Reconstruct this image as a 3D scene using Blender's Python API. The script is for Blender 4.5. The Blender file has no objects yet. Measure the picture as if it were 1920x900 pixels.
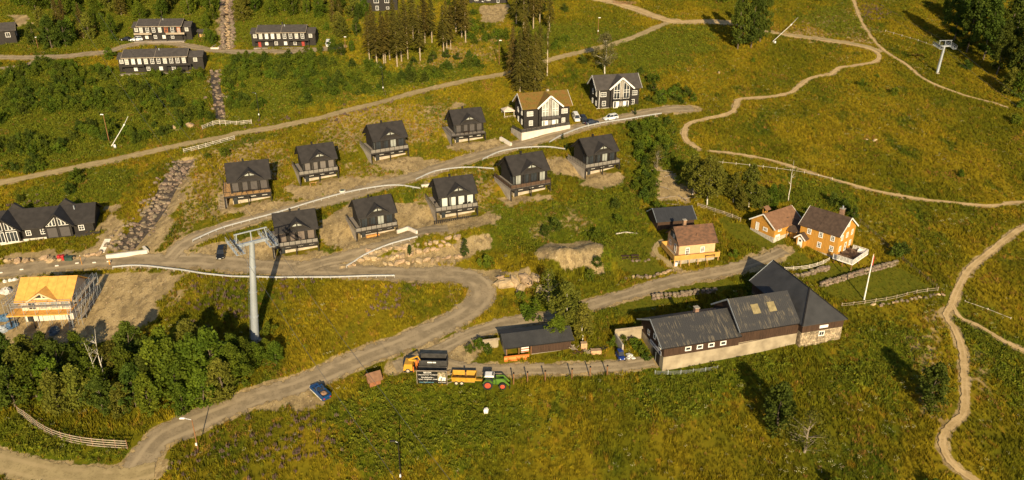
import bpy, math, random
import numpy as np
from mathutils import Vector, Matrix
random.seed(7); RNG = np.random.default_rng(7)
R = math.radians
S = bpy.context.scene
COL = S.collection
# ------------------------------------------------------------------ camera, sky, sun, exposure
CZ, PITCH, FOC = 78.9, R(25), 1493.0
cam = bpy.data.objects.new('camera', bpy.data.cameras.new('camera')); COL.objects.link(cam)
cam.data.sensor_width = 36; cam.data.lens = 36*FOC/1920; cam.data.clip_start = 1; cam.data.clip_end = 5000
cam.location = (0, 0, CZ); cam.rotation_euler = (math.pi/2-PITCH, 0, 0); S.camera = cam
SUN_EL, SUN_AZ = R(22.5), R(8)            # shadows run away from the camera and 8 degrees to the left
W_ = bpy.data.worlds.new('World'); S.world = W_; W_.use_nodes = True
nt = W_.node_tree; bg = nt.nodes['Background']; sky = nt.nodes.new('ShaderNodeTexSky')
sky.sky_type = 'NISHITA'; sky.sun_disc = False; sky.sun_elevation = SUN_EL; sky.sun_rotation = math.pi-SUN_AZ
nt.links.new(sky.outputs[0], bg.inputs[0]); bg.inputs[1].default_value = 0.075
sun = bpy.data.objects.new('sun', bpy.data.lights.new('sun', 'SUN')); COL.objects.link(sun)
sun.data.energy = 4.8; sun.data.angle = R(0.5); sun.data.color = (1.0, 0.815, 0.51)
sd = Vector((-math.sin(SUN_AZ)*math.cos(SUN_EL), math.cos(SUN_AZ)*math.cos(SUN_EL), -math.sin(SUN_EL)))
sun.rotation_euler = sd.to_track_quat('-Z', 'Y').to_euler(); sun.location = (60, -60, 150)
V_ = S.view_settings; V_.view_transform = 'Standard'; V_.look = 'None'; V_.exposure = 0.62; V_.gamma = 1; V_.use_curve_mapping = False
# ------------------------------------------------------------------ the lie of the land
Fv = np.array([0, math.cos(PITCH), -math.sin(PITCH)]); Uv = np.array([0, math.sin(PITCH), math.cos(PITCH)])
def ray(px, py): return Fv + np.array([1., 0, 0])*(px-960)/FOC + Uv*(450-py)/FOC
def smooth(a, b, x):
    t = np.clip((x-a)/(b-a), 0, 1); return t*t*(3-2*t)
def vnoise(x, y, s, seed=0):                     # smooth value noise, -1..1
    x = np.asarray(x, float)/s+seed*17.3; y = np.asarray(y, float)/s+seed*9.1
    i = np.floor(x).astype(np.int64); j = np.floor(y).astype(np.int64); u = x-i; v = y-j
    u = u*u*(3-2*u); v = v*v*(3-2*v)
    def h(a, b):
        n = (a*374761393 + b*668265263 + seed*144665) & 0x7fffffff
        n = ((n ^ (n >> 13))*1274126177) & 0x7fffffff
        return ((n ^ (n >> 16)) & 0xffff)/32767.5-1
    return (h(i, j)*(1-u)+h(i+1, j)*u)*(1-v)+(h(i, j+1)*(1-u)+h(i+1, j+1)*u)*v
FEAT = []
def H(x, y):
    x = np.asarray(x, float); y = np.asarray(y, float)
    z = .161*(y-169.1) + .35*vnoise(x, y, 26, 1) + .14*vnoise(x, y, 9, 2) + .10*vnoise(x, y, 5, 4)
    for f in FEAT: z = z + f(x, y)
    return z
def G(px, py):
    d = ray(px, py); t = (-.161*169.1-CZ)/(d[2]-.161*d[1])
    for _ in range(14):
        p = d*t; t += (CZ+p[2]-float(H(p[0], p[1])))/(.161*d[1]-d[2])
    p = d*t; return Vector((p[0], p[1], float(H(p[0], p[1]))))
def HP(px, py, z):
    d = ray(px, py); t = (z-CZ)/d[2]; return Vector((d[0]*t, d[1]*t, z))
def gz(x, y): return float(H(x, y))
def poly_sd(P, x, y):                            # signed distance to a polygon, negative inside
    P = np.array(P); n = len(P); d = np.full(x.shape, 1e9); ins = np.zeros(x.shape, bool)
    for i in range(n):
        ax, ay = P[i]; bx, by = P[(i+1) % n]; ex, ey = bx-ax, by-ay
        t = np.clip(((x-ax)*ex+(y-ay)*ey)/(ex*ex+ey*ey+1e-9), 0, 1)
        d = np.minimum(d, np.hypot(x-ax-t*ex, y-ay-t*ey))
        c = ((ay > y) != (by > y)) & (x < ex*(y-ay)/(ey if ey else 1e-9)+ax); ins ^= c
    return np.where(ins, -d, d)
def wpoly(P): return [tuple(G(*p)[:2]) for p in P]
# cabin spots: front-left and front-right deck post on the ground
CAB = dict(A=((423,392),(508,382)), B=((563,349),(635,338)), C=((697,309),(765,298)), D=((847,274),(908,267)), E=((513,487),(597,475)),
           F=((669,457),(744,443)), G=((818,419),(894,408)), H=((958,378),(1030,365)), I=((1097,336),(1159,325)))
CPOS = {}
for k, (a, b) in CAB.items():
    p = G(*a); q = HP(*b, p.z); CPOS[k] = (p, math.atan2(q.y-p.y, q.x-p.x), math.hypot(q.x-p.x, q.y-p.y))
def shelf(p, rot, w, d, lift):
    def f(x, y):
        c, s = math.cos(rot), math.sin(rot); u = (x-p[0])*c+(y-p[1])*s; v = -(x-p[0])*s+(y-p[1])*c
        return (lift*smooth(2.4, d, v)*(1-smooth(d, d+9, v))-.15*np.clip(v, -1, 2.6)*smooth(-3, 0, v)*(1-smooth(2.6, 7, v)))*smooth(-5, 0, u)*(1-smooth(w, w+5, u))
    return f
F2 = [shelf(tuple(p)[:2], r, w, 9, .75) for p, r, w in CPOS.values()]
def ridge_f(pts, width, h, pw=1.0):              # bump or gully along a polyline
    P = [tuple(G(*p)[:2]) for p in pts]
    def f(x, y):
        d = np.full(np.shape(x), 1e9)
        for (ax, ay), (bx, by) in zip(P, P[1:]):
            ex, ey = bx-ax, by-ay; t = np.clip(((x-ax)*ex+(y-ay)*ey)/(ex*ex+ey*ey), 0, 1)
            d = np.minimum(d, np.hypot(x-ax-t*ex, y-ay-t*ey))
        return h*(1-smooth(0, width, d))
    return f
F2.append(ridge_f([(240,462),(285,405),(320,350),(352,305)], 5.0, -1.6))
F2.append(ridge_f([(1040,492),(1090,490),(1115,485)], 8.5, 2.6))
F2.append(ridge_f([(950,525),(1000,512)], 5.0, 1.2))
_mm = ridge_f([(1030,495),(1090,488),(1122,484)], 10., 1.)
F2.append(lambda x, y: _mm(x, y)*(.75*vnoise(x, y, 4.2, 7)+.4*vnoise(x, y, 2.1, 8)))
F2.append(ridge_f([(690,468),(760,458),(850,448),(900,436)], 7.0, 1.0))
F2.append(ridge_f([(404,120),(408,170),(414,228)], 5, -1.8))
FEAT = F2
# ------------------------------------------------------------------ materials
MATS = {}
def nodes(name):
    m = bpy.data.materials.new(name); m.use_nodes = True; n = m.node_tree; return m, n, n.nodes['Principled BSDF']
def mat(name, c, rough=.7, metal=0., var=.25, scale=1.5, bump=0., spec=.3, stretch=None, c2=None, rand=0., alpha=None):
    if name in MATS: return MATS[name]
    m, n, b = nodes(name); L = n.links
    tc = n.nodes.new('ShaderNodeTexCoord'); no = n.nodes.new('ShaderNodeTexNoise'); no.inputs['Scale'].default_value = scale; no.inputs['Detail'].default_value = 5
    src = tc.outputs['Object']
    if stretch:
        mp = n.nodes.new('ShaderNodeMapping'); mp.inputs['Scale'].default_value = stretch; L.new(src, mp.inputs[0]); src = mp.outputs[0]
    L.new(src, no.inputs['Vector'])
    cr = n.nodes.new('ShaderNodeValToRGB'); e = cr.color_ramp.elements; e[0].position = .32; e[1].position = .68
    lo = [v*(1-var) for v in c]; hi = list(c2) if c2 else [min(1, v*(1+var)) for v in c]
    e[0].color = (*lo, 1); e[1].color = (*hi, 1); L.new(no.outputs['Fac'], cr.inputs[0]); out = cr.outputs[0]
    if rand:
        oi = n.nodes.new('ShaderNodeObjectInfo'); hs = n.nodes.new('ShaderNodeHueSaturation')
        mr = n.nodes.new('ShaderNodeMapRange'); mr.inputs[3].default_value = 1-rand; mr.inputs[4].default_value = 1+rand
        L.new(oi.outputs['Random'], mr.inputs[0]); L.new(mr.outputs[0], hs.inputs['Value'])
        ml = n.nodes.new('ShaderNodeMath'); ml.operation = 'MULTIPLY'; ml.inputs[1].default_value = 7.31; fr = n.nodes.new('ShaderNodeMath'); fr.operation = 'FRACT'
        mh = n.nodes.new('ShaderNodeMapRange'); mh.inputs[3].default_value = .5-rand*.09; mh.inputs[4].default_value = .5+rand*.05
        L.new(oi.outputs['Random'], ml.inputs[0]); L.new(ml.outputs[0], fr.inputs[0]); L.new(fr.outputs[0], mh.inputs[0]); L.new(mh.outputs[0], hs.inputs['Hue'])
        L.new(out, hs.inputs['Color']); out = hs.outputs[0]
    L.new(out, b.inputs['Base Color']); b.inputs['Roughness'].default_value = rough; b.inputs['Metallic'].default_value = metal
    b.inputs['Specular IOR Level'].default_value = spec
    if alpha is not None: b.inputs['Alpha'].default_value = alpha
    if bump:
        bp = n.nodes.new('ShaderNodeBump'); bp.inputs['Strength'].default_value = bump; bp.inputs['Distance'].default_value = .05
        L.new(no.outputs['Fac'], bp.inputs['Height']); L.new(bp.outputs[0], b.inputs['Normal'])
    MATS[name] = m; return m
DARK = mat('dark_stained_wood', (.022,.018,.015), .7, var=.35, scale=1, stretch=(1,1,9))
DARKTRIM = mat('black_trim', (.014,.012,.011), .6)
BITUMEN = mat('bitumen_roof', (.030,.026,.024), .75, var=.22, scale=.9, bump=.2, spec=.3)
BITUMEN_FAR = mat('grey_bitumen_roof', (.060,.052,.047), .8, var=.2, scale=.9, spec=.3)
CONC = mat('concrete', (.36,.31,.25), .9, var=.22, scale=.8, spec=.2)
CONCWHITE = mat('pale_concrete', (.62,.56,.48), .85, var=.12, scale=.7, spec=.2)
WHITE = mat('white_paint', (.78,.75,.70), .5, var=.05)
GLASS = mat('window_glass', (.035,.04,.045), .08, var=.5, scale=.35, spec=.8)
BLIND_G = mat('grey_roller_blind', (.15,.13,.115), .6, var=.08); BLIND_B = mat('taupe_roller_blind', (.155,.12,.095), .6, var=.08)
GLASSPALE = mat('curtained_glass', (.30,.31,.28), .15, var=.3, scale=.6, spec=.7)
BLIND_D = mat('dark_roller_blind', (.075,.066,.062), .6, var=.08)
BLIND_P = mat('pale_roller_blind', (.52,.54,.50), .6, var=.06)
PANEL = mat('smoked_glass_panel', (.21,.19,.165), .25, var=.1, spec=.6)
DECK = mat('weathered_decking', (.26,.22,.18), .8, var=.2, scale=2, stretch=(1,8,1))
PINE = mat('new_pine_boards', (.52,.30,.12), .75, var=.2, scale=2)
OSB = mat('osb_sheathing', (.62,.32,.07), .75, var=.16, scale=1.2)
BROWNB = mat('brown_barn_boards', (.055,.030,.018), .8, var=.3, scale=1, stretch=(6,6,.5))
OCHRE = mat('ochre_boards', (.47,.235,.042), .75, var=.14, scale=1, stretch=(5,5,.5))
SALMON = mat('apricot_boards', (.60,.37,.20), .75, var=.08, scale=1)
TILE = mat('brown_roof_tiles', (.115,.066,.042), .85, var=.28, scale=1.1, c2=(.17,.085,.048), stretch=(1,2,1), bump=.3)
TILE_D = mat('dark_brown_roof_tiles', (.072,.046,.032), .85, var=.25, scale=1.3, bump=.3)
TILE_O = mat('orange_brown_roof_tiles', (.19,.10,.055), .85, var=.2, scale=1.3, bump=.3)
STEEL = mat('galvanised_steel', (.39,.42,.45), .45, metal=.4, var=.15, scale=.6, stretch=(1,1,.25))
RAIL = mat('guardrail_zinc', (.44,.43,.41), .5, metal=.2, var=.1)
RUBBER = mat('tyre_rubber', (.02,.02,.02), .9)
WOODGREY = mat('grey_fence_wood', (.32,.26,.19), .85, var=.25, scale=1)
WOODPOST = mat('tarred_timber_post', (.22,.105,.045), .85, var=.3, scale=1)
ROCK = mat('grey_brown_rock', (.19,.145,.10), .9, var=.4, scale=.9, bump=.6, rand=.25)
ROCKTAN = mat('tan_quarry_rock', (.36,.26,.15), .9, var=.3, scale=.7, bump=.6, rand=.15)
BARK = mat('bark', (.13,.10,.07), .9, var=.4, scale=2)
BIRCH = mat('birch_bark', (.55,.50,.42), .8, var=.4, scale=3, stretch=(1,1,3))
DEADWOOD = mat('dead_wood', (.26,.21,.16), .9, var=.3)
SODM = mat('turf_roof', (.25,.12,.03), .95, var=.3, scale=.8, c2=(.13,.10,.018), bump=.8)
# ------------------------------------------------------------------ mesh builder
class M:
    def __init__(s): s.v = []; s.f = []
    def face(s, P): n = len(s.v); s.v += [tuple(p) for p in P]; s.f.append(tuple(range(n, n+len(P)))); return s
    def hexa(s, P):
        n = len(s.v); s.v += [tuple(p) for p in P]
        s.f += [tuple(n+i for i in q) for q in ((3,2,1,0),(4,5,6,7),(0,1,5,4),(1,2,6,5),(2,3,7,6),(3,0,4,7))]; return s
    def box(s, x0, x1, y0, y1, z0, z1): return s.hexa([(x0,y0,z0),(x1,y0,z0),(x1,y1,z0),(x0,y1,z0),(x0,y0,z1),(x1,y0,z1),(x1,y1,z1),(x0,y1,z1)])
    def prism(s, P, vec):
        n = len(s.v); k = len(P); vec = Vector(vec)
        s.v += [tuple(p) for p in P]+[tuple(Vector(p)+vec) for p in P]
        s.f.append(tuple(range(n+k-1, n-1, -1))); s.f.append(tuple(range(n+k, n+2*k)))
        for i in range(k): j = (i+1) % k; s.f.append((n+i, n+j, n+k+j, n+k+i))
        return s
    def beam(s, a, b, w, h=None):
        a, b = Vector(a), Vector(b); h = h or w; d = (b-a).normalized()
        u = d.cross(Vector((0,0,1)))
        u = u.normalized() if u.length > 1e-3 else Vector((1,0,0))
        v = u.cross(d).normalized(); u = u*w/2; v = v*h/2
        return s.hexa([a-u-v, a+u-v, a+u+v, a-u+v, b-u-v, b+u-v, b+u+v, b-u+v])
    def tube(s, a, b, r0, r1=None, n=8, caps=True):
        a, b = Vector(a), Vector(b); r1 = r0 if r1 is None else r1; d = (b-a).normalized()
        u = d.cross(Vector((0,0,1)) if abs(d.z) < .95 else Vector((1,0,0))).normalized(); v = d.cross(u); k = len(s.v)
        for c, r in ((a, r0), (b, r1)):
            for i in range(n):
                t = 2*math.pi*i/n; s.v.append(tuple(c+u*math.cos(t)*r+v*math.sin(t)*r))
        for i in range(n): j = (i+1) % n; s.f.append((k+i, k+j, k+n+j, k+n+i))
        if caps: s.f.append(tuple(range(k+n-1, k-1, -1))); s.f.append(tuple(range(k+n, k+2*n)))
        return s
    def mesh(s, name, m, smooth=False):
        me = bpy.data.meshes.new(name); me.from_pydata(s.v, [], s.f)
        if m: me.materials.append(m)
        if smooth: me.polygons.foreach_set('use_smooth', [True]*len(me.polygons))
        me.update(); return me
    def build(s, name, m, parent=None, smooth=False, **kw): return add(name, s.mesh(name, m, smooth), parent, **kw)
def add(name, data, parent=None, loc=None, rot=None, **kw):
    o = bpy.data.objects.new(name, data); COL.objects.link(o)
    if parent: o.parent = parent
    if loc is not None: o.location = loc
    if rot is not None: o.rotation_euler = rot
    for k, v in kw.items():
        if v is not None: o[k] = v
    return o
def thing(name, label, cat, loc, rz=0, group=None, rot=None):
    o = add(name, None, None, loc, rot or (0,0,rz), label=label, category=cat, group=group); o.empty_display_size = .1; return o
def copy_tree(o, parent=None):
    c = o.copy(); COL.objects.link(c)
    if parent: c.parent = parent
    for ch in CH.get(o.name) or list(o.children): copy_tree(ch, c)
    return c
CH = {}
FOOT = []                                        # footprints kept clear of grass: (x, y, rot, x0, x1, y0, y1)
WCACHE = {}
def window(par, face, u, z, w, h, nx=2, ny=1, W=0, D=0, frame=WHITE, pane=GLASS, name='window', y=0., fr=.11):
    """face f/r/l/b of a house with footprint 0..W, 0..D; u along the wall from its left end seen from outside"""
    key = (w, h, nx, ny, frame.name, pane.name, fr)
    if key not in WCACHE:
        m = M(); t = fr
        m.box(-w/2-.02, w/2+.02, -.09, -.005, -t*.6, t*.5).box(-w/2, w/2, -.08, -.005, h-t, h).box(-w/2, -w/2+t, -.08, -.005, t*.5, h-t).box(w/2-t, w/2, -.08, -.005, t*.5, h-t)
        for i in range(1, nx): x = -w/2+w*i/nx; m.box(x-.035, x+.035, -.07, -.005, t*.5, h-t)
        for j in range(1, ny): zz = h*j/ny; m.box(-w/2+t, w/2-t, -.066, -.006, zz-.03, zz+.03)
        g = M().box(-w/2+.03, w/2-.03, -.035, -.004, .03, h-.03)
        WCACHE[key] = (m.mesh(name, frame), g.mesh('pane', pane))
    a, b = WCACHE[key]
    loc, rz = {'f': ((u, y, z), 0), 'r': ((W-y, u, z), math.pi/2), 'l': ((y, D-u, z), -math.pi/2), 'b': ((W-u, D-y, z), math.pi)}[face]
    o = add(name, a, par, loc, (0,0,rz)); add('pane', b, o); return o
def slab_roof(W, D, he, hr, ovx, ovy, t, name, m, par):
    k = (hr-he)/(D/2); e = .025
    for sgn in (0, 1):
        P = [(-ovx, -ovy, he-ovy*k+e), (-ovx, D/2, hr+e), (-ovx, D/2, hr+t+e), (-ovx, -ovy, he-ovy*k+t+e)]
        if sgn: P = [(x, D-yy, z) for x, yy, z in P]; P[1] = (-ovx, D/2+.003, hr+e); P[2] = (-ovx, D/2+.003, hr+t+e)
        M().prism(P, (W+2*ovx, 0, 0)).build(name, m, par)
def verges(W, D, he, hr, ovx, ovy, t, m, par, sides=(0, 1)):
    k = (hr-he)/(D/2)
    for sx in sides:
        x = -ovx-.035 if sx == 0 else W+ovx+.035
        for s in (0, 1):
            y0 = -ovy-.01 if s == 0 else D+ovy+.01
            M().beam((x, y0, he-ovy*k+t/2), (x, D/2, hr+t/2), .06, t+.12).build('verge_board', m, par)
def house(name, label, pos, rot, W, D, he, hr, wall, roof, trim=None, ovx=.5, ovy=.5, t=.2, sink=1.5, base=0, basem=None, wins=(), wkw={}, group=None, cat='house', battens=None, chim=None):
    o = thing(name, label, cat, pos, rot, group)
    FOOT.append((pos[0], pos[1], rot, -.3, W+.3, -.3, D+.3))
    M().prism([(0,0,base-(sink if not base else 0)), (0,D,base-(sink if not base else 0)), (0,D,he), (0,D/2,hr), (0,0,he)], (W,0,0)).build('wall', wall, o)
    if base: M().box(-.04, W+.04, -.04, D+.04, -sink, base-.003).build('foundation', basem or CONC, o)
    slab_roof(W, D, he, hr, ovx, ovy, t, 'roof', roof, o)
    if trim: verges(W, D, he, hr, ovx, ovy, t, trim, o)
    if battens:
        m = M(); bz = base-(sink if not base else 0)
        for i in range(1, int(W/.32)): m.box(i*.32-.03, i*.32+.03, -.035, -.002, bz, he-.02)
        for i in range(1, int(D/.32)):
            yy = i*.32; zt = he+(hr-he)*(1-abs(yy-D/2)/(D/2))-.05
            m.box(W+.002, W+.035, yy-.03, yy+.03, bz, zt); m.box(-.035, -.002, yy-.03, yy+.03, bz, zt)
        m.build('wall_battens', battens, o, kind='stuff')
    for w in wins: window(o, *w, W=W, D=D, **wkw)
    for c in (chim or ()):
        cx, cy, z1, cw, cm = c; kk = hr-abs(cy-D/2)*(hr-he)/(D/2)
        q = M().box(cx-cw/2, cx+cw/2, cy-cw/2, cy+cw/2, kk-.3, z1).build('chimney', cm, o)
        M().box(cx-cw/2-.08, cx+cw/2+.08, cy-cw/2-.08, cy+cw/2+.08, z1+.002, z1+.13).build('chimney_cap', DARKTRIM, q)
    return o
def front_gable(o, xc, hw, za, he, hr, D, wall, roof, ov=.4, proj=0., t=.2, zb=None, verge=None):
    """a gable on the front slope; apex height za"""
    k = (hr-he)/(D/2); ye = min(D/2, (za-he)/k+.4); s = (za-he)/hw; zb = he-.3 if zb is None else zb
    M().prism([(xc-hw+.25,-proj-.02,zb), (xc+hw-.25,-proj-.02,zb), (xc+hw-.25,-proj-.02,he+.25*s), (xc,-proj-.02,za), (xc-hw+.25,-proj-.02,he+.25*s)], (0, ye+proj, 0)).build('gable_wall', wall, o)
    for sg in (-1, 1):
        e = hw+.35
        M().prism([(xc, -proj-ov, za+.03), (xc+sg*e, -proj-ov, za-s*e+.03), (xc+sg*e, -proj-ov, za-s*e+t+.03), (xc, -proj-ov, za+t+.03)], (0, ye+proj+ov, 0)).build('gable_roof', roof, o)
        if verge: M().beam((xc, -proj-ov-.04, za+t/2), (xc+sg*e, -proj-ov-.04, za-s*e+t/2), .06, t+.16).build('verge_board', verge, o)
    return s
# ------------------------------------------------------------------ roads, tracks and trails
def catmull(P, step=1.2):
    P = [np.array(p[:2]) for p in P]; Q = [2*P[0]-P[1]]+P+[2*P[-1]-P[-2]]; out = []
    for i in range(1, len(Q)-2):
        n = max(2, int(np.linalg.norm(Q[i+1]-Q[i])/step))
        for j in range(n):
            t = j/n; a, b, c, d = Q[i-1:i+3]
            out.append(.5*(2*b+(c-a)*t+(2*a-5*b+4*c-d)*t*t+(3*b-a-3*c+d)*t**3))
    out.append(Q[-2]); return np.array(out)
ROADS = [  # name, half width m, material key, pixel centreline
 ('gravel_road', 2.9, 'g', [(235,925),(262,870),(300,822),(345,800),(450,757),(560,722),(640,688),(720,655),(790,628),(850,600),(893,570),(905,545),(885,523),(845,515),(790,515),(740,513),(640,508),(540,503),(430,494),(330,489),(220,489),(100,498),(-40,515)]),
 ('dirt_road', 2.1, 'p', [(-60,848),(0,864),(70,882),(150,891),(230,893),(290,880)]),
 ('cabin_road', 2.5, 'g', [(315,485),(350,455),(420,428),(500,405),(600,380),(700,352),(780,330),(850,307),(900,292),(960,275),(1030,256),(1100,236),(1180,219),(1250,206),(1300,204)]),
 ('cabin_drive', 2.2, 'g', [(560,505),(620,488),(680,473),(740,453),(790,434),(840,428)]),
 ('grass_track', 1.5, 'p', [(-40,350),(0,343),(100,323),(250,292),(350,270),(450,250),(560,230),(700,195),(800,168),(880,150),(960,135),(1040,110),(1110,93),(1180,73),(1235,50),(1270,38)]),
 ('hill_road', 2.6, 's', [(1080,-15),(1120,-2),(1180,14),(1235,33),(1270,42),(1320,41),(1375,43)]),
 ('hill_track', 1.3, 'p', [(1370,42),(1440,60),(1500,68),(1560,76),(1620,86),(1645,95)]),
 ('footpath', .65, 's', [(1592,-20),(1600,0),(1615,40),(1640,78),(1665,100),(1700,122),(1740,152),(1800,176),(1850,190),(1890,202)]),
 ('bike_trail', .85, 's', [(1450,62),(1500,71),(1580,82),(1630,92),(1648,103),(1640,116),(1600,124),(1575,127),(1555,140),(1520,147),(1497,163),(1480,175),(1440,182),(1388,186),(1380,197),(1370,212),(1330,222),(1293,232),(1283,247),(1288,265),(1312,281)]),
 ('hay_trail', .58, 's', [(1330,283),(1400,292),(1460,305),(1500,318),(1560,336),(1640,358),(1720,373),(1800,382),(1870,386),(1895,380),(1960,378)]),
 ('worn_trail', .8, 's', [(1960,405),(1920,427),(1890,445),(1860,470),(1820,503),(1797,540),(1783,575),(1773,592),(1787,612),(1803,650),(1808,700),(1810,745),(1805,778),(1785,797),(1768,820),(1773,852),(1795,880),(1830,902),(1870,925)]),
 ('farm_road', 2.0, 'g', [(1470,470),(1430,487),(1380,503),(1330,514),(1270,526),(1200,546),(1120,569),(1050,590),(960,606),(890,625),(840,648),(790,672),(740,690)]),
 ('yard_track', 1.6, 'g', [(800,668),(860,690),(950,694),(1050,693),(1150,688),(1225,678)]),
 ('upper_road', 2.2, 'g', [(-40,107),(0,108),(80,108),(150,103),(200,98),(240,86),(300,80),(370,90),(430,97),(470,98),(540,97),(600,93),(640,88)]),
 ('side_track', 1.4, 'g', [(-40,132),(0,129),(40,124),(80,112)]),
 ('side_trail', .55, 's', [(1786,572),(1800,596),(1835,612),(1885,642),(1940,668)]),
 ('garden_path', .75, 'p', [(1270,506),(1252,492),(1232,478),(1228,465),(1240,452)]),
]
ROADW = []
for nm, hw, k, P in ROADS: ROADW.append((nm, hw, k, catmull([G(*p) for p in P])))
def road_sd(x, y):
    d = np.full(x.shape, 50.)
    for nm, hw, k, C in ROADW:
        lo = C.min(0)-hw-6; hi = C.max(0)+hw+6
        q = np.where((x > lo[0]) & (x < hi[0]) & (y > lo[1]) & (y < hi[1]))[0]
        if not len(q): continue
        for c0 in range(0, len(q), 20000):
            qq = q[c0:c0+20000]; xx = x[qq]; yy = y[qq]; best = np.full(xx.shape, 1e9)
            for ci in range(0, len(C), 40):
                cc = C[ci:ci+40]; best = np.minimum(best, np.hypot(xx[:, None]-cc[:, 0], yy[:, None]-cc[:, 1]).min(1))
            d[qq] = np.minimum(d[qq], best-hw)
    return d
# ------------------------------------------------------------------ what grows or lies bare where
REG = dict(
 dirt=[[(165,512),(325,508),(345,535),(300,560),(285,600),(240,625),(165,650),(-30,655),(-30,525)], [(370,470),(430,450),(505,440),(520,488),(620,480),(690,472),(650,508),(500,512),(350,508)],
  [(405,386),(520,377),(556,384),(530,398),(420,402)], [(540,350),(640,336),(740,326),(790,330),(720,347),(620,368),(560,368)], [(690,302),(770,294),(835,300),(825,314),(760,326),(700,314)],
  [(840,270),(935,262),(965,272),(900,286),(840,280)], [(625,440),(760,430),(795,440),(720,470),(640,474)], [(600,425),(655,378),(668,440),(615,462)], [(770,385),(820,380),(830,420),(910,400),(940,410),(860,432),(790,432),(740,440)],
  [(930,372),(1035,362),(1045,374),(960,390)], [(590,500),(650,468),(610,425),(660,385),(775,380),(800,402),(900,405),(935,425),(800,440),(735,470),(690,500)], [(1050,305),(1100,320),(1165,322),(1172,332),(1140,352),(1090,348)], [(500,482),(610,468),(630,492),(520,505)], [(975,300),(1075,290),(1095,330),(1040,330),(1000,300)],
  [(680,482),(840,458),(905,436),(922,450),(855,494),(740,505),(640,508)], [(1000,485),(1030,458),(1120,450),(1135,490),(1125,515),(1060,512)], [(930,525),(985,498),(1010,510),(1000,545),(945,545)],
  [(195,388),(222,384),(228,430),(205,470),(185,470),(190,430)], [(235,462),(330,310),(365,305),(352,360),(300,455),(282,474),(230,476)], [(0,480),(190,462),(200,480),(0,500)], [(905,548),(960,520),(935,505),(860,505)],
  [(1228,312),(1270,322),(1298,352),(1295,380),(1235,375)], [(1180,212),(1305,192),(1315,206),(1200,222)], [(755,668),(820,650),(880,640),(900,655),(850,695),(750,700)], [(1380,492),(1430,468),(1470,478),(1450,500),(1390,520)],
  [(440,0),(412,0),(408,95),(440,95)], [(900,10),(955,8),(950,45),(900,40)], [(10,30),(50,28),(62,45),(30,52)], [(480,735),(590,725),(600,755),(520,770),(450,765)], [(850,190),(838,200),(850,205),(870,198)]],
 semi=[[(560,372),(700,352),(830,315),(800,290),(690,300),(540,345)], [(330,300),(480,260),(560,265),(540,330),(400,420),(310,470)], [(640,200),(860,190),(840,260),(650,290),(560,270)], [(770,345),(930,310),(930,400),(830,420),(770,385)], [(700,118),(800,104),(900,58),(960,52),(930,112),(800,138)], [(900,300),(1060,285),(1060,300),(930,320)], [(1000,410),(1090,380),(1110,420),(1010,450)],
   [(240,490),(330,510),(390,545),(330,580),(280,560)], [(820,520),(860,515),(870,545),(840,560)], [(1600,0),(1665,90),(1500,80),(1430,60)], [(1690,620),(1760,570),(1790,620),(1770,800),(1700,790)], [(1815,650),(1870,650),(1860,760),(1820,770)]],
 lush=[[(-40,115),(200,125),(400,150),(410,235),(250,280),(-40,330)], [(400,100),(640,108),(720,130),(900,120),(910,135),(700,180),(440,232)], [(900,385),(1050,385),(1200,340),(1222,420),(1150,520),(1000,470),(920,445)],
   [(700,730),(880,722),(1010,770),(960,850),(700,900),(600,800)], [(1190,230),(1265,225),(1300,300),(1225,400),(1180,350)], [(1180,690),(1420,640),(1460,690),(1350,770),(1190,760)], [(1480,330),(1580,345),(1600,390),(1500,400)],
   [(1560,660),(1700,600),(1740,640),(1700,770),(1560,720)], [(1800,620),(1930,640),(1930,760),(1850,700)], [(990,560),(1120,540),(1130,590),(1000,610)], [(0,800),(90,800),(250,850),(200,870),(60,850)], [(0,0),(640,0),(660,80),(0,90)], [(960,40),(1230,60),(1100,90),(960,110)], [(1500,30),(1590,0),(1620,60),(1560,70)], [(1130,60),(1330,50),(1340,90),(1180,170)],
   [(30,370),(220,310),(250,330),(210,380),(20,400)]],
 lawn=[[(1145,440),(1230,450),(1225,470),(1262,512),(1190,525),(1150,500)], [(1325,385),(1500,468),(1560,498),(1680,500),(1755,545),(1620,572),(1545,545),(1470,470),(1400,455)], [(1120,570),(1330,520),(1410,530),(1300,560),(1160,590)]],
 flower=[[(340,525),(475,535),(475,600),(380,610)], [(690,535),(810,525),(770,580),(700,590)], [(310,870),(480,800),(660,795),(560,890),(380,905)], [(600,222),(780,165),(800,172),(620,232)], [(500,535),(560,530),(560,570),(500,575)], [(470,240),(560,215),(570,225),(480,250)], [(1620,12),(1660,12),(1660,38),(1620,38)], [(20,395),(90,370),(80,400)]],
)
REGW = {k: [wpoly(P) for P in v] for k, v in REG.items()}
def region(k, x, y, soft=2.0):
    out = np.zeros(x.shape)
    for P in REGW[k]:
        P_ = np.array(P); lo = P_.min(0)-14; hi = P_.max(0)+14
        q = np.where((x > lo[0]) & (x < hi[0]) & (y > lo[1]) & (y < hi[1]))[0]
        if len(q):
            xx, yy = x[q], y[q]; d = poly_sd(P, xx, yy)+(1.6*vnoise(xx, yy, 3.5, 5)+.9*vnoise(xx, yy, 1.6, 6))*(1 if soft < 3 else 2)
            out[q] = np.maximum(out[q], 1-smooth(-soft, soft, d))
    return out
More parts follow.
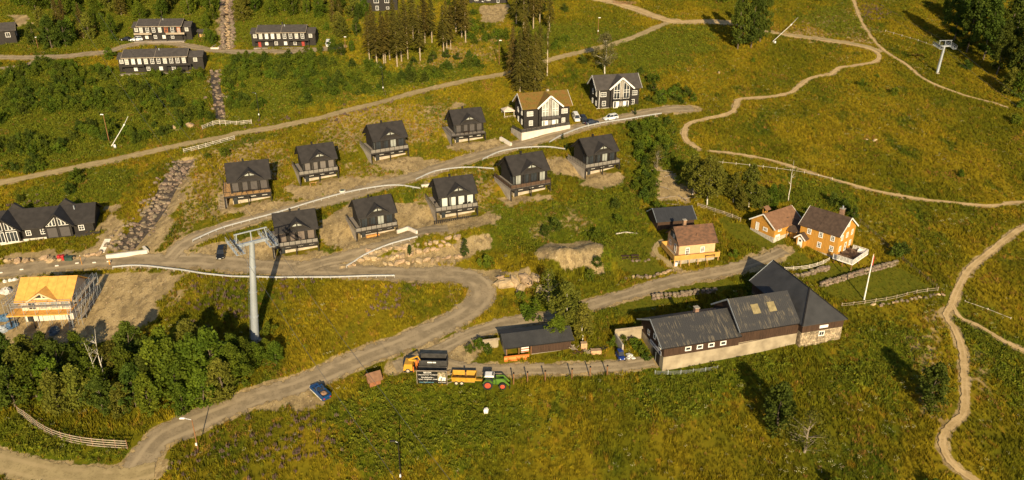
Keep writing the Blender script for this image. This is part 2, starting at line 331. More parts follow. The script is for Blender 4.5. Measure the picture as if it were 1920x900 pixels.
# ------------------------------------------------------------------ ground sheet
gx = np.concatenate([np.arange(-900,-300,25.), np.arange(-300,300.1,1.05), np.arange(325,925,25.)])
gy = np.concatenate([np.arange(-200,60,20.), np.arange(60,420,1.0), np.arange(420,1500,30.)])
X, Y = np.meshgrid(gx, gy); X = X.ravel(); Y = Y.ravel(); Z = H(X, Y)
nx, ny = len(gx), len(gy)
gm = bpy.data.meshes.new('ground'); gm.vertices.add(nx*ny); gm.vertices.foreach_set('co', np.stack([X, Y, Z], 1).ravel().astype(np.float32))
ii, jj = np.meshgrid(np.arange(nx-1), np.arange(ny-1)); a = (jj*nx+ii).ravel(); Q = np.stack([a, a+1, a+nx+1, a+nx], 1).ravel().astype(np.int32)
nq = len(Q)//4; gm.loops.add(nq*4); gm.loops.foreach_set('vertex_index', Q); gm.polygons.add(nq)
gm.polygons.foreach_set('loop_start', np.arange(0, nq*4, 4, dtype=np.int32)); gm.polygons.foreach_set('loop_total', np.full(nq, 4, np.int32)); gm.polygons.foreach_set('use_smooth', np.ones(nq, bool))
gm.update(calc_edges=True)
RSD = road_sd(X, Y)
SOFT = dict(lush=6., semi=4., flower=3.)
AT = {k: region(k, X, Y, SOFT.get(k, 2.)) for k in REG}
AT['dirt'] = np.maximum(AT['dirt'], 1-smooth(-.3, .9, RSD+.5*vnoise(X, Y, 2.5, 8)))
for k, v in AT.items():
    at = gm.attributes.new(k, 'FLOAT', 'POINT'); at.data.foreach_set('value', v.astype(np.float32))
GRASS_A, GRASS_B, GRASS_C = (.108,.103,.004), (.192,.145,.006), (.060,.078,.004)
def meadow_colour(n, dark=1.0, rnd=False):
    """patchy meadow colour laid out in world space, shared by the soil and the tufts on it"""
    L = n.links; ge = n.nodes.new('ShaderNodeNewGeometry')
    def noise(s, d=4, off=0):
        mp = n.nodes.new('ShaderNodeMapping'); mp.inputs['Location'].default_value = (off, off*.7, 0); mp.inputs['Scale'].default_value = (1, .55, .2)
        t = n.nodes.new('ShaderNodeTexNoise'); t.inputs['Scale'].default_value = s; t.inputs['Detail'].default_value = d; t.inputs['Roughness'].default_value = .6
        L.new(ge.outputs['Position'], mp.inputs[0]); L.new(mp.outputs[0], t.inputs['Vector']); return t.outputs['Fac']
    def ramp(f, p0, p1):
        r = n.nodes.new('ShaderNodeMapRange'); r.interpolation_type = 'SMOOTHSTEP'; r.inputs[1].default_value = p0; r.inputs[2].default_value = p1; L.new(f, r.inputs[0]); return r.outputs[0]
    def mix(f, a, b):
        m = n.nodes.new('ShaderNodeMix'); m.data_type = 'RGBA'; L.new(f, m.inputs[0])
        for i, c in ((6, a), (7, b)):
            if isinstance(c, tuple): m.inputs[i].default_value = (*[v*dark for v in c], 1)
            else: L.new(c, m.inputs[i])
        return m.outputs[2]
    c = mix(ramp(noise(.045, 6), .41, .59), GRASS_A, GRASS_B)
    c = mix(ramp(noise(.11, 6, 31), .52, .68), c, GRASS_C)
    c = mix(ramp(noise(.5, 5, 11), .56, .72), c, (.26,.155,.012))
    return c, noise, ramp, mix, ge
m, n, b = nodes('ground_soil'); L = n.links
c, noise, ramp, mix, ge = meadow_colour(n)
def att(k):
    a = n.nodes.new('ShaderNodeAttribute'); a.attribute_name = k; return a.outputs['Fac']
def soft(f, nz, lo=.35, hi=.65, am=.55):
    ad = n.nodes.new('ShaderNodeMath'); ad.operation = 'MULTIPLY_ADD'; ad.inputs[1].default_value = am; ad.inputs[2].default_value = -am/2
    L.new(nz, ad.inputs[0]); s_ = n.nodes.new('ShaderNodeMath'); L.new(f, s_.inputs[0]); L.new(ad.outputs[0], s_.inputs[1]); return ramp(s_.outputs[0], lo, hi)
n1 = noise(1.1, 6, 3); n2 = noise(.35, 6, 8)
c = mix(soft(att('lush'), n2), c, mix(ramp(n1, .4, .6), (.060,.078,.003), (.118,.130,.004)))
c = mix(soft(att('lawn'), n2), c, mix(ramp(n1, .35, .65), (.085,.092,.005), (.12,.11,.007)))
c = mix(soft(att('semi'), n1, .62, 1.0, 1.0), c, mix(ramp(n2, .4, .6), (.24,.165,.07), (.36,.26,.12)))
n3 = noise(4.5, 5, 13)
dc = mix(ramp(n2, .35, .65), (.29,.21,.10), (.42,.305,.15)); dc = mix(ramp(noise(.9, 6, 51), .46, .64), dc, (.21,.15,.075)); dc = mix(ramp(noise(2.2, 6, 71), .60, .70), dc, (.50,.40,.24)); dc = mix(ramp(n3, .52, .70), dc, (.15,.11,.06)); dc = mix(ramp(n1, .62, .78), dc, (.14,.13,.05))
c = mix(soft(att('dirt'), n1, .38, .66, 1.1), c, dc)
L.new(c, b.inputs['Base Color']); b.inputs['Roughness'].default_value = .95; b.inputs['Specular IOR Level'].default_value = .1
bp = n.nodes.new('ShaderNodeBump'); bp.inputs['Strength'].default_value = .8; bp.inputs['Distance'].default_value = .25; L.new(n1, bp.inputs['Height']); L.new(bp.outputs[0], b.inputs['Normal'])
gm.materials.append(m); add('ground', gm, kind='structure')
# road sheets
def road_mat(name, c1, c2, trk):
    m, n, b = nodes(name); L = n.links
    uv = n.nodes.new('ShaderNodeAttribute'); uv.attribute_name = 'across'; ge = n.nodes.new('ShaderNodeNewGeometry')
    def noise(s, d=5):
        t = n.nodes.new('ShaderNodeTexNoise'); t.inputs['Scale'].default_value = s; t.inputs['Detail'].default_value = d; L.new(ge.outputs['Position'], t.inputs['Vector']); return t.outputs['Fac']
    def math_(op, a, b_=None, c_=None):
        q = n.nodes.new('ShaderNodeMath'); q.operation = op
        for i, v in enumerate((a, b_, c_)):
            if v is None: continue
            if isinstance(v, (int, float)): q.inputs[i].default_value = v
            else: L.new(v, q.inputs[i])
        return q.outputs[0]
    def mixc(f, a, b_):
        q = n.nodes.new('ShaderNodeMix'); q.data_type = 'RGBA'; L.new(f, q.inputs[0])
        for i, v in ((6, a), (7, b_)):
            if isinstance(v, tuple): q.inputs[i].default_value = (*v, 1)
            else: L.new(v, q.inputs[i])
        return q.outputs[2]
    def rng(f, a, b_):
        r = n.nodes.new('ShaderNodeMapRange'); r.interpolation_type = 'SMOOTHSTEP'; r.inputs[1].default_value = a; r.inputs[2].default_value = b_; L.new(f, r.inputs[0]); return r.outputs[0]
    col = mixc(rng(noise(.5), .35, .65), c1, c2)
    col = mixc(math_('MULTIPLY', rng(noise(3.), .5, .7), .5), col, tuple(v*.65 for v in c1))
    t = math_('ABSOLUTE', math_('SUBTRACT', math_('ABSOLUTE', math_('ADD', uv.outputs['Fac'], math_('MULTIPLY', noise(.25, 2), .25))), .48))
    trkf = math_('SUBTRACT', 1.0, rng(t, .05, .26))
    col = mixc(math_('MULTIPLY', trkf, math_('MULTIPLY', rng(noise(.3, 3), .3, .6), .75)), col, trk)
    L.new(col, b.inputs['Base Color']); b.inputs['Roughness'].default_value = .95; b.inputs['Specular IOR Level'].default_value = .15
    e = math_('SUBTRACT', math_('ADD', 1.0, math_('MULTIPLY', math_('SUBTRACT', noise(.9, 6), .5), 1.35)), math_('ABSOLUTE', uv.outputs['Fac']))
    L.new(rng(e, .0, .16), b.inputs['Alpha'])
    return m
RM = dict(g=road_mat('grey_gravel', (.21,.162,.10), (.285,.22,.137), (.36,.28,.175)), s=road_mat('sandy_dirt', (.36,.25,.115), (.46,.325,.16), (.50,.36,.19)), p=road_mat('pale_track_gravel', (.27,.205,.10), (.34,.26,.13), (.38,.285,.15)))
for ri, (nm, hw, k, C) in enumerate(ROADW):
    T = np.gradient(C, axis=0); T /= np.linalg.norm(T, axis=1)[:, None]; N = np.stack([-T[:, 1], T[:, 0]], 1)
    us = np.linspace(-1.2, 1.2, 9); wv = hw*.95*(1+.13*vnoise(np.arange(len(C))*1.2, np.full(len(C), ri*31.), 7, 3)+.08*vnoise(np.arange(len(C))*1.2, np.full(len(C), ri*13.), 2.4, 4))
    P = C[:, None, :]+N[:, None, :]*(us[None, :]*wv[:, None])[:, :, None]; px, py = P[..., 0].ravel(), P[..., 1].ravel()
    pz = H(px, py)+.07+.006*ri; nn = len(us); f = []
    for i in range(len(C)-1):
        for j in range(nn-1): q = i*nn+j; f.append((q, q+nn, q+nn+1, q+1))
    me = bpy.data.meshes.new(nm); me.from_pydata(np.stack([px, py, pz], 1).tolist(), [], f); me.materials.append(RM[k])
    at = me.attributes.new('across', 'FLOAT', 'POINT'); at.data.foreach_set('value', np.tile(us, len(C)).astype(np.float32)); me.polygons.foreach_set('use_smooth', [True]*len(f))
    add(nm, me, kind='structure')
# ================================================================== BUILDINGS
def rails(o, pts, z, h=1.0, step=1.25, post=DARKTRIM, panel=PANEL, top=DARKTRIM, pw=.07):
    """balustrade: each post, each infill panel and each handrail run is a part"""
    for (ax, ay), (bx, by) in zip(pts, pts[1:]):
        a, b = Vector((ax, ay, z)), Vector((bx, by, z)); L = (b-a).length; n = max(1, round(L/step)); up = Vector((0,0,h))
        M().beam(a+up, b+up, .09, .06).build('handrail', top, o)
        for i in range(n+1):
            p = a.lerp(b, i/n)
            if i == n and (bx, by) != pts[-1]: continue
            M().box(p.x-pw/2, p.x+pw/2, p.y-pw/2, p.y+pw/2, z, z+h-.035).build('baluster', post, o)
            if panel and i < n:
                q = a.lerp(b, (i+1)/n); d = (b-a).normalized()*.06
                M().beam(p+d+Vector((0,0,h*.48)), q-d+Vector((0,0,h*.48)), .02, h*.78).build('rail_panel', panel, o)
def cabin(key, label, blind=None, rail_panel=PANEL, deckm=DECK, railm=DARKTRIM, chair=True, group='dark cabins along the gravel cabin road'):
    p, rot, wd = CPOS[key]; k = wd/10.3*1.04
    o = thing('cabin', label, 'cabin', p, rot, group); FOOT.append((p.x, p.y, rot, -.3, 10.6, -.6, 9.6))
    he, hr, bx0, bx1, by0, by1 = 6.05, 8.8, 1.75, 10.05, 2.0, 9.0
    M().box(bx0, bx1, by0+.25, by1, .95, 2.62).build('basement_wall', DARK, o)
    M().box(bx0-.05, bx1+.05, by0+.2, by1+.05, -1.2, .947).build('foundation', mat('beige_concrete', (.44,.37,.28), .9, var=.2, scale=.8), o)
    M().box(.15, .45, .9, by1+.4, -1.2, 2.6).build('retaining_wall', CONC, o)
    M().box(0, 10.3, 0, by0-.003, 2.64, 2.92).box(0, bx0-.003, by0, by1+.5, 2.64, 2.92).build('deck', deckm, o)
    M().box(-.03, 10.33, -.05, -.003, 2.55, 2.95).build('deck_fascia', DARK, o)
    for x in (.12, 5.2, 10.18): M().box(x-.11, x+.11, .03, .25, -.6, 2.637).build('deck_post', DARK, o)
    for s in (1, -1): M().beam((10.18, .3, 1.25-1.1*s), (10.18, 1.9, 1.25+1.1*s), .08).build('deck_brace', DARK, o)
    # upper storey with gable ends left and right
    U = M(); U.prism([(bx0,by0,2.65), (bx0,by1,2.65), (bx0,by1,he), (bx0,(by0+by1)/2,hr), (bx0,by0,he)], (bx1-bx0,0,0)); U.build('wall', DARK, o)
    r = add('roof_base', None, o, (bx0, by0, 0)); r.empty_display_size = .1
    bpy.data.objects.remove(r)
    W, D = bx1-bx0, by1-by0; e = .025; kk = (hr-he)/(D/2); ov, ovx, t = .75, .65, .2
    for sg in (0, 1):
        P = [(-ovx, -ov, he-ov*kk+e), (-ovx, D/2, hr+e), (-ovx, D/2, hr+t+e), (-ovx, -ov, he-ov*kk+t+e)]
        if sg: P = [(x, D-y, z) for x, y, z in P]; P[1] = (-ovx, D/2+.003, hr+e); P[2] = (-ovx, D/2+.003, hr+t+e)
        M().prism([(x+bx0, y+by0, z) for x, y, z in P], (W+2*ovx, 0, 0)).build('roof', BITUMEN, o)
    for sx in (-ovx-.04, W+ovx+.04):
        for s in (0, 1):
            y0 = -ov if s == 0 else D+ov
            M().beam((sx+bx0, y0+by0, he-ov*kk+t/2), (sx+bx0, D/2+by0, hr+t/2), .06, t+.14).build('verge_board', DARKTRIM, o)
    xc, hw, za = bx0+W*.52, 2.45, he+1.75; s_ = (za-he)/hw; ye = (za-he)/kk+.3
    M().prism([(xc-hw+.3,by0-.3,he-.4), (xc+hw-.3,by0-.3,he-.4), (xc+hw-.3,by0-.3,he+.3*s_), (xc,by0-.3,za), (xc-hw+.3,by0-.3,he+.3*s_)], (0, ye+.3, 0)).build('gable_wall', DARK, o)
    for sg in (-1, 1):
        ee = hw+.45
        M().prism([(xc, by0-ov-.12, za+.05), (xc+sg*ee, by0-ov-.12, za-s_*ee+.05), (xc+sg*ee, by0-ov-.12, za-s_*ee+t+.05), (xc, by0-ov-.12, za+t+.05)], (0, ye+ov+.1, 0)).build('gable_roof', BITUMEN, o)
        M().prism([(xc+sg*.15, by0-.335, he+1.25), (xc+sg*.15, by0-.335, he+.7), (xc+sg*1.05, by0-.335, he+.7), (xc+sg*1.05, by0-.335, he+.85)], (0, .03, 0)).build('gable_pane', GLASSPALE, o)
    for x in (bx0+.12, xc-1.95, xc+1.95, bx1-.12): M().box(x-.1, x+.1, by0-.55, by0-.35, 2.923, he-.25).build('veranda_post', DARK, o)
    xs = [bx0+.95, bx0+2.95, bx0+5.05, bx0+7.2]
    for i, x in enumerate(xs):
        pm = blind or (GLASSPALE if (i*7+ord(key)) % 3 == 0 else GLASS)
        window(o, 'f', x, 2.98, 1.6, 2.65, 1 if blind else 2, 1, frame=DARKTRIM, pane=pm, y=by0, fr=.1)
    for x in (bx0+1.8, bx0+4.6, bx0+7.1): window(o, 'f', x, 1.55, 1.1, .55, 2, 1, frame=WHITE, pane=GLASSPALE, y=by0+.25, fr=.07)
    window(o, 'f', bx0+.6, .05, .95, 2.05, 1, 1, frame=DARKTRIM, pane=GLASS, y=by0+.18, fr=.1, name='door')
    for u in (2.0, 3.6): window(o, 'l', 9-u, 2.98, 1.1, 2.3, 2, 1, frame=DARKTRIM, pane=GLASSPALE if u < 3 else GLASS, D=9, y=bx0, fr=.09)
    rails(o, [(.1, by1+.4), (.1, .1), (10.2, .1), (10.2, by0-.1)], 2.92, 1.0, 1.3, railm, rail_panel, railm)
    q = M().box(xc-1.2, xc-.75, by0+D/2-.25, by0+D/2+.2, hr-.2, hr+.85).build('chimney', DARKTRIM, o)
    if k and abs(k-1) > .02: o.scale = (k, k, k)
    return o
cabin('A', 'dark cabin with an orange-brown deck at the left end of the upper cabin row', BLIND_D, None, PINE)
cabin('B', 'dark cabin of the upper row with a pale trestle standing on its gravel yard', BLIND_G)
cabin('C', 'dark cabin of the upper row with open veranda windows, third from the left', None)
cabin('D', 'dark cabin at the right end of the upper row, nearest the turf-roofed house', BLIND_D, None)
cabin('E', 'dark cabin beside the tall lift tower whose shadow falls on its roof', BLIND_B)
cabin('F', 'dark cabin above a short guardrail with orange boards stacked under its deck', None)
cabin('G', 'dark cabin with pale blinds in its big front windows and a low black fence', BLIND_P)
cabin('H', 'dark cabin of the lower row with a brown wooden deck railing', None, mat('brown_rail_boards', (.085,.05,.03), .8), DECK, DARK)
cabin('I', 'dark cabin at the right end of the lower row, below the parked cars', None)
# low fence below the pale-blind cabin, stacked boards, sawhorse, deck furniture
def at_cabin(k, x, y, z):
    p, r, w = CPOS[k]; s = w/10.3; c, n = math.cos(r), math.sin(r); return Vector((p.x+(x*c-y*n)*s, p.y+(x*n+y*c)*s, p.z+z*s)), r
q, r = at_cabin('G', -.6, -.35, -.1)
o = thing('low_fence', 'low black slatted fence below the deck of the pale-blind cabin', 'fence', q, r)
for i in range(24): M().box(i*.47, i*.47+.3, 0, .04, 0, 1.0).build('slat', DARKTRIM, o)
M().box(-.1, 11.2, .045, .1, .8, .9).build('rail', DARKTRIM, o)
q, r = at_cabin('F', 3.0, 1.2, 0)
o = thing('board_stack', 'orange stack of boards under the deck of a cabin above the short guardrail', 'boards', q, r)
for i in range(6): M().box(random.uniform(-.1,.1), 3.1+random.uniform(-.2,.2), 0, .6, .15*i+.02, .15*i+.15).build('board', mat('orange_boards', (.62,.27,.07), .7, var=.15), o)
q, r = at_cabin('B', 2.4, -1.2, 0); q.z = gz(q.x, q.y)
o = thing('sawhorse', 'light wooden trestle standing on the gravel in front of the grey-blind cabin', 'trestle', q, r)
for x in (0, 1.5):
    for s in (-1, 1): M().beam((x, .35*s, 0), (x, .05*s, .8), .07).build('leg', PINE, o)
M().beam((-.2, 0, .84), (1.9, 0, .84), .1).build('top_bar', PINE, o)
def chair(loc, r, label, group=None, m=DARKTRIM):
    o = thing('deck_chair', label, 'chair', loc, r, group)
    M().box(0, .55, 0, .55, .4, .46).build('seat', m, o); M().box(0, .55, .5, .56, .461, .95).build('backrest', m, o)
    for x in (.03, .47):
        for y in (.03, .47): M().box(x, x+.05, y, y+.05, 0, .398).build('leg', m, o)
for i, x in enumerate((7.3, 8.1, 8.9, 9.4)):
    q, r = at_cabin('G', x, .9, 2.93); chair(q, r+.3*i, ['leftmost', 'second', 'third', 'rightmost'][i]+' dark chair on the deck of the pale-blind cabin', 'chairs on the deck of the pale-blind cabin')
for k_, x_, l_ in (('C', 5.5, 'brown table on the deck of the third upper cabin'), ('D', 4.2, 'brown table on the deck of the cabin nearest the turf-roofed house'), ('F', 3.4, 'brown table on the deck above the stacked orange boards'), ('H', 6.4, 'brown table on the brown-railed cabin deck'), ('I', 5.2, 'brown table on the deck of the last lower cabin'), ('A', 5.0, 'brown table on the orange-brown deck of the leftmost upper cabin')):
    q, r = at_cabin(k_, x_, .7, 2.93); o = thing('deck_table', l_, 'table', q, r); M().box(0, 1.7, 0, .85, .68, .74).build('table_top', BROWNB, o)
    for x in (.05, 1.57):
        for y in (.05, .72): M().box(x, x+.08, y, y+.08, 0, .677).build('leg', BROWNB, o)
q, r = at_cabin('G', 1.0, 4.2, 2.93); o = thing('grill', 'round black kettle grill on the left deck of the pale-blind cabin', 'grill', q, r)
M().tube((0,0,.7), (0,0,.95), .2, .32, 10).tube((0,0,.951), (0,0,1.15), .32, .12, 10).build('bowl', DARKTRIM, o)
for t in range(3): M().beam((.3*math.cos(t*2.1), .3*math.sin(t*2.1), 0), (.1*math.cos(t*2.1), .1*math.sin(t*2.1), .72), .04).build('leg', DARKTRIM, o)
q, r = at_cabin('A', -1.0, 5.5, 1.2)
o = thing('wooden_stair', 'pale wooden outdoor stair up to the orange deck of the leftmost upper cabin', 'stair', at_cabin('A', -1.3, .6, 0)[0], CPOS['A'][1])
for i in range(10): M().box(0, 1.2, .32*i, .32*i+.28, .27*i, .27*i+.07).build('tread', WOODGREY, o)
for x in (-.08, 1.22): M().beam((x, 0, 0), (x, 3.1, 2.6), .06, .25).build('stringer', WOODGREY, o)

# ---- lodge with two glazed gables at the left edge
p = Vector((-118.9, 167.4, gz(-110, 168.5)+.2)); rot = R(15.5)
W, D, he, hr = 20.2, 9.0, 3.3, 6.1
o = house('lodge', 'long dark timber lodge with two glazed white-framed gables at the left edge', p, rot, W, D, he, hr, DARK, BITUMEN, DARKTRIM, .6, .6, .2, base=.45, basem=CONCWHITE,
          wins=[('f', 6.3, 1.3, 1.1, 1.2, 2, 2), ('f', 9.4, 1.3, 1.1, 1.2, 2, 2), ('f', 17.6, 1.3, 1.2, 1.25, 2, 2)], cat='lodge')
for xc, blind in ((1.9, False), (13.0, True)):
    front_gable(o, xc, 3.1, 6.25, he, hr, D, DARK, BITUMEN, .5, 1.2, .2, .46, DARKTRIM)
    M().prism([(xc-3.1, D+.1, he), (xc+3.1, D+.1, he), (xc, D+.1, 6.1)], (0, 1.0, 0)).build('rear_gable', BITUMEN, o)
    for s in (-1, 1):
        for i in range(3):
            xa = xc+s*(.25+.75*i); xb = xc+s*(.25+.75*i+.68); k = (6.25-he)/3.1
            za, zb = 6.25-abs(xa-xc)*k-.45, 6.25-abs(xb-xc)*k-.45
            f = M().prism([(xa, -1.28, 3.45), (xb, -1.28, 3.45), (xb, -1.28, max(zb, 3.6)), (xa, -1.28, za)], (0, .05, 0)).build('gable_window', WHITE, o)
            d = .09*s; M().prism([(xa+d, -1.3, 3.55), (xb-d, -1.3, 3.55), (xb-d, -1.3, max(zb-.1, 3.58)), (xa+d, -1.3, za-.12)], (0, .018, 0)).build('pane', GLASS, f)
        window(o, 'f', xc+s*1.35, .6, 2.3, 2.5, 1 if blind else 3, 1, frame=DARKTRIM if blind else WHITE, pane=BLIND_D if blind else GLASS, y=-1.22)
M().tube((16.2, 3.2, 5.0), (16.2, 3.2, 6.4), .14, n=8).build('flue_pipe', STEEL, o)
M().box(16.2, 21.6, -1.3, -1.22, -.1, 1.0).box(21.52, 21.6, -1.2, 1.5, -.1, 1.0).build('deck_screen', DARK, o)
M().box(16.2, 21.6, -1.2, -.05, -.3, .12).build('deck', DECK, o); M().box(16.2, 21.7, -1.32, -1.23, -.5, -.12).build('deck_edge', CONCWHITE, o)
M().box(20.4, 23.2, .5, 8.6, -.6, .1).build('side_terrace', CONC, o)
M().tube((5.0, -.12, .5), (5.0, -.12, 3.1), .07, n=6).build('downpipe', DARKTRIM, o)
a = G(190, 474); b = G(203, 448); o = thing('garden_stair', 'flight of pale steps up the bank beside the long lodge', 'steps', a, math.atan2(b.y-a.y, b.x-a.x)-math.pi/2)
L_ = (b.xy-a.xy).length
for i in range(12): M().box(-.7, .7, L_*i/12, L_*i/12+.3, (b.z-a.z)*i/12-.1, (b.z-a.z)*i/12+.22).build('step', CONCWHITE, o)

# ---- turf-roofed house and the plain dark house
def big_house(name, label, px, pr, z, roof, W, D, rot, curtain):
    o = house(name, label, px, rot, W, D, 6.2, 9.3, DARK, roof, WHITE, .7, .55, .28, sink=1.2, wins=[], cat='house')
    xc, hw, za = W*.55, 3.7, 9.35
    front_gable(o, xc, hw, za, 6.2, 9.3, D, DARK, roof, .45, .9, .28, -1.0, WHITE)
    k = (za-6.2)/hw; g = GLASSPALE if curtain else GLASS
    M().box(xc-.42, xc+.42, -1.0, -.93, 0, za-.6).build('centre_panel', mat('grey_board_panel', (.27,.24,.20), .8), o)
    for s in (-1, 1):
        xa, xb = xc+s*.55, xc+s*2.55; za_, zb_ = za-.55*k-.5, za-2.55*k-.5
        f = M().prism([(xa, -1.02, 3.0), (xb, -1.02, 3.0), (xb, -1.02, zb_), (xa, -1.02, za_)], (0, .09, 0)).build('gable_window', WHITE, o)
        for (u0, u1, v0, v1) in ((.06,.47,3.1,4.9), (.53,.94,3.1,4.9), (.06,.47,5.02,5.6), (.53,.94,5.02,5.6)):
            X0, X1 = xa+(xb-xa)*u0, xa+(xb-xa)*u1; M().box(min(X0,X1), max(X0,X1), -1.04, -1.021, v0, v1).build('pane', g, f)
        for u0, u1 in ((.06,.47), (.53,.94)):
            X0, X1 = xa+(xb-xa)*u0, xa+(xb-xa)*u1; t0, t1 = za_+(zb_-za_)*u0-.12, za_+(zb_-za_)*u1-.12
            M().prism([(X0,-1.04,5.72), (X1,-1.04,5.72), (X1,-1.04,t1), (X0,-1.04,t0)], (0,.018,0)).build('pane', g, f)
        d = M().box(min(xc+s*.6, xc+s*2.5), max(xc+s*.6, xc+s*2.5), -1.0, -.93, .05, 2.35).build('door', WHITE, o)
        M().box(min(xc+s*1.7, xc+s*2.3), max(xc+s*1.7, xc+s*2.3), -1.02, -1.003, .3, 2.1).build('pane', g, d)
    M().box(xc-3.0, xc+3.0, -2.0, -.95, 2.6, 2.75).build('balcony', DARK, o)
    rails(o, [(xc-2.95, -1.95), (xc+2.95, -1.95)], 2.75, 1.0, 1.45, DARKTRIM, None if not curtain else BLIND_D, DARKTRIM)
    M().beam((xc-2.95,-1.95,3.2), (xc+2.95,-1.95,3.2), .04).build('mid_rail', DARKTRIM, o)
    for u, w in ((1.9, 1.9), (W-1.6, 1.9)): window(o, 'f', u, 3.7, w, 1.35, 4, 2, W, D, pane=g)
    for u, w in ((2.2, 1.2), (W-1.9, 1.1)): window(o, 'f', u, .8, w, 1.5, 2, 2, W, D, pane=g)
    for u in (3.2, 6.6): window(o, 'l', u, 3.7, 1.0, 1.6, 2, 2, W, D, pane=GLASS); window(o, 'l', u, .8, 1.0, 1.6, 2, 2, W, D, pane=GLASS)
    window(o, 'l', D/2, 6.6, .9, 1.0, 1, 1, W, D)
    return o
p = HP(982, 243, gz(4, 226)); p.z = gz(p.x+3, p.y)+.1
SOD = big_house('turf_roof_house', 'dark house with a grass-grown turf roof above a white retaining wall', p, None, 0, SODM, 14.3, 8.5, R(17), True)
M().box(8.5, 9.2, 4.2, 4.9, 8.8, 10.0).build('chimney', CONC, SOD)
k = (9.3-6.2)/4.25; m = M()
for i in range(900):
    x = random.uniform(-.6, 14.9); y = random.uniform(-.5, 9); z = 9.3-abs(y-4.25)*k+.28; h = random.uniform(.12,.4); a = random.uniform(0,3.14); dx, dy = math.cos(a)*.14, math.sin(a)*.14
    m.face([(x-dx,y-dy,z-.03), (x+dx,y+dy,z-.03), (x+random.uniform(-.15,.15), y+random.uniform(-.15,.15), z+h)])
m.build('roof_grass', SODM, SOD, kind='stuff')
# terrace on a retaining wall in front of it
a, b = G(979, 264), G(1069, 241); rz = math.atan2(b.y-a.y, b.x-a.x); L_ = (b.xy-a.xy).length
o = thing('retaining_wall', 'long white concrete retaining wall under the turf-roofed house', 'wall', a, rz)
M().prism([(0,0,-.6), (L_,0,b.z-a.z-.6), (L_,0,2.35), (0,0,2.35)], (0,.35,0)).build('front_wall', CONCWHITE, o); M().box(-.35, -.003, 0, 6, -.6, 2.35).build('side_wall', CONC, o)
M().box(0, L_, .353, 3.2, 2.0, 2.3).build('terrace', mat('terrace_tiles', (.33,.24,.18), .85), o); FOOT.append((a.x, a.y, rz, -.5, L_, -.2, 6))
rails(o, [(-.2, 5.5), (-.2, .15), (L_-.1, .15)], 2.352, 1.0, 1.6, DARKTRIM, mat('smoked_rail_panel', (.06,.055,.05), .3), DARKTRIM)
p = HP(1119, 205, gz(26, 240)); p.z = gz(p.x+4, p.y)+.05
DKH = big_house('dark_house', 'large dark house with a plain grey roof and white-trimmed central gable', p, None, 0, BITUMEN_FAR, 13.6, 7.6, R(13), False)
M().box(-.1, 13.7, -.12, -.003, -.9, .12).build('plinth', CONCWHITE, DKH)
M().tube((.6,-.1,.1),(.6,-.1,6.0),.08,n=6).build('downpipe', WHITE, DKH)

# ---- apricot house, shed behind it
p = Vector((37.3, 160.1, gz(37.3, 160.1)+1.75)); W, D = 8.6, 6.6; rot = R(12)
o = house('apricot_house', 'apricot wooden house with a brown tiled roof and boarded deck on posts', p, rot, W, D, 3.2, 5.9, SALMON, TILE, DARKTRIM, .45, .45, .16, sink=2.6,
          wins=[('l', 1.6, .8, .9, 1.3, 1, 2), ('l', 4.6, .3, .9, 2.0, 1, 2), ('l', 3.3, 3.35, .8, .8, 3, 1)], battens=None)
m = M()
for i in range(1, 28): m.box(i*.3-.02, i*.3+.02, -.03, -.002, .05, 3.0)
for i in range(1, 22):
    yy = i*.3; m.box(-.03, -.002, yy-.02, yy+.02, .05, 3.2+(5.9-3.2)*(1-abs(yy-3.3)/3.3)-.05)
m.build('wall_battens', SALMON, o, kind='stuff')
for u, z, w, h, nm in ((2.0, .15, .95, 2.0, 'door'), (5.6, .75, .95, 1.3, 'window')):
    window(o, 'f', u, z, w, h, 2, 3, W, D, name=nm, fr=.16)
for u in (2.0, 5.6): window(o, 'f', u, 2.72, 1.0, .32, 1, 1, W, D, pane=GLASSPALE, fr=.08)
q = M().box(2.6, 3.3, 4.6, 5.3, 4.3, 6.7).build('chimney', mat('chimney_brick', (.25,.15,.09), .9), o); M().box(2.5, 3.4, 4.5, 5.4, 6.703, 6.8).build('chimney_cap', CONC, q)
M().tube((4.6, 1.2, 3.9), (4.6, 1.2, 4.9), .1, n=7).build('vent_pipe', TILE_O, o)
M().box(-.02, -.06, 1.4, 5.2, 3.15, 4.6).build('slate_cladding', mat('dark_slate', (.06,.058,.06), .7), o)
DKM = mat('yellow_deck_boards', (.55,.31,.075), .75, var=.12, scale=1)
M().box(-1.5, W+.7, -1.25, -.06, -.28, -.02).box(-1.5, -.06, -.057, 6.4, -.28, -.02).build('deck', WOODGREY, o)
def board_rail(x0, y0, x1, y1):
    a, b = Vector((x0,y0,0)), Vector((x1,y1,0)); n = int((b-a).length/.24); m = M(); 
    for i in range(n):
        u = a.lerp(b, (i+.08)/n); v = a.lerp(b, (i+.92)/n); zz = .38+.004*(i % 2); m.beam(u+Vector((0,0,zz)), v+Vector((0,0,zz)), .035, 1.15)
    m.build('railing_boards', DKM, o, kind='stuff'); M().beam(a+Vector((0,0,1.0)), b+Vector((0,0,1.0)), .14, .06).build('handrail', DKM, o)
board_rail(-1.5, -1.28, W+.7, -1.28); board_rail(-1.54, 6.4, -1.54, -1.28); board_rail(W+.73, -1.28, W+.73, -.1); board_rail(-1.5, 6.45, -.1, 6.45)
for x in (-1.35, .2, 2.2, 4.3, 6.5, W+.5): M().box(x-.08, x+.08, -1.15, -.99, -3.2, -.285).build('deck_post', PINE, o)
for y in (1, 3.6, 6.2): M().box(-1.4, -1.24, y-.08, y+.08, -2.8, -.285).build('deck_post', PINE, o)
M().box(-.1, W+.1, -.1, D+.1, -3.0, -.32).build('foundation', CONC, o)
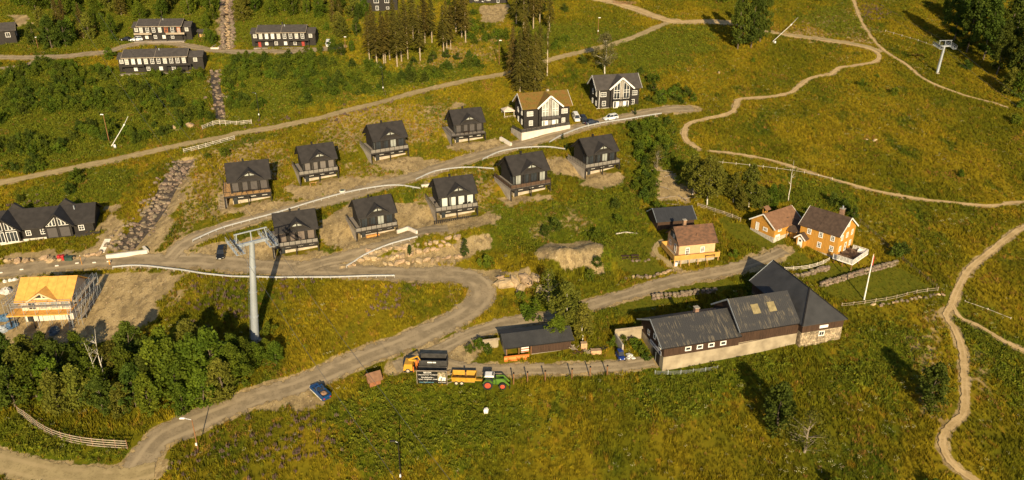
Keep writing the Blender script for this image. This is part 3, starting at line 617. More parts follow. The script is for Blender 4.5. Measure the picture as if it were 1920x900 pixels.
M().box(-1.1, -.5, -.9, -.4, -1.9, -.9).build('white_cabinet', WHITE, o)
q = Vector((44.0, 159.9, p.z-.01)); b2 = thing('wooden_bench', 'long brown bench on the deck of the apricot house', 'bench', q, rot)
M().box(-.8, 1.6, 0, .4, .42, .5).build('seat', BROWNB, b2)
for x in (-.7, 1.4): M().box(x, x+.08, .05, .35, 0, .417).build('leg', BROWNB, b2)
p = Vector((34.6, 173.0, gz(36, 172)+.0)); 
o = house('outbuilding', 'dark brown shed with a black metal roof behind the apricot house', p, R(11), 9.2, 6.2, 2.7, 4.6, BROWNB, mat('black_metal_roof', (.035,.036,.04), .45, var=.2, scale=.7, stretch=(6,1,1)), STEEL, .4, .4, .12, cat='shed')
M().box(3.0, 4.0, -1.2, -.05, -.6, 1.2).build('lean_to', BROWNB, o)

# ---- ochre farmhouse, side wing with bell turret, link, porch, white deck
p = Vector((66.7, 168.0, gz(68, 166)+.05)); rot = R(-46); W, D, he, hr = 9.2, 8.2, 5.0, 8.0
YW = dict(fr=.15)
o = house('farmhouse', 'ochre farmhouse with a dark brown tiled roof and a white railed deck', p, rot, W, D, he, hr, OCHRE, TILE_D, WHITE, .4, .45, .18, sink=2.2, battens=OCHRE,
  wins=[('f', 2.2, 3.2, .95, 1.25, 2, 3), ('f', 5.0, 3.2, .95, 1.25, 2, 3), ('f', 7.8, 3.2, .95, 1.25, 2, 3), ('f', 5.0, .7, .95, 1.3, 2, 3), ('f', 7.9, .7, .95, 1.3, 2, 3),
        ('r', 1.6, 3.3, .95, 1.25, 2, 3), ('r', 4.1, 3.3, .95, 1.25, 2, 3), ('r', 6.6, 3.3, .95, 1.25, 2, 3), ('r', 1.4, .7, .95, 1.25, 2, 3), ('r', 6.4, .7, .95, 1.25, 2, 3), ('r', 4.1, 6.0, .8, 1.05, 2, 3)], wkw=YW)
window(o, 'r', 4.0, .1, 1.0, 2.0, 1, 2, W, D, name='door', fr=.2)
M().box(-.03, W+.03, -.06, D+.03, -2.3, -.3).build('foundation', CONC, o)
M().box(.02, .12, -.06, -.037, 0, he).build('corner_board', OCHRE, o)
q = M().box(6.4, 7.3, D/2+.3, D/2+1.1, 7.4, 9.4).build('chimney', mat('chimney_brick_dark', (.20,.12,.08), .9), o); M().box(6.3, 7.4, D/2+.2, D/2+1.2, 9.403, 9.5).build('chimney_cap', CONC, q)
M().tube((6.85, D/2+.7, 9.5), (6.85, D/2+.7, 10.1), .16, n=8).build('chimney_pot', STEEL, o)
M().beam((4.2, -.42, he-.28+.2), (4.2, D/2, hr+.23), .12, .06).build('roof_ladder', TILE_D, o)
# entrance porch
M().prism([(.2,-1.5,-.5), (2.0,-1.5,-.5), (2.0,-1.5,2.2), (1.1,-1.5,3.1), (.2,-1.5,2.2)], (0,1.49,0)).build('porch', OCHRE, o)
for s in (-1, 1): M().prism([(1.1,-1.9,3.12), (1.1+s*1.4,-1.9,1.85), (1.1+s*1.4,-1.9,2.0), (1.1,-1.9,3.28)], (0,1.88,0)).build('porch_roof', TILE_D, o); M().beam((1.1,-1.93,3.2), (1.1+s*1.4,-1.93,1.93), .05, .25).build('verge_board', WHITE, o)
d = M().box(.55, 1.65, -1.56, -1.503, -.1, 2.3).build('door', WHITE, o); M().box(.85, 1.35, -1.58, -1.563, 1.3, 1.8).build('pane', GLASS, d)
# white deck at the gable end
DZ = .05; dx0, dx1, dy0, dy1 = W+.06, W+4.6, -1.6, 6.2
M().box(dx0, dx1, dy0, dy1, DZ-.22, DZ).build('deck', mat('brown_deck_boards', (.17,.11,.07), .85, var=.2, scale=2), o)
for x in (dx0+.3, (dx0+dx1)/2, dx1-.2):
    for y in (dy0+.2, 2.2, dy1-.2): M().box(x-.09, x+.09, y-.09, y+.09, -3.2, DZ-.223).build('deck_post', WOODPOST, o)
rails(o, [(dx0, dy0+.06), (dx1-.06, dy0+.06), (dx1-.06, dy1-.06), (dx0+1, dy1-.06)], DZ, 1.0, .75, WHITE, mat('white_rail_infill', (.42,.40,.36), .7), WHITE, .08)
M().box(dx0, dx1, dy0-.03, dy0, DZ-.25, DZ+.05).box(dx1, dx1+.03, dy0, dy1, DZ-.25, DZ+.05).build('deck_fascia', WHITE, o)
FOOT.append((p.x, p.y, rot, W, W+4.8, -1.8, 6.4))
cr, sr = math.cos(rot), math.sin(rot)
def fh(x, y, z): return Vector((p.x+x*cr-y*sr, p.y+x*sr+y*cr, p.z+z))
FHP = fh
t = thing('garden_table', 'low brown table on the white railed farmhouse deck', 'table', fh(W+2.2, 1.2, DZ), rot)
M().box(0, 1.4, 0, .9, .62, .7).build('table_top', BROWNB, t)
for x in (.05, 1.25):
    for y in (.05, .75): M().box(x, x+.1, y, y+.1, 0, .617).build('leg', BROWNB, t)
for i, (x, y, r) in enumerate(((W+1.6, .9, 1.2), (W+3.8, 1.4, -1.5), (W+2.4, 2.5, 0), (W+1.2, 3.6, .6))): chair(fh(x, y, DZ), rot+r, ['brown chair nearest the farmhouse gable on the white deck', 'brown chair at the outer rail side of the farmhouse deck table', 'brown chair behind the farmhouse deck table', 'brown chair by the farmhouse deck door'][i], 'chairs on the farmhouse deck', BROWNB)
t = thing('white_sofa', 'white padded garden sofa at the far rail of the farmhouse deck', 'sofa', fh(W+2.6, 5.1, DZ), rot)
M().box(0, 1.7, 0, .75, .05, .42).build('seat', WHITE, t); M().box(0, 1.7, .6, .78, .423, .85).build('backrest', WHITE, t)
for x in (0, 1.53): M().box(x, x+.17, 0, .597, .423, .65).build('armrest', WHITE, t)
# side wing
p2 = Vector((60.9, 168.1, gz(62, 168)-.1)); rot2 = R(33); W2, D2 = 5.6, 7.0
o = house('side_wing', 'low ochre wing with an orange-brown roof, stone base and small bell turret', p2, rot2, 9.0, D2, 3.7, 6.1, OCHRE, TILE_O, WHITE, .4, .4, .16, sink=1.2, base=1.4, basem=mat('whitewashed_stone', (.42,.37,.30), .9, var=.4, scale=4), battens=OCHRE,
  wins=[('f', 1.7, 2.75, 1.1, .6, 3, 1), ('l', 4.3, 2.2, 1.3, .85, 4, 1)], wkw=YW)
d = window(o, 'f', 1.2, .05, 1.5, 1.9, 1, 1, 9, D2, name='door', pane=WHITE)
window(o, 'l', 1.9, 1.6, .95, 1.9, 1, 1, 9, D2, name='door', pane=WHITE)
tb = M().box(.9, 1.7, D2/2+.6, D2/2+1.4, 5.0, 6.15).build('bell_turret', OCHRE, o)
for x in (.95, 1.65):
    for y in (D2/2+.65, D2/2+1.35): M().box(x-.06, x+.06, y-.06, y+.06, 6.153, 6.9).build('turret_post', OCHRE, tb)
for s in (-1, 1): M().prism([(.5, D2/2+1, 7.5), (.5, D2/2+1+s*.95, 6.8), (.5, D2/2+1+s*.95, 6.9), (.5, D2/2+1, 7.6)], (1.6,0,0)).build('turret_roof', TILE_O, tb)
M().tube((1.3, D2/2+1, 6.3), (1.3, D2/2+1, 6.65), .22, .1, 8).build('bell', DARKTRIM, tb)
M().box(5.2, 6.2, 1.2, 2.0, 4.6, 4.8).build('skylight', TILE_D, o)
# link between wing and farmhouse
q = Vector((65.3, 170.4, gz(66, 169)+.1))
o = house('link_porch', 'small brown-roofed link porch between the ochre farmhouse and its wing', q, R(-40), 3.6, 4.0, 2.4, 3.8, OCHRE, TILE_D, None, .5, .9, .15, cat='porch')
for x in (-.3, 1.8, 3.8): M().box(x-.07, x+.07, -.85, -.71, -.8, 2.1).build('porch_post', OCHRE, o)

# ---- barn
B0 = Vector((28.3, 125.6, -6.9)); br = R(15.5); bc, bs = math.cos(br), math.sin(br)
def bw(x, y, z=0): return Vector((B0.x+x*bc-y*bs, B0.y+x*bs+y*bc, B0.z+z))
BROOF = mat('black_corrugated_roof', (.043,.042,.042), .6, var=.2, scale=.5, spec=.35)
def streak_roof(name):
    m, n, b = nodes(name); L = n.links; tc = n.nodes.new('ShaderNodeTexCoord')
    def nz(sc, d=4):
        mp = n.nodes.new('ShaderNodeMapping'); mp.inputs['Scale'].default_value = sc; t = n.nodes.new('ShaderNodeTexNoise'); t.inputs['Scale'].default_value = 1; t.inputs['Detail'].default_value = d
        L.new(tc.outputs['Object'], mp.inputs[0]); L.new(mp.outputs[0], t.inputs['Vector']); return t.outputs['Fac']
    def rg(f, a, c):
        r = n.nodes.new('ShaderNodeMapRange'); r.interpolation_type = 'SMOOTHSTEP'; r.inputs[1].default_value = a; r.inputs[2].default_value = c; L.new(f, r.inputs[0]); return r.outputs[0]
    mu = n.nodes.new('ShaderNodeMath'); mu.operation = 'MULTIPLY'; L.new(rg(nz((5.5, .45, .45)), .50, .62), mu.inputs[0]); L.new(rg(nz((.28, .5, .5), 3), .45, .6), mu.inputs[1])
    mx = n.nodes.new('ShaderNodeMix'); mx.data_type = 'RGBA'; mx.inputs[6].default_value = (.042,.041,.042,1); mx.inputs[7].default_value = (.13,.11,.08,1); L.new(mu.outputs[0], mx.inputs[0])
    L.new(mx.outputs[2], b.inputs['Base Color']); b.inputs['Roughness'].default_value = .6; b.inputs['Specular IOR Level'].default_value = .35; return m
SROOF = streak_roof('streaked_corrugated_roof')
barn = thing('barn', 'long brown barn on concrete walls with black roofs and a hipped stone end wing', 'barn', B0, br)
FOOT.append((B0.x, B0.y, br, -.3, 39, -.5, 10.5))
D = 10.2; CM = mat('stained_concrete', (.31,.25,.17), .9, var=.25, scale=.45, spec=.15, c2=(.40,.33,.23))
M().prism([(0,0,-1.5), (28.4,0,-1.5), (28.4,0,4.1), (0,0,3.1)], (0,D,0)).build('concrete_wall', CM, barn)
L1 = 15.6
def barn_seg(x0, x1, z0a, z0b, he, hr, roof, ovl, ovr):
    M().prism([(x0,-.06,z0a), (x0,D+.06,z0a), (x0,D+.06,he), (x0,D/2,hr), (x0,-.06,he)], (x1-x0,0,0)).build('wall', BROWNB, barn)
    m = M()
    for i in range(int((x1-x0)/.3)):
        x = x0+.15+i*.3; zz = z0a+(z0b-z0a)*(x-x0)/(x1-x0); m.box(x-.03, x+.03, -.095, -.062, zz-.05, he-.05)
    if x0 == 0:
        for i in range(1, 34): y = i*.3; m.box(-.035, -.002, y-.03, y+.03, z0a, he+(hr-he)*(1-abs(y-D/2)/(D/2))-.06)
    m.build('wall_battens', BROWNB, barn, kind='stuff')
    k = (hr-he)/(D/2); ov = .55
    for s in (0, 1):
        P = [(x0-ovl, -ov, he-ov*k+.03), (x0-ovl, D/2, hr+.03), (x0-ovl, D/2, hr+.17), (x0-ovl, -ov, he-ov*k+.17)]
        if s: P = [(x, D-y, z) for x, y, z in P]; P[1] = (x0-ovl, D/2+.003, hr+.03); P[2] = (x0-ovl, D/2+.003, hr+.17)
        rf = M().prism(P, (x1-x0+ovl+ovr,0,0)).build('roof', roof, barn)
        if not s:
            m = M()
            for i in range(int((x1-x0+ovl)/.42)):
                x = x0-ovl+.2+i*.42; m.beam((x, -ov, he-ov*k+.185), (x, D/2, hr+.185), .07, .035)
            m.build('roof_ribs', roof, rf, kind='stuff')
            M().beam((x0-ovl, -ov-.06, he-ov*k+.08), (x1+ovr, -ov-.06, he-ov*k+.08), .12, .12).build('gutter', DARKTRIM, barn)
    for s in (0, 1): M().beam((x0-ovl-.03, -ov if s == 0 else D+ov, he-ov*k+.1), (x0-ovl-.03, D/2, hr+.1), .06, .3).build('verge_board', STEEL, barn)
    return k
barn_seg(0, L1, 3.105, 3.4, 5.5, 8.3, SROOF, .8, .2)
barn_seg(L1+.01, 28.4, 3.65, 4.1, 6.5, 10.3, SROOF, .35, 0)
M().prism([(L1, -.055, 3.4), (L1+13, -.055, 4.0), (L1+13, -.055, 3.9), (L1, -.055, 3.3)], (0,.04,0)).build('sill_board', BROWNB, barn)
k2 = (10.3-6.5)/(D/2)
for xx in (19.4, 22.9):
    yb, yt = 2.0, 3.6; zb, zt = 6.5+yb*k2+.18, 6.5+yt*k2+.18
    M().prism([(xx, yb, zb), (xx+1.6, yb, zb), (xx+1.6, yt, zt), (xx, yt, zt)], (0,-.03,.08)).build('roof_light', mat('translucent_sheet', (.25,.20,.10), .4), barn)
q = M().box(8.7, 9.5, D/2+.2, D/2+1.0, 7.8, 9.2).build('chimney', mat('barn_chimney_brick', (.22,.13,.09), .9), barn); M().box(8.6, 9.6, D/2+.1, D/2+1.1, 9.203, 9.33).build('chimney_cap', CONC, q)
for u in (4.9, 7.3, 9.7, 12.2): window(barn, 'f', u, 3.85, 1.25, .8, 1, 1, y=-.1, fr=.18)
for u in (3.5, 6.1, 8.5): window(barn, 'l', u, 4.0+(.7 if u == 6.1 else .1), .9, 1.0, 1, 1, D=D, y=-.04, fr=.16)
# gate and name board on the gable
dg = M().box(-.1, -.003, 1.4, 4.4, -1.2, 2.6).build('barn_gate', DARKTRIM, barn)
for y in (1.55, 2.9, 4.25): M().box(-.13, -.103, y-.05, y+.05, -1.1, 2.5).build('gate_post', STEEL if y == 2.9 else DARK, dg)
M().box(-.15, -.133, 1.6, 4.2, .1, .2).build('gate_bar', STEEL, dg)
sgn = thing('barn_signboard', 'pale grey name board on the gable of the long brown barn', 'sign', bw(-.12, 3.6, 3.35), br)
M().box(-.05, 0, -2.9, 2.0, -.45, .45).build('board', mat('pale_grey_signboard', (.40,.39,.41), .6), sgn)
def text(body, size, m, par, loc, rot, name='lettering', align='CENTER'):
    c = bpy.data.curves.new(name, 'FONT'); c.body = body; c.size = size; c.align_x = align; c.extrude = .008
    t = bpy.data.objects.new('tmp_text', c); COL.objects.link(t); dg_ = bpy.context.evaluated_depsgraph_get(); me = bpy.data.meshes.new_from_object(t.evaluated_get(dg_)); bpy.data.objects.remove(t)
    me.materials.clear(); me.materials.append(m); return add(name, me, par, loc, rot)
text('Lillehammer', .72, mat('dark_letter', (.05,.05,.08), .6), sgn, (-.062, .35, -.22), (math.pi/2, 0, -math.pi/2))
M().tube((-.07,-2.3,0), (-.055,-2.3,0), .36, n=14).build('emblem', mat('navy_emblem', (.02,.02,.05), .5), sgn)
# stone end wing
wx0, wx1, wy0, wy1 = 28.5, 37.6, -1.2, 17.0; he, hr = 6.5, 10.3; xm = (wx0+wx1)/2
STONE = mat('rubble_stone', (.40,.32,.21), .9, var=.35, scale=2.2, bump=.4, rand=.25)
M().box(wx0, wx1, wy0, wy1, -1.5, 4.4).build('stone_wall', mat('mortar', (.09,.07,.045), .95, var=.3, scale=3), barn)
STM = mat('rubble_stones', (.36,.28,.18), .9, var=.6, scale=1.3, bump=.3)
m = M()
def stones(ax, ay, bx, by, nxx, nyy, z0, z1):
    a = Vector((ax,ay,0)); b = Vector((bx,by,0)); L = (b-a).length; d = (b-a)/L; nn = Vector((nxx,nyy,0)); z = z0
    while z < z1-.1:
        h = random.uniform(.2,.42); x = 0
        while x < L-.1:
            w = min(random.uniform(.35,1.1), L-x); c = a+d*x; pr = random.uniform(.03,.1); g = .035; zz = min(z+h, z1)
            q0 = c+d*g; q1 = c+d*(w-g); i0 = q0+d*.04; i1 = q1-d*.04; o_ = nn*pr
            m.hexa([q0+Vector((0,0,z+g)), q1+Vector((0,0,z+g)), q1+Vector((0,0,zz-g)), q0+Vector((0,0,zz-g)), i0+o_+Vector((0,0,z+g+.03)), i1+o_+Vector((0,0,z+g+.03)), i1+o_+Vector((0,0,zz-g-.03)), i0+o_+Vector((0,0,zz-g-.03))][::1])
            x += w
        z += h
stones(wx0, wy0-.002, wx1, wy0-.002, 0, -1, -1.2, 4.35); stones(wx0-.002, wy0, wx0-.002, 0, -1, 0, -1.2, 4.35); stones(wx1+.002, wy0, wx1+.002, wy1, 1, 0, -1.2, 4.35)
m.build('stones', STM, barn, kind='stuff')
M().box(wx0-.06, wx1+.06, wy0-.06, wy1, 4.403, he).build('wing_wall', BROWNB, barn)
M().prism([(wx0,wy1-.2,he), (wx1,wy1-.2,he), (xm,wy1-.2,hr)], (0,.3,0)).build('rear_gable', BROWNB, barn)
ov = .5; s_ = (hr-he)/((wx1-wx0)/2); hz = he-ov*s_; hy = 4.6
def rf(P, name='wing_roof'):
    n = (Vector(P[1])-Vector(P[0])).cross(Vector(P[2])-Vector(P[0])).normalized()
    if n.z < 0: P = P[::-1]
    M().prism(P, (0,0,.16)).build(name, BROOF, barn)
A_ = (wx0-ov, wy0-ov, hz+.03); B_ = (wx1+ov, wy0-ov, hz+.03); C_ = (xm, hy, hr+.03); D1 = (xm, wy1+.6, hr+.03); E1 = (wx0-ov, wy1+.6, hz+.03); F1 = (wx1+ov, wy1+.6, hz+.03)
rf([A_, B_, C_]); rf([A_, C_, D1, E1]); rf([B_, F1, D1, C_])
for P0, P1 in ((A_, C_), (B_, C_), (C_, D1)): M().beam(Vector(P0)+Vector((0,0,.19)), Vector(P1)+Vector((0,0,.19)), .25, .08).build('ridge_cap', DARKTRIM, barn)
M().beam(Vector(D1)+Vector((0,.03,.1)), Vector(E1)+Vector((0,.03,.1)), .06, .3).build('verge_board', STEEL, barn)
window(barn, 'f', wx0+4.4, 3.2, 1.3, 1.0, 2, 1, y=wy0-.12, fr=.16); M().box(wx0+3.7, wx0+5.6, wy0-.2, wy0-.063, 4.9, 5.5).build('white_hatch', WHITE, barn)
# loading ramp walls left of the barn
a = bw(-.3, D-1.2); o = thing('concrete_wing_wall', 'stained concrete wing wall with planks on top left of the barn', 'wall', Vector((a.x-5.4, a.y-.6, gz(a.x-3, a.y)-.6)), R(12))
M().box(0, 5.5, 0, .3, -.6, 3.1).build('wall', CM, o); M().box(0, .3, -4.2, -.003, -.8, 2.6).build('return_wall', CONC, o)
for i in range(4): M().box(-.2+.05*i, 5.6, .05*i-.3, .05*i-.12, 3.11+.12*i, 3.2+.12*i).build('plank', WOODGREY, o)

a = G(908, 655); o = thing('concrete_wing_wall', 'short concrete wall with planks on top left of the open shed', 'wall', a, R(12))
M().box(0, 2.8, 0, .3, -.6, 1.9).build('wall', CM, o)
for i in range(3): M().box(-.3, 3.0, .08*i-.25, .08*i-.08, 1.91+.12*i, 2.0+.12*i).build('plank', WOODGREY, o)
# ---- open-fronted shed, little kiosk
p = Vector((-1.1, 128.9, gz(4, 128.8)-.05)); rot = R(13); W, D = 12.9, 5.2
o = thing('open_shed', 'brown open-fronted shed with a black roof beside the gravel yard', 'shed', p, rot); FOOT.append((p.x, p.y, rot, -.3, W+.3, -.6, D+.3))
M().box(5.0, W, 0, .14, .35, 2.6).build('front_boards', BROWNB, o); M().box(5.0, W, -.03, .17, -.8, .347).build('foundation', CONC, o)
M().box(0, .14, .143, D, -.8, 2.9).build('side_wall', CM, o); M().box(W-.14, W, .143, D, -.8, 2.8).build('side_wall', BROWNB, o); M().box(.143, W-.143, D-.14, D, -.8, 2.95).build('back_wall', BROWNB, o)
for x in (.1, 2.5, 4.9): M().box(x-.08, x+.08, 0, .16, -.6, 2.45).build('post', WOODPOST, o)
m = M()
for i in range(1, 26): m.box(5.0+i*.3-.02, 5.0+i*.3+.02, -.03, -.003, .36, 2.4)
m.build('wall_battens', BROWNB, o, kind='stuff')
M().prism([(-.5,-.6,2.55), (-.5,D*.5,3.85), (-.5,D*.5,4.0), (-.5,-.6,2.7)], (W+1,0,0)).build('roof', BROOF, o)
M().prism([(-.5,D*.5+.003,3.85), (-.5,D+.5,2.9), (-.5,D+.5,3.05), (-.5,D*.5+.003,4.0)], (W+1,0,0)).build('roof', BROOF, o)
M().beam((-.5,-.66,2.6), (W+.5,-.66,2.6), .1, .16).build('eaves_board', DARKTRIM, o)
m = M()
for i in range(28): x = -.3+i*.49; m.beam((x,-.6,2.715), (x,D*.5,4.015), .06, .03)
m.build('roof_ribs', BROOF, o, kind='stuff')
ORG = mat('orange_paint', (.70,.21,.05), .5, var=.1)
b_ = thing('snow_plough', 'long orange plough blade lying in front of the open shed', 'plough', p+Vector((-.3, -1.2, 0)), rot-.04)
M().prism([(0,0,0), (0,.45,.15), (0,.55,.6), (0,.3,1.0), (0,.42,1.02), (0,.7,.6), (0,.6,.05)], (4.9,0,0)).build('blade', ORG, b_)
for x in (.8, 2.4, 4.1): M().box(x-.08, x+.08, .5, 1.2, .3, .5).build('bracket', DARKTRIM, b_)
b_ = thing('pallet_crate', 'red and white stacked crate inside the open end of the shed', 'crate', p+Vector((2.9, 1.6, .1)), rot)
for i in range(5): M().box(0, 1.5, 0, 1.1, .28*i, .28*i+.22).build('slat', mat('faded_red_boards', (.45,.17,.10), .8) if i % 2 else WHITE, b_)
M().box(.08, 1.42, .08, 1.02, .02, 1.45).build('load', WOODGREY, b_)
kp = G(694, 727); o = house('kiosk', 'tiny brown shed with a reddish tiled roof beside the gravel road', kp, R(28), 2.1, 1.8, 1.6, 2.5, mat('red_brown_boards', (.27,.11,.05), .8), TILE_O, None, .35, .4, .1, sink=.6, cat='shed')
M().box(2.1, 2.13, .4, 1.3, .1, 1.4).build('door', PINE, o)

# ---- row houses on the upper road
def row_house(label, px, W, D, rot, floors, wing_l, wing_r, orange=None, reddoor=()):
    p = G(*px); o = thing('row_house', label, 'house', p, rot, 'grey-roofed row houses on the upper road'); FOOT.append((p.x, p.y, rot, -wing_l-.3, W+wing_r+.3, -2, D+.3))
    he, hr = 5.3, 7.0; k = (hr-he)/(D/2)
    M().prism([(0,0,-2), (0,D,-2), (0,D,he), (0,D/2,hr), (0,0,he)], (W,0,0)).build('wall', DARK, o); slab_roof(W, D, he, hr, .4, .7, .22, 'roof', BITUMEN_FAR, o)
    M().beam((-.4,-.74,he-.7*k+.12), (W+.4,-.74,he-.7*k+.12), .06, .2).build('eaves_board', WOODGREY, o)
    for sx in (-.44, W+.44, W*.5): M().beam((sx,-.7,he-.7*k+.2), (sx,D/2,hr+.2), .08, .14).build('verge_board', WOODGREY, o)
    for x0, w in ((-wing_l, wing_l), (W, wing_r)):
        if w < .1: continue
        M().prism([(x0,1.0,-2), (x0,D,-2), (x0,D,he-.6), (x0,D/2,hr-1.0), (x0,1.0,he-.6)], (w-.003 if x0 < 0 else w,0,0)).build('wing_wall', DARK, o)
        M().prism([(x0-.3 if x0 < 0 else x0+.45,.4,he-.75), (x0-.3 if x0 < 0 else x0+.45,D/2,hr-.95), (x0-.3 if x0 < 0 else x0+.45,D/2,hr-.75), (x0-.3 if x0 < 0 else x0+.45,.4,he-.55)], (w-.2,0,0)).build('wing_roof', BITUMEN_FAR, o)
        window(o, 'f', x0+w*.5, 3.1, 1.2, 1.3, 1, 1, y=1.0, pane=GLASSPALE)
    n = int(W/1.95)
    for i in range(n):
        u = 1.0+i*(W-2)/(n-1); oi = orange and i >= n/2
        window(o, 'f', u, 2.95 if i != orange else 2.65, 1.15, 1.95, 2, 3 if not oi else 2, frame=mat('orange_window_paint', (.62,.17,.05), .6) if (oi and i % 2 == 0) else WHITE, pane=(BLIND_P if i in (1, 2) and not orange else GLASSPALE if i % 3 == 0 else GLASS))
    for i in range(4): window(o, 'f', W*(.17+.2*i), .7, 1.1, 1.15, 2, 2, pane=GLASS if i % 2 else BLIND_P)
    for u in reddoor: M().box(W*u-.5, W*u+.5, -.08, -.003, -.1, 2.0).build('door', mat('red_door_paint', (.30,.04,.028), .5), o)
    for x0, x1 in ((-1.2, W*.33), (W*.66, W+1.4)):
        M().box(x0, x1, -1.7, -.003, 2.35, 2.55).build('balcony', DARK, o); M().box(x0, x1, -1.76, -1.70, 2.36, 3.05).build('balcony_front', DARK if not orange else WOODGREY, o)
        for x in (x0+.1, x1-.1): M().box(x-.08, x+.08, -1.65, -1.5, -1.5, 2.347).build('balcony_post', DARK, o)
    M().box(W*.48, W*.48+.5, D/2+.1, D/2+.6, hr-.1, hr+1.0).build('chimney', DARKTRIM, o); M().tube((W*.55, D/2-.8, hr-.5), (W*.55, D/2-.8, hr+.45), .18, n=8).build('vent_pipe', STEEL, o)
    M().box(-1.5, W+1, -2.2, -.06, -1.2, -.02).build('terrace', DECK, o)
    return o
row_house('grey-roofed row house with orange window frames, behind the two cars on the upper road', (263, 76), 15.5, 7.5, R(4), 2, 2.2, 3.2, orange=6)
row_house('grey-roofed row house on a terrace below the upper road, twin pipes on its ridge', (236, 137), 20.5, 7.5, R(8), 2, 2.0, 5.0)
row_house('grey-roofed row house with two red doors beside a parked white van', (486, 88), 17.0, 7.5, R(3), 2, 2.6, 3.4, reddoor=(.02, .94))
def block(name, label, px, W, D, rot, h, pitch, wl, roof=BITUMEN_FAR):
    p = G(*px); o = house(name, label, p, rot, W, D, h, h+pitch, DARK, roof, WOODGREY, .4, .5, .2, sink=2, wins=wl); return o
block('apartment_house', 'dark apartment house with white windows cut off by the top edge, behind the spruces', (676, 22), 15, 9, R(6), 7.5, 2, [('f', 1.6, 3.4, 1.8, 1.5, 2, 1), ('f', 6.6, 3.4, 2.0, 1.5, 2, 1), ('f', 10.8, 3.4, 1.8, 1.5, 2, 1), ('f', 1.8, .6, 1.5, 1.6, 2, 1), ('f', 6.8, .6, 1.2, 1.6, 2, 1), ('f', 11, .9, 1.2, .9, 1, 1)])
block('far_house', 'dark house with white corner trim at the top edge right of the spruces', (880, 6), 16, 8, R(2), 5, 1.8, [('f', 3, 1, 1.5, 1.4, 2, 1), ('f', 8, 1, 1.5, 1.4, 2, 1), ('f', 12, .2, 1, 2, 1, 1)])
block('edge_house', 'grey house half cut off at the left edge beside the upper road', (-25, 88), 10, 8, R(24), 5.4, 2.0, [('f', 7.6, 3.0, 1.5, 1.6, 2, 1), ('r', 2.5, 3.0, 1.2, 1.5, 1, 1)])
block('red_cottage', 'dark red cottage at the top right corner beyond the trees', (1900, -4), 10, 6, R(-4), 2.8, 1.6, [('f', 2.5, .8, 1.2, 1.2, 2, 1)])
p = G(372, 70); o = house('garden_shed', 'small dark shed with an orange-brown front beside the orange-framed row house', p, R(4), 3.6, 2.6, 2.2, 2.7, DARK, BITUMEN_FAR, None, .3, .4, .12, cat='shed')
M().box(.6, 3.2, -.12, -.003, .1, 1.2).build('front_panel', PINE, o)

# ---- cabin under construction, with scaffold
p = Vector((-99.0, 139.9, gz(-95, 139)+.1)); rot = R(5); W, D, he, hr = 9.6, 8.2, 5.5, 8.2
o = thing('unfinished_cabin', 'cabin under construction with a bare orange sheathed roof inside scaffolding', 'cabin', p, rot); FOOT.append((p.x, p.y, rot, -3, W+3, -3, D+2))
FRAME = mat('raw_timber', (.60,.42,.23), .8, var=.12); PALE = mat('pale_sheathing', (.62,.50,.36), .8, var=.1)
M().box(0, W, .3, D, -1.2, 2.6).build('basement_wall', CONCWHITE, o)
M().prism([(0,0,2.85), (0,D,2.85), (0,D,he), (0,D/2,hr), (0,0,he)], (W,0,0)).build('wall', PALE, o)
M().box(-2.2, W+.2, -2.0, D-.5, 2.603, 2.84).build('deck', OSB, o)
for x in (-1.9, 2.6, W): M().box(x-.1, x+.1, -1.9, -1.7, -.8, 2.6).build('deck_post', DARK, o)
k = (hr-he)/(D/2); ov, ovx, t = .8, .8, .14
for sg in (0, 1):
    for i in range(6):
        x0 = -ovx+(W+2*ovx)*i/6; x1 = -ovx+(W+2*ovx)*(i+1)/6-.03; e = .03+.006*((i*5) % 3)
        P = [(x0, -ov, he-ov*k+e), (x0, D/2, hr+e), (x0, D/2, hr+t+e), (x0, -ov, he-ov*k+t+e)]
        if sg: P = [(x, D-y, z) for x, y, z in P]; P[1] = (x0, D/2+.003, hr+e); P[2] = (x0, D/2+.003, hr+t+e)
        M().prism(P, (x1-x0,0,0)).build('roof_sheet', OSB, o)
xc, hw, za = W*.48, 2.4, he+1.5; s_ = (za-he)/hw; ye = (za-he)/k+.3
M().prism([(xc-hw+.3,-.35,he-.3), (xc+hw-.3,-.35,he-.3), (xc+hw-.3,-.35,he+.2), (xc,-.35,za), (xc-hw+.3,-.35,he+.2)], (0,ye+.3,0)).build('gable_wall', PALE, o)
for sg in (-1, 1):
    ee = hw+.5; M().prism([(xc,-ov-.15,za+.06), (xc+sg*ee,-ov-.15,za-s_*ee+.06), (xc+sg*ee,-ov-.15,za-s_*ee+.2), (xc,-ov-.15,za+.2)], (0,ye+ov,0)).build('gable_sheet', OSB, o)
    M().beam((xc,-ov-.2,za+.05), (xc+sg*ee,-ov-.2,za-s_*ee+.05), .06, .3).build('verge_board', FRAME, o)
    M().prism([(xc+sg*.15,-.385,za-.35), (xc+sg*.15,-.385,he+.3), (xc+sg*1.3,-.385,he+.3)], (0,.03,0)).build('gable_pane', GLASS, o)
for u in (2.1, 4.3, 6.5, 8.5): window(o, 'f', u, 3.1, 1.5, 1.75, 2, 1, frame=PALE, pane=GLASSPALE if u > 3 else GLASS)
window(o, 'f', 6.8, 1.7, 1.5, .5, 2, 1, frame=WHITE, y=.3); window(o, 'f', .9, 0, 1.0, 2.0, 1, 1, frame=DARKTRIM, y=.3, name='door')
for u in (2, 5): window(o, 'r', u, 3.1, 1.1, 1.8, 1, 1, W, D, frame=PALE)
sc = thing('scaffolding', 'grey steel scaffolding standing around the unfinished cabin', 'scaffold', p, rot)
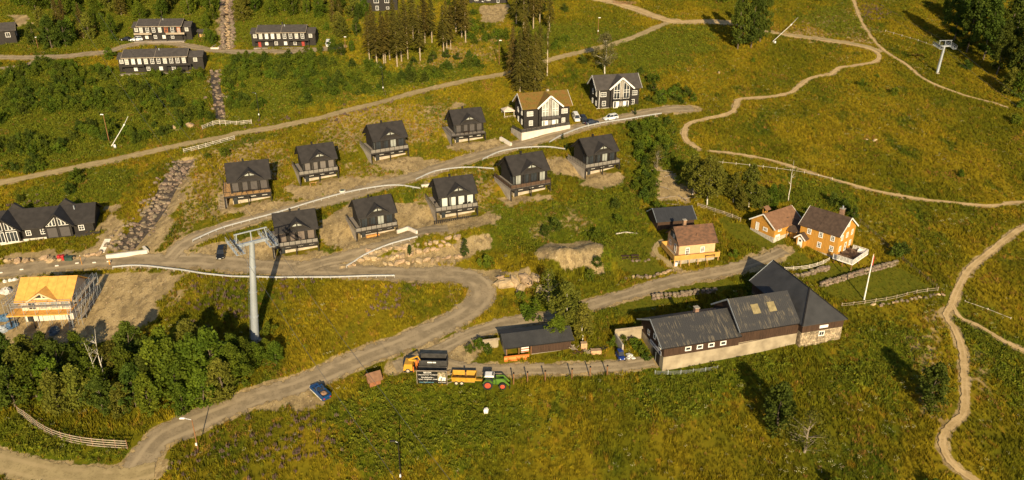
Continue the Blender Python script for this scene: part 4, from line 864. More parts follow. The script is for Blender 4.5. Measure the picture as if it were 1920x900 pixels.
def bay(pts, zs, step=2.2):
    for (a, b) in zip(pts, pts[1:]):
        a, b = Vector(a), Vector(b); n = max(1, round((b-a).length/step)); nrm = Vector((-(b-a).y, (b-a).x, 0)).normalized()*-.8
        for i in range(n+1):
            for off in (Vector(), nrm):
                q = a.lerp(b, i/n)+off; M().tube((q.x,q.y,-1.5), (q.x,q.y,zs[-1]+1.1), .036, n=5).build('standard', STEEL, sc)
        for z in zs:
            M().beam(a+nrm*.5+Vector((0,0,z)), b+nrm*.5+Vector((0,0,z)), .7, .06).build('platform', WOODGREY, sc)
            for hh in (.55, 1.05): M().beam(a+nrm+Vector((0,0,z+hh)), b+nrm+Vector((0,0,z+hh)), .05).build('guard_tube', STEEL, sc); M().beam(a+Vector((0,0,z+hh)), b+Vector((0,0,z+hh)), .045).build('guard_tube', STEEL, sc)
        for i in range(n):
            u, v = a.lerp(b, i/n)+nrm, a.lerp(b, (i+1)/n)+nrm; M().beam(u+Vector((0,0,zs[0])), v+Vector((0,0,zs[-1])), .04).build('diagonal_tube', STEEL, sc)
bay([(W+1.4, 9.0, 0), (W+1.4, -1.6, 0)][::-1], [1.2, 3.3, 5.3]); bay([(-1.0, -1.2, 0), (W+.6, -1.2, 0)], [4.6]); bay([(-2.0, 8.0, 0), (-2.0, -1.2, 0)], [2.5, 4.8])
ld = thing('ladder', 'steel scaffold stair tower at the right corner of the unfinished cabin', 'ladder', p+Vector((W+.2, -2.0, 0)), rot)
for x in (0, .7): M().beam((x, 0, -1), (x, 1.2, 4.8), .06).build('stile', STEEL, ld)
for i in range(18): M().beam((0, 1.2*i/18, -1+5.8*i/18), (.7, 1.2*i/18, -1+5.8*i/18), .05).build('rung', STEEL, ld)
# ---- gazebo tent by the turf-roofed house
q = G(946, 221); o = thing('party_tent', 'small cream party tent left of the turf-roofed house', 'tent', q, R(17))
for x in (0, 3):
    for y in (0, 3): M().box(x-.05, x+.05, y-.05, y+.05, -.5, 2.1).build('tent_pole', WHITE, o)
m = M(); 
for a_, b_ in (((-.2,-.2),(3.2,-.2)), ((3.2,-.2),(3.2,3.2)), ((3.2,3.2),(-.2,3.2)), ((-.2,3.2),(-.2,-.2))): m.face([(*a_,2.1), (*b_,2.1), (1.5,1.5,3.0)]); m.face([(*a_,1.8), (*b_,1.8), (*b_,2.1), (*a_,2.1)])
m.build('canopy', mat('cream_canvas', (.62,.50,.40), .8), o); M().box(-.4, 3.6, -.6, 4.2, -.3, -.05).build('floor_deck', PINE, o)
for i in range(9): M().box(-.4+i*.48, -.1+i*.48, -.66, -.61, -.3, .75).build('picket', WOODGREY, o)
# ================================================================== ROADSIDE THINGS, VEHICLES
def line3(P, step):
    C = catmull([G(*p) for p in P], .5); d = np.concatenate([[0], np.cumsum(np.linalg.norm(np.diff(C, axis=0), axis=1))]); n = max(1, round(d[-1]/step)); t = np.linspace(0, d[-1], n+1)
    return [Vector((x, y, gz(x, y))) for x, y in zip(np.interp(t, d, C[:, 0]), np.interp(t, d, C[:, 1]))]
def guardrail(P, label, h=.72, step=2.0):
    Q = line3(P, step); o = thing('guardrail', label, 'guardrail', Q[0], 0, 'white guardrails along the cabin roads'); b = Q[0]
    for i, q in enumerate(Q):
        q = q-b; M().box(q.x-.05, q.x+.05, q.y-.05, q.y+.05, q.z-.4, q.z+h-.02).build('post', RAIL, o)
    for u, v in zip(Q, Q[1:]):
        u, v = u-b, v-b; d = (v-u); n = Vector((d.y, -d.x, 0)).normalized()*.1; up = Vector((0,0,1)); w = .27
        m = M(); pr = [(0, -w/2), (.06, -w/4), (0, 0), (.06, w/4), (0, w/2)]
        for (a0, z0), (a1, z1) in zip(pr, pr[1:]):
            f = [u+n.normalized()*(a0+.1)+up*(h-.12+z0), v+n.normalized()*(a0+.1)+up*(h-.12+z0), v+n.normalized()*(a1+.1)+up*(h-.12+z1), u+n.normalized()*(a1+.1)+up*(h-.12+z1)]; m.face(f)
        m.beam(u+up*(h+.05), v+up*(h+.05), .18, .06); m.build('beam', RAIL, o)
guardrail([(212,505),(260,502),(320,508),(390,518),(470,523),(560,524),(650,523),(740,521)], 'longest white guardrail, along the lower gravel road above the meadow bank')
guardrail([(362,455),(420,430),(500,408),(560,390),(640,367),(700,355),(745,351),(788,357)], 'curved white guardrail climbing past the lift tower between the two cabin rows')
guardrail([(780,340),(815,325),(860,318),(900,318),(926,320)], 'short bent white guardrail above the pale-blind cabin')
guardrail([(905,302),(940,287),(985,280),(1030,279),(1060,283)], 'bent white guardrail under the turf-roofed house bend, left of the last lower cabin')
guardrail([(1030,270),(1055,256),(1095,241),(1150,230),(1200,222),(1240,216)], 'white guardrail along the road edge below the parked white car')
guardrail([(650,503),(680,484),(720,466),(755,455),(783,448)], 'short white guardrail above the tan quarry rocks')
def fence(P, label, h=1.1, rails_=3, step=2.2, m=WOODGREY, rw=.12, name='fence', cat='fence', pm=None, straight=False):
    Q = line3(P, step); b = Q[0]
    if straight:
        for i, q in enumerate(Q): q.z = Q[0].z+(Q[-1].z-Q[0].z)*i/(len(Q)-1)
    o = thing(name, label, cat, b)
    for q in Q: q = q-b; M().box(q.x-.06, q.x+.06, q.y-.06, q.y+.06, q.z-.4, q.z+h+.05).build('post', pm or m, o)
    for u, v in zip(Q, Q[1:]):
        for i in range(rails_):
            z = Vector((0, -.085, h*(i+.75)/rails_-.05)); M().beam(u-b+z, v-b+z, .045, rw).build('rail', m, o)
PALEW = mat('bleached_fence_wood', (.52,.46,.38), .8, var=.15)
fence([(36,778),(55,790),(78,808),(105,822),(140,832),(180,838),(240,842)], 'tall grey bridge fence of four boards curving below the grove at the bottom left', 1.9, 4, 2.0, WOODGREY, .16, pm=mat('rusty_post', (.20,.10,.06), .8))
fence([(380,243),(410,239),(440,235),(472,232)], 'short white board fence where the stream meets the grass track', 1.3, 3, 2.2, PALEW, .13, straight=True)
fence([(345,287),(375,279),(410,270),(440,262)], 'pale board bridge rail beside the grass track', 1.3, 3, 2.2, PALEW, .13, straight=True)
fence([(1308,388),(1340,398),(1370,408),(1388,416)], 'grey rail fence on the lawn behind the apricot house', 1.1, 3, 2.2, WOODGREY)
fence([(1470,508),(1500,506),(1530,500),(1554,490)], 'pale rail fence curving up to the farmhouse deck', 1.0, 3, 2.0, PALEW)
fence([(1578,575),(1620,570),(1680,560),(1720,550),(1758,545)], 'low wire fence with pale rail below the flagpole lawn', .9, 2, 2.6, WOODGREY, .07)
fence([(1612,418),(1640,440),(1670,470),(1700,495),(1755,540)], 'dark post fence running down the meadow edge right of the farmhouse', .95, 2, 2.8, mat('old_dark_fence', (.12,.09,.06), .9), .06)
fence([(1228,702),(1270,702),(1310,698),(1345,693)], 'grey mesh fence in the grass below the barn wall', .9, 4, 2.4, STEEL, .03)
fence([(1330,305),(1400,312),(1480,322),(1560,338)], 'thin pale rope fence along the hay trail above the birches', .8, 1, 3.5, PALEW, .06)
fence([(1660,60),(1700,72),(1740,85),(1765,94)], 'row of pale stakes with a rope beside the forest shadow', .8, 1, 3.5, PALEW, .05)
fence([(1150,6),(1170,8),(1192,9)], 'brown slatted cattle fence at the top edge beside the hill road', 1.3, 4, 2.0, mat('brown_rails', (.22,.12,.06), .85))
fence([(1809,566),(1850,580),(1895,598)], 'lying pale cable on short stakes right of the worn trail', .35, 1, 5, PALEW, .07, name='cable_run')
# row of tarred posts by the yard
for i, (x, y) in enumerate(((838,716),(874,716),(963,720),(989,718),(1022,716),(1072,712),(1106,708),(1138,706))):
    q = G(x, y); lab = ['dark timber post standing at the right edge of the black billboard', 'dark timber post in front of the yellow tipping trailer', 'dark timber post in front of the green tractor loader', 'first brown post right of the tractor', 'second brown post right of the tractor', 'third brown post right of the tractor', 'fourth brown post right of the tractor', 'last brown post of the row, nearest the barn'][i]
    o = thing('timber_post', lab, 'post', q, 0, 'row of timber posts along the yard')
    M().tube((0,0,-.4), (0,0,2.3), .12, .11, 8).build('post_shaft', WOODPOST, o); M().tube((0,0,2.303), (0,0,2.55), .16, .15, 8).build('post_cap', DARKTRIM, o)
# street lamps
def lamp(px, py, h, label, pm=WOODPOST, arm=(-1.3, 0), meter=True):
    q = G(px, py); o = thing('street_lamp', label, 'street lamp', q, 0, 'street lamps of the resort')
    M().tube((0,0,-.5), (0,0,h), .11, .08, 8).build('pole', pm, o); M().tube((0,0,h-.1), (arm[0],arm[1],h+.25), .04, n=6).build('arm', STEEL, o)
    c = Vector((arm[0]*1.2, arm[1]*1.2, h+.25)); M().hexa([c+Vector(v) for v in ((-.45,-.18,-.08),(.45,-.18,-.08),(.45,.18,-.08),(-.45,.18,-.08),(-.35,-.12,.1),(.35,-.12,.1),(.35,.12,.1),(-.35,.12,.1))]).build('lamp_head', DARKTRIM if pm is DARKTRIM else WHITE, o)
    if meter: M().box(-.12, .12, -.32, -.12, 1.4, 1.9).build('meter_box', WHITE, o)
lamp(372, 846, 6.6, 'street lamp leaning over the gravel road near the curved bridge fence')
lamp(752, 905, 8.2, 'dark lamp pole standing in the meadow at the bottom edge', DARKTRIM, (-.7, 0))
lamp(487, 224, 8.0, 'dark lamp pole on the bank left above the grass track', DARKTRIM, (-.6, 0))
lamp(719, 173, 8.0, 'dark lamp pole below the tall spruces by the grass track', DARKTRIM, (-.4, 0))
lamp(936, 122, 8.2, 'wooden lamp pole just left of the dense spruce clump', WOODPOST, (.4, 0), False)
lamp(1121, 66, 6.2, 'wooden lamp pole behind the grey birch by the hill road', WOODPOST, (.3, 0))
lamp(205, 267, 8.0, 'rusty brown lamp pole beside the tilted snow lance on the scrub bank', mat('rust_pole', (.25,.12,.05), .8), (-.3, 0), False)
lamp(648, 94, 4.5, 'short lamp pole right of the parked white van', WOODPOST, (.2, 0), False)
lamp(72, 92, 4.0, 'short lamp pole beside the upper road at the left', WOODPOST, (.2, 0), False)
# snow lances
def lance(px, py, tip, label, h):
    q = G(px, py); o = thing('snow_lance', label, 'snow lance', q); t = HP(*tip, q.z+h); d = Vector(((t-q).x, (t-q).y, h)); b = Vector((0,0,1.2))
    M().tube((0,0,-.3), (0,0,1.2), .12, n=8).build('stand', STEEL, o); M().tube(b-d.normalized()*.8, d*.72, .1, .08, 8).build('lower_tube', WHITE, o); M().tube(d*.721, d, .05, .04, 8).build('lance_tube', WHITE, o)
    M().tube(d*.70, d*.74, .22, .22, 8).build('collar', WHITE, o); M().box(.3, .8, -.3, .1, -.2, 1.0).build('control_box', WHITE, o); M().tube((-.6,-.1,.6), (0,0,1.2), .06, n=6).build('hose', mat('yellow_hose', (.6,.45,.08), .6), o)
lance(213, 277, (240,218), 'white tilted snow lance in the scrub left of the grass track', 7.2)
lance(1450, 82, (1496,33), 'white tilted snow lance beside the upper hay track right of the aspens', 6.2)
# flagpole
q = G(1620, 562); t = HP(1641, 462, q.z+12.2); o = thing('flagpole', 'tall white flagpole on the lawn below the farmhouse deck', 'flagpole', q)
M().tube((0,0,-.4), (0,0,10.6), .16, .07, 8).build('pole', WHITE, o); M().tube((0,0,10.6), (0,0,10.75), .14, .1, 8).build('finial', PINE, o)
m = M()
for i in range(6): m.prism([(.1,.04*(i%2),10.2-.35*i), (.32+.05*(i%2),.08,10.15-.35*i), (.3,.05,9.8-.35*i), (.1,.02,9.85-.35*i)], (0,.02,0))
m.build('pennant', mat('red_flag_cloth', (.5,.05,.04), .8), o)
# ---- lift towers and ropes
def lift(label, q, top, r0, r1, along, sc, gantry):
    o = thing('lift_tower', label, 'lift tower', q, 0, 'chairlift towers'); T = Vector(top)-q; a = Vector(along).normalized(); c = Vector((-a.y, a.x, 0)).normalized()
    if c.x < 0: c = -c
    n = 4
    for i in range(n):
        u = T*(i/n); v = T*((i+1)/n-.004); M().tube(u-(Vector((0,0,.6)) if i == 0 else Vector()), v, r0+(r1-r0)*i/n, r0+(r1-r0)*(i+1)/n, 20).build('tube_section', STEEL, o, smooth=False)
        if i: M().tube(u-Vector((0,0,.08)), u+Vector((0,0,.08)), r0+(r1-r0)*i/n+.1, n=20).build('flange', STEEL, o)
    w = 3.1*sc; up = Vector((0,0,1))
    M().beam(T-c*w-up*.3, T+c*w-up*.3, .5*sc, .55*sc).build('crossarm', STEEL, o)
    if gantry:
        for s in (-1, 1): M().beam(T+c*s*w*.95, T+c*s*w*.85+up*2.0*sc, .16*sc).build('gantry_leg', STEEL, o)
        M().beam(T-c*w+up*2.05*sc, T+c*w+up*2.05*sc, .2*sc).build('gantry_beam', STEEL, o); M().tube(T+up*.1, T+up*2.0*sc, .12*sc, n=8).build('gantry_post', STEEL, o)
    ends = []
    for s in (-1, 1):
        b = T+c*s*w; Lh = 2.9*sc
        M().beam(b-a*Lh-up*.2, b+a*Lh-up*.2, .14*sc, .34*sc).build('sheave_beam', STEEL, o)
        for i in range(8):
            p = b+a*(-Lh+.35*sc+i*(2*Lh-.7*sc)/7)+up*.1; M().tube(p-c*.07, p+c*.07, .25*sc, n=12).build('sheave', RUBBER, o)
        for sd_ in (-1, 1):
            e = b+c*sd_*.62*sc-up*.55
            M().beam(e-a*Lh, e+a*Lh, .4*sc, .05).build('walkway', STEEL, o)
            for hh in (.55, 1.1): M().beam(e-a*Lh+up*hh+c*sd_*.2, e+a*Lh+up*hh+c*sd_*.2, .045).build('handrail', STEEL, o)
            for i in range(7): g = e+a*(-Lh+i*Lh/3)+c*sd_*.2; M().beam(g, g+up*1.1, .05).build('stanchion', STEEL, o)
        for i in range(5): g = b+a*(-Lh+i*Lh/2); M().beam(g-c*.8*sc-up*.5, g+c*.8*sc-up*.5, .08).build('bracket', STEEL, o)
        ends.append(q+b+up*.38*sc)
    M().tube((0,0,-.7), (0,0,.12), r0*1.7, n=16).build('footing', CONC, o)
    k = M()
    for i in range(int(T.length/.35)):
        p = T*(i*.35/T.length)+Vector((-r0*1.15,0,0)); k.beam(p-Vector((0,.2,0)), p+Vector((0,.2,0)), .03)
    k.build('rungs', STEEL, o, kind='stuff'); return o, ends
def rope(a, b, sag, label, grp):
    m = M(); n = 14; p0 = a
    for i in range(1, n+1):
        t = i/n; p = a.lerp(b, t)-Vector((0,0,4*sag*t*(1-t))); m.tube(p0-a, p-a, .028, n=5, caps=False); p0 = p
    o = m.build('haul_rope', mat('steel_rope', (.12,.12,.12), .5, metal=.5), None); o.location = a; o['label'] = label; o['category'] = 'rope'; o['group'] = grp
q = G(478, 637); hT = 21.6; zc = q.z+hT
d0, d1 = HP(464, 481, zc), HP(743, 867, zc-9); al = (d1-d0).normalized()
al2 = Vector((al.x, al.y, -.10)).normalized()
tt = HP(472, 452, q.z+hT)
o, E2 = lift('tall grey lift tower rising from the meadow bank in front of the cabins', q, tt, .82, .48, al2, 1.0, True)
for s, e in zip(('left', 'right'), E2):
    b = e+Vector((al.x, al.y, 0)).normalized()*80; b.z = e.z-15
    rope(e, b, 1.2, f'{s} haul rope running downhill from the tall lift tower', 'haul ropes of the tall tower'); b = e-Vector((al.x, al.y, 0)).normalized()*130; b.z = e.z+24
    rope(e, b, 2.0, f'{s} haul rope running uphill from the tall lift tower', 'haul ropes of the tall tower')
q = G(1757, 137); a1 = G(1700, 78); a2 = G(1880, 200); al = (a2-a1); al.z = 0; al.normalize()
o, E2 = lift('distant grey lift tower on the slope beside the dark forest', q, q+Vector((.5, 0, 9.4)), .48, .34, (al.x, al.y, -.18), .75, True)
for s, e in zip(('left', 'right'), E2):
    b = e+al*110; b.z = e.z-20; rope(e, b, 2, f'{s} haul rope running downhill from the distant lift tower', 'haul ropes of the distant tower')
    b = e-al*120; b.z = e.z+20; rope(e, b, 2, f'{s} haul rope running uphill from the distant lift tower', 'haul ropes of the distant tower')
# ---- vehicles
CARG = mat('car_glass', (.02,.022,.025), .08, spec=.8, var=.1); LAMPW = mat('lamp_lens', (.7,.68,.62), .2, var=.05); LAMPR = mat('tail_lens', (.45,.02,.02), .3, var=.05); HUB = mat('alloy_rim', (.45,.45,.45), .35, metal=.6)
def wheel(o, x, y, r, w, rim=HUB, name='wheel', k=1):
    a = add(name, M().tube((0,-w/2,0), (0,w/2,0), r, n=18).mesh('tyre', RUBBER), o, (x, y, r)); s = -1 if y < 0 else 1
    M().tube((0, s*(w/2+.005), 0), (0, s*(w/2+.03), 0), r*.62, r*.5, 14).build('rim', rim, a); return a
def loft(secs):
    """closed body from cross sections: (x, half width, z low, z high, half width top)"""
    m = M(); R_ = []
    for x, w, z0, z1, wt in secs:
        n = len(m.v); m.v += [(x,-w*.94,z0), (x,-w,z0+(z1-z0)*.35), (x,-w*.985,z0+(z1-z0)*.72), (x,-wt,z1-.0), (x,wt,z1), (x,w*.985,z0+(z1-z0)*.72), (x,w,z0+(z1-z0)*.35), (x,w*.94,z0)]; R_.append(n)
    for a, b in zip(R_, R_[1:]):
        for i in range(8): j = (i+1) % 8; m.f.append((a+i, a+j, b+j, b+i))
    m.f.append(tuple(R_[0]+i for i in range(7, -1, -1))); m.f.append(tuple(R_[-1]+i for i in range(8))); return m
def car(px, py, px2, py2, label, col, kind='suv', group='parked cars of the hamlet', cat='car', L=4.6):
    a = G(px, py); b = G(px2, py2); c = (a+b)/2; rz = math.atan2(b.y-a.y, b.x-a.x); tilt = math.atan2(b.z-a.z, (b.xy-a.xy).length)
    o = thing('parked_car' if kind != 'van' else 'parked_van', label, cat, Vector((c.x, c.y, gz(c.x, c.y)+.07)), 0, group, (0, -tilt*.8, rz)); FOOT.append((c.x, c.y, rz, -L/2-.3, L/2+.3, -1.3, 1.3))
    p = mat('car_paint_'+label.split()[0]+('_'+kind), col, .28, var=.03, spec=.6); h = {'suv': .98, 'sedan': .88, 'van': 1.1, 'pickup': 1.05}[kind]; l = L/2
    loft([(-l,.72,.42,h*.82,.62), (-l+.12,.86,.28,h*.97,.76), (-l+.8,.9,.24,h,.8), (.4,.9,.24,h,.8), (l-1.15,.89,.24,h*.96,.78), (l-.25,.84,.27,h*.8,.7), (l,.66,.38,h*.66,.55)]).build('body', p, o, smooth=False)
    ht = {'suv': 1.68, 'sedan': 1.42, 'van': 1.95, 'pickup': 1.75}[kind]; cx0, cx1 = {'suv': (-l+.15, l-1.25), 'sedan': (-l+.75, l-1.3), 'van': (-l+.05, l-.75), 'pickup': (-.35, l-1.35)}[kind]
    r0, r1 = (cx0+(.35 if kind in ('suv','van') else .55), cx1-(.75 if kind != 'van' else .6))
    g = M(); zb = h-.02
    g.v += [(cx0,-.8,zb),(cx1,-.8,zb),(cx1,.8,zb),(cx0,.8,zb),(r0,-.62,ht-.06),(r1,-.62,ht-.06),(r1,.62,ht-.06),(r0,.62,ht-.06)]; g.f += [(0,1,5,4),(1,2,6,5),(2,3,7,6),(3,0,4,7),(4,5,6,7),(3,2,1,0)]; g.build('windows', CARG, o)
    M().hexa([(r0-.04,-.66,ht-.057),(r1+.04,-.66,ht-.057),(r1+.04,.66,ht-.057),(r0-.04,.66,ht-.057),(r0+.1,-.55,ht+.03),(r1-.1,-.55,ht+.03),(r1-.1,.55,ht+.03),(r0+.1,.55,ht+.03)]).build('roof', p, o)
    for s in (-1, 1):
        for u0, u1 in ((0, .0), (.5, .5), (1, 1)):
            x0 = cx0+(cx1-cx0)*u0; x1 = r0+(r1-r0)*u1; M().beam((x0, s*.815, zb), (x1, s*.635, ht-.05), .07, .05).build('pillar', p, o)
        M().box(l-.28, l-.1, s*.62-.16, s*.62+.16, h*.58, h*.72).build('headlight', LAMPW, o); M().box(-l-.02, -l+.1, s*.62-.12, s*.62+.12, h*.62, h*.85).build('tail_light', LAMPR, o)
        M().box(cx1-.25, cx1-.05, s*.98-.1, s*.98+.1, h, h+.14).build('mirror', p, o)
        for x in (-l+.85, l-.9): wheel(o, x, s*.80, .34, .22)
    M().box(l-.02, l+.02, -.26, .26, .42, .54).build('number_plate', WHITE, o)
    return o, p
car(417, 468, 413, 489, 'black car parked on the gravel beside the tall lift tower', (.012,.013,.014), 'suv')
# dark, white and hidden cars by the turf house
car(1158, 222, 1132, 227, 'white estate car parked alone on the road below the plain dark house', (.72,.72,.70), 'suv')
car(1076, 217, 1084, 233, 'white van parked against the turf-roofed house', (.70,.69,.66), 'van', cat='van')
car(1089, 221, 1100, 236, 'charcoal car parked between the white van and the navy car', (.014,.014,.016), 'suv')
car(1097, 234, 1122, 231, 'navy car parked crosswise behind the charcoal car', (.012,.018,.035), 'sedan')
car(271, 76, 243, 78, 'pale estate car parked in front of the orange-framed row house', (.66,.67,.68), 'suv')
car(247, 77, 228, 76, 'jet-black car half hidden behind the pale estate car', (.012,.012,.014), 'sedan')
car(616, 80, 616, 93, 'small-looking white van at the right end of the red-doored row house', (.72,.71,.68), 'van', cat='van')
car(925, 4, 900, 5, 'snow-white car at the top edge in front of the far dark house', (.75,.74,.72), 'sedan')
# blue pickup
o, p = car(613, 752, 588, 727, 'blue pickup truck with a rusty load in its bed beside the gravel road', (.008,.05,.16), 'pickup', cat='pickup', L=5.0)
o.name = 'pickup_truck'; CRM = mat('cream_sill', (.62,.58,.48), .5)
M().box(-2.35, -.5, -.72, .72, 1.052, 1.07).build('bed_floor', mat('bed_liner', (.05,.05,.045), .8), o)
for s in (-1, 1): M().box(-2.42, -.45, s*.82-.05, s*.82+.05, 1.05, 1.34).build('bed_side', p, o); M().box(-2.0, 2.0, s*.93-.03, s*.93+.03, .3, .48).build('sill', CRM, o)
M().box(-2.46, -2.38, -.78, .78, 1.04, 1.33).build('tailgate', p, o); M().tube((-1.3,0,1.073), (-1.3,0,1.3), .62, .35, 9).build('load', mat('rusty_load', (.30,.17,.10), .9, var=.4), o)
M().tube((-.36, 0, 1.78), (.75, 0, 1.78), .1, n=8).build('roof_bar', p, o)
# blue utility buggy, white bale debris, orange crates by the shed
UB = mat('buggy_blue', (.015,.04,.20), .4)
q = G(1163, 672); o = thing('utility_buggy', 'small blue utility buggy parked between the shed and the barn', 'buggy', q, R(-80)); FOOT.append((q.x, q.y, 0, -1.5, 1.5, -1.8, 1.8))
loft([(-1.3,.6,.4,.85,.55), (-.2,.68,.35,.8,.6), (.8,.66,.4,.95,.55), (1.35,.5,.5,.8,.4)]).build('body', UB, o)
M().hexa([(-.9,-.55,1.0),(.6,-.55,1.0),(.6,.55,1.0),(-.9,.55,1.0),(-.7,-.45,1.68),(.2,-.45,1.68),(.2,.45,1.68),(-.7,.45,1.68)]).build('cab_glass', CARG, o); M().box(-.8, .3, -.5, .5, 1.683, 1.74).build('roof', UB, o)
for x in (-.85, .85):
    for y in (-.62, .62): wheel(o, x, y, .32, .25)
for s in (-.4, .4): M().box(1.3, 1.36, s-.1, s+.1, .65, .78).build('headlight', LAMPW, o)
q = G(1182, 671); o = thing('wrapped_pallet', 'white film-wrapped pallet of rubble beside the blue buggy', 'pallet', q, .4); m = M()
for i in range(14):
    x, y, z = random.uniform(-.7,.7), random.uniform(-.6,.6), random.uniform(0,.4); s = random.uniform(.15,.35); m.hexa([(x+dx*s*random.uniform(.7,1.2), y+dy*s*random.uniform(.7,1.2), z+dz*s) for dx, dy, dz in ((-1,-1,0),(1,-1,0),(1,1,0),(-1,1,0),(-1,-1,1),(1,-1,1),(1,1,1),(-1,1,1))])
m.build('rubble', mat('white_rubble', (.55,.53,.5), .8), o); M().box(-.9, .9, -.7, .7, -.1, .05).build('pallet_base', WOODGREY, o)
for px, py, lab, w in ((1095, 656, 'upright orange wooden pallet leaning beside the shed', 1.2), (1118, 665, 'low orange wooden crate with a dark top right of the shed', 2.0)):
    q = G(px, py); o = thing('crate', lab, 'crate', q, .1)
    for i in range(5): M().box(-w/2, w/2, -.02, .03, .05+.2*i*(1.4 if w < 2 else .8), .2+.2*i*(1.4 if w < 2 else .8)).build('slat', mat('faded_orange_boards', (.58,.32,.17), .8), o)
    M().box(-w/2, w/2, .033, .9, 0, 1.4 if w < 2 else .85).build('crate_body', mat('faded_boards', (.40,.27,.16), .85), o)
for i, (px, py) in enumerate(((1085, 664), (1103, 662), (1077, 655), (1127, 655))):
    q = G(px, py); o = thing('scrap_heap', ['rusty dark scrap heap at the shed corner', 'pale scrap heap between the two crates', 'grey timber scrap against the shed wall', 'dark scrap behind the low crate'][i], 'scrap', q); m = M()
    for k in range(14): a = Vector((random.uniform(-.7,.7), random.uniform(-.4,.4), random.uniform(0,.2))); m.beam(a, a+Vector((random.uniform(-.9,.9), random.uniform(-.5,.5), random.uniform(.1,.9))), random.uniform(.05,.14))
    m.build('scrap_pieces', [BROWNB, WOODGREY, WOODGREY, DARK][i], o)
# tractor
TG = mat('tractor_green', (.085,.17,.02), .4, var=.06); TGD = mat('tractor_dark_green', (.03,.07,.015), .5); TR = mat('tractor_red_rim', (.48,.07,.035), .45)
q = G(929, 724); o = thing('tractor', 'green tractor with red wheels, white cab roof and front loader', 'tractor', q, R(-2)); FOOT.append((q.x, q.y, 0, -3, 3.4, -1.4, 1.4))
loft([(-.5,.42,.75,1.5,.4), (.2,.45,.75,1.75,.42), (1.5,.44,.75,1.62,.38), (2.05,.36,.8,1.4,.3)]).build('bonnet', TG, o)
M().box(-1.9, 1.9, -.3, .3, .55, .85).build('chassis', TGD, o)
M().hexa([(-1.75,-.7,1.3),(-.3,-.75,1.15),(-.3,.75,1.15),(-1.75,.7,1.3),(-1.7,-.7,2.5),(-.45,-.72,2.5),(-.45,.72,2.5),(-1.7,.7,2.5)]).build('cab_glass', CARG, o)
for x, z in ((-1.72, 1.3), (-1.1, 1.25), (-.38, 1.2)):
    for s in (-.75, .75): M().beam((x, s, z), (x, s, 2.5), .08).build('cab_pillar', TGD, o)
M().hexa([(-1.95,-.85,2.503),(-.2,-.85,2.503),(-.2,.85,2.503),(-1.95,.85,2.503),(-1.8,-.7,2.72),(-.35,-.7,2.72),(-.35,.7,2.72),(-1.8,.7,2.72)]).build('cab_roof', WHITE, o)
M().box(-.55, -.3, -.5, .5, 2.724, 2.8).build('roof_hatch', DARKTRIM, o)
for s in (-1, 1):
    wheel(o, -1.35, s*.95, .92, .55, TR); wheel(o, 1.35, s*.9, .68, .45, TR)
    M().prism([(-2.3,s*1.2,1.3), (-1.9,s*1.2,1.85), (-.9,s*1.2,1.85), (-.45,s*1.2,1.45), (-.6,s*1.2,1.4), (-1.0,s*1.2,1.75), (-1.8,s*1.2,1.75), (-2.2,s*1.2,1.25)], (0,-s*.5,0)).build('fender', TG, o)
    M().beam((.1, s*.62, 1.9), (1.5, s*.62, 1.95), .16, .26).build('loader_arm', TG, o); M().beam((1.45, s*.62, 1.98), (2.75, s*.62, .5), .16, .26).build('loader_arm', TG, o); M().beam((.15, s*.62, .7), (.15, s*.62, 1.9), .14).build('loader_mast', TGD, o)
M().box(2.6, 2.75, -1.0, 1.0, .15, .8).build('tool_carrier', DARKTRIM, o); M().tube((.1,-.5,1.7), (.1,-.5,2.6), .07, n=8).build('exhaust', DARKTRIM, o); M().tube((2.0,-.2,1.1), (2.1,-.2,1.1), .1).build('headlight', LAMPW, o)
# tipping trailer
TY = mat('yellow_trailer_paint', (.48,.26,.03), .5, var=.12); q = G(870, 716)
o = thing('tipping_trailer', 'yellow open tipping trailer behind the green tractor', 'trailer', q, R(-3)); FOOT.append((q.x, q.y, 0, -3, 3, -1.4, 1.4))
x0, x1, y0, y1, zb, zt = -2.1, 2.1, -1.05, 1.05, .75, 1.75; e = .28; t = .07
M().box(x0, x1, y0, y1, zb-.1, zb).build('bed_floor', mat('muddy_bed', (.30,.18,.06), .8, var=.3), o)
M().prism([(x0,y0,zb), (x1,y0,zb), (x1+e,y0-.2,zt), (x0-.1,y0-.2,zt)], (0,t,0)).build('side_board', TY, o); M().prism([(x0,y1,zb), (x1,y1,zb), (x1+e,y1+.2,zt), (x0-.1,y1+.2,zt)], (0,-t,0)).build('side_board', TY, o)
M().prism([(x0,y0+.08,zb), (x0,y1-.08,zb), (x0-.1,y1,zt), (x0-.1,y0,zt)], (t,0,0)).build('tailboard', TY, o); M().prism([(x1,y0+.08,zb), (x1,y1-.08,zb), (x1+e,y1,zt+.15), (x1+e,y0,zt+.15)], (-t,0,0)).build('front_board', TY, o)
for i in range(4): x = x0+.5+i*1.05; M().beam((x, y0-.03, zb), (x, y0-.24, zt-.02), .1).build('rib', TY, o)
M().box(x0+.2, x1+1.4, -.25, .25, zb-.3, zb-.103).build('drawbar', TY, o)
for x in (-1.3, -.3):
    for s in (-1, 1): wheel(o, x, s*.95, .42, .35, mat('tan_rim', (.45,.38,.28), .6))
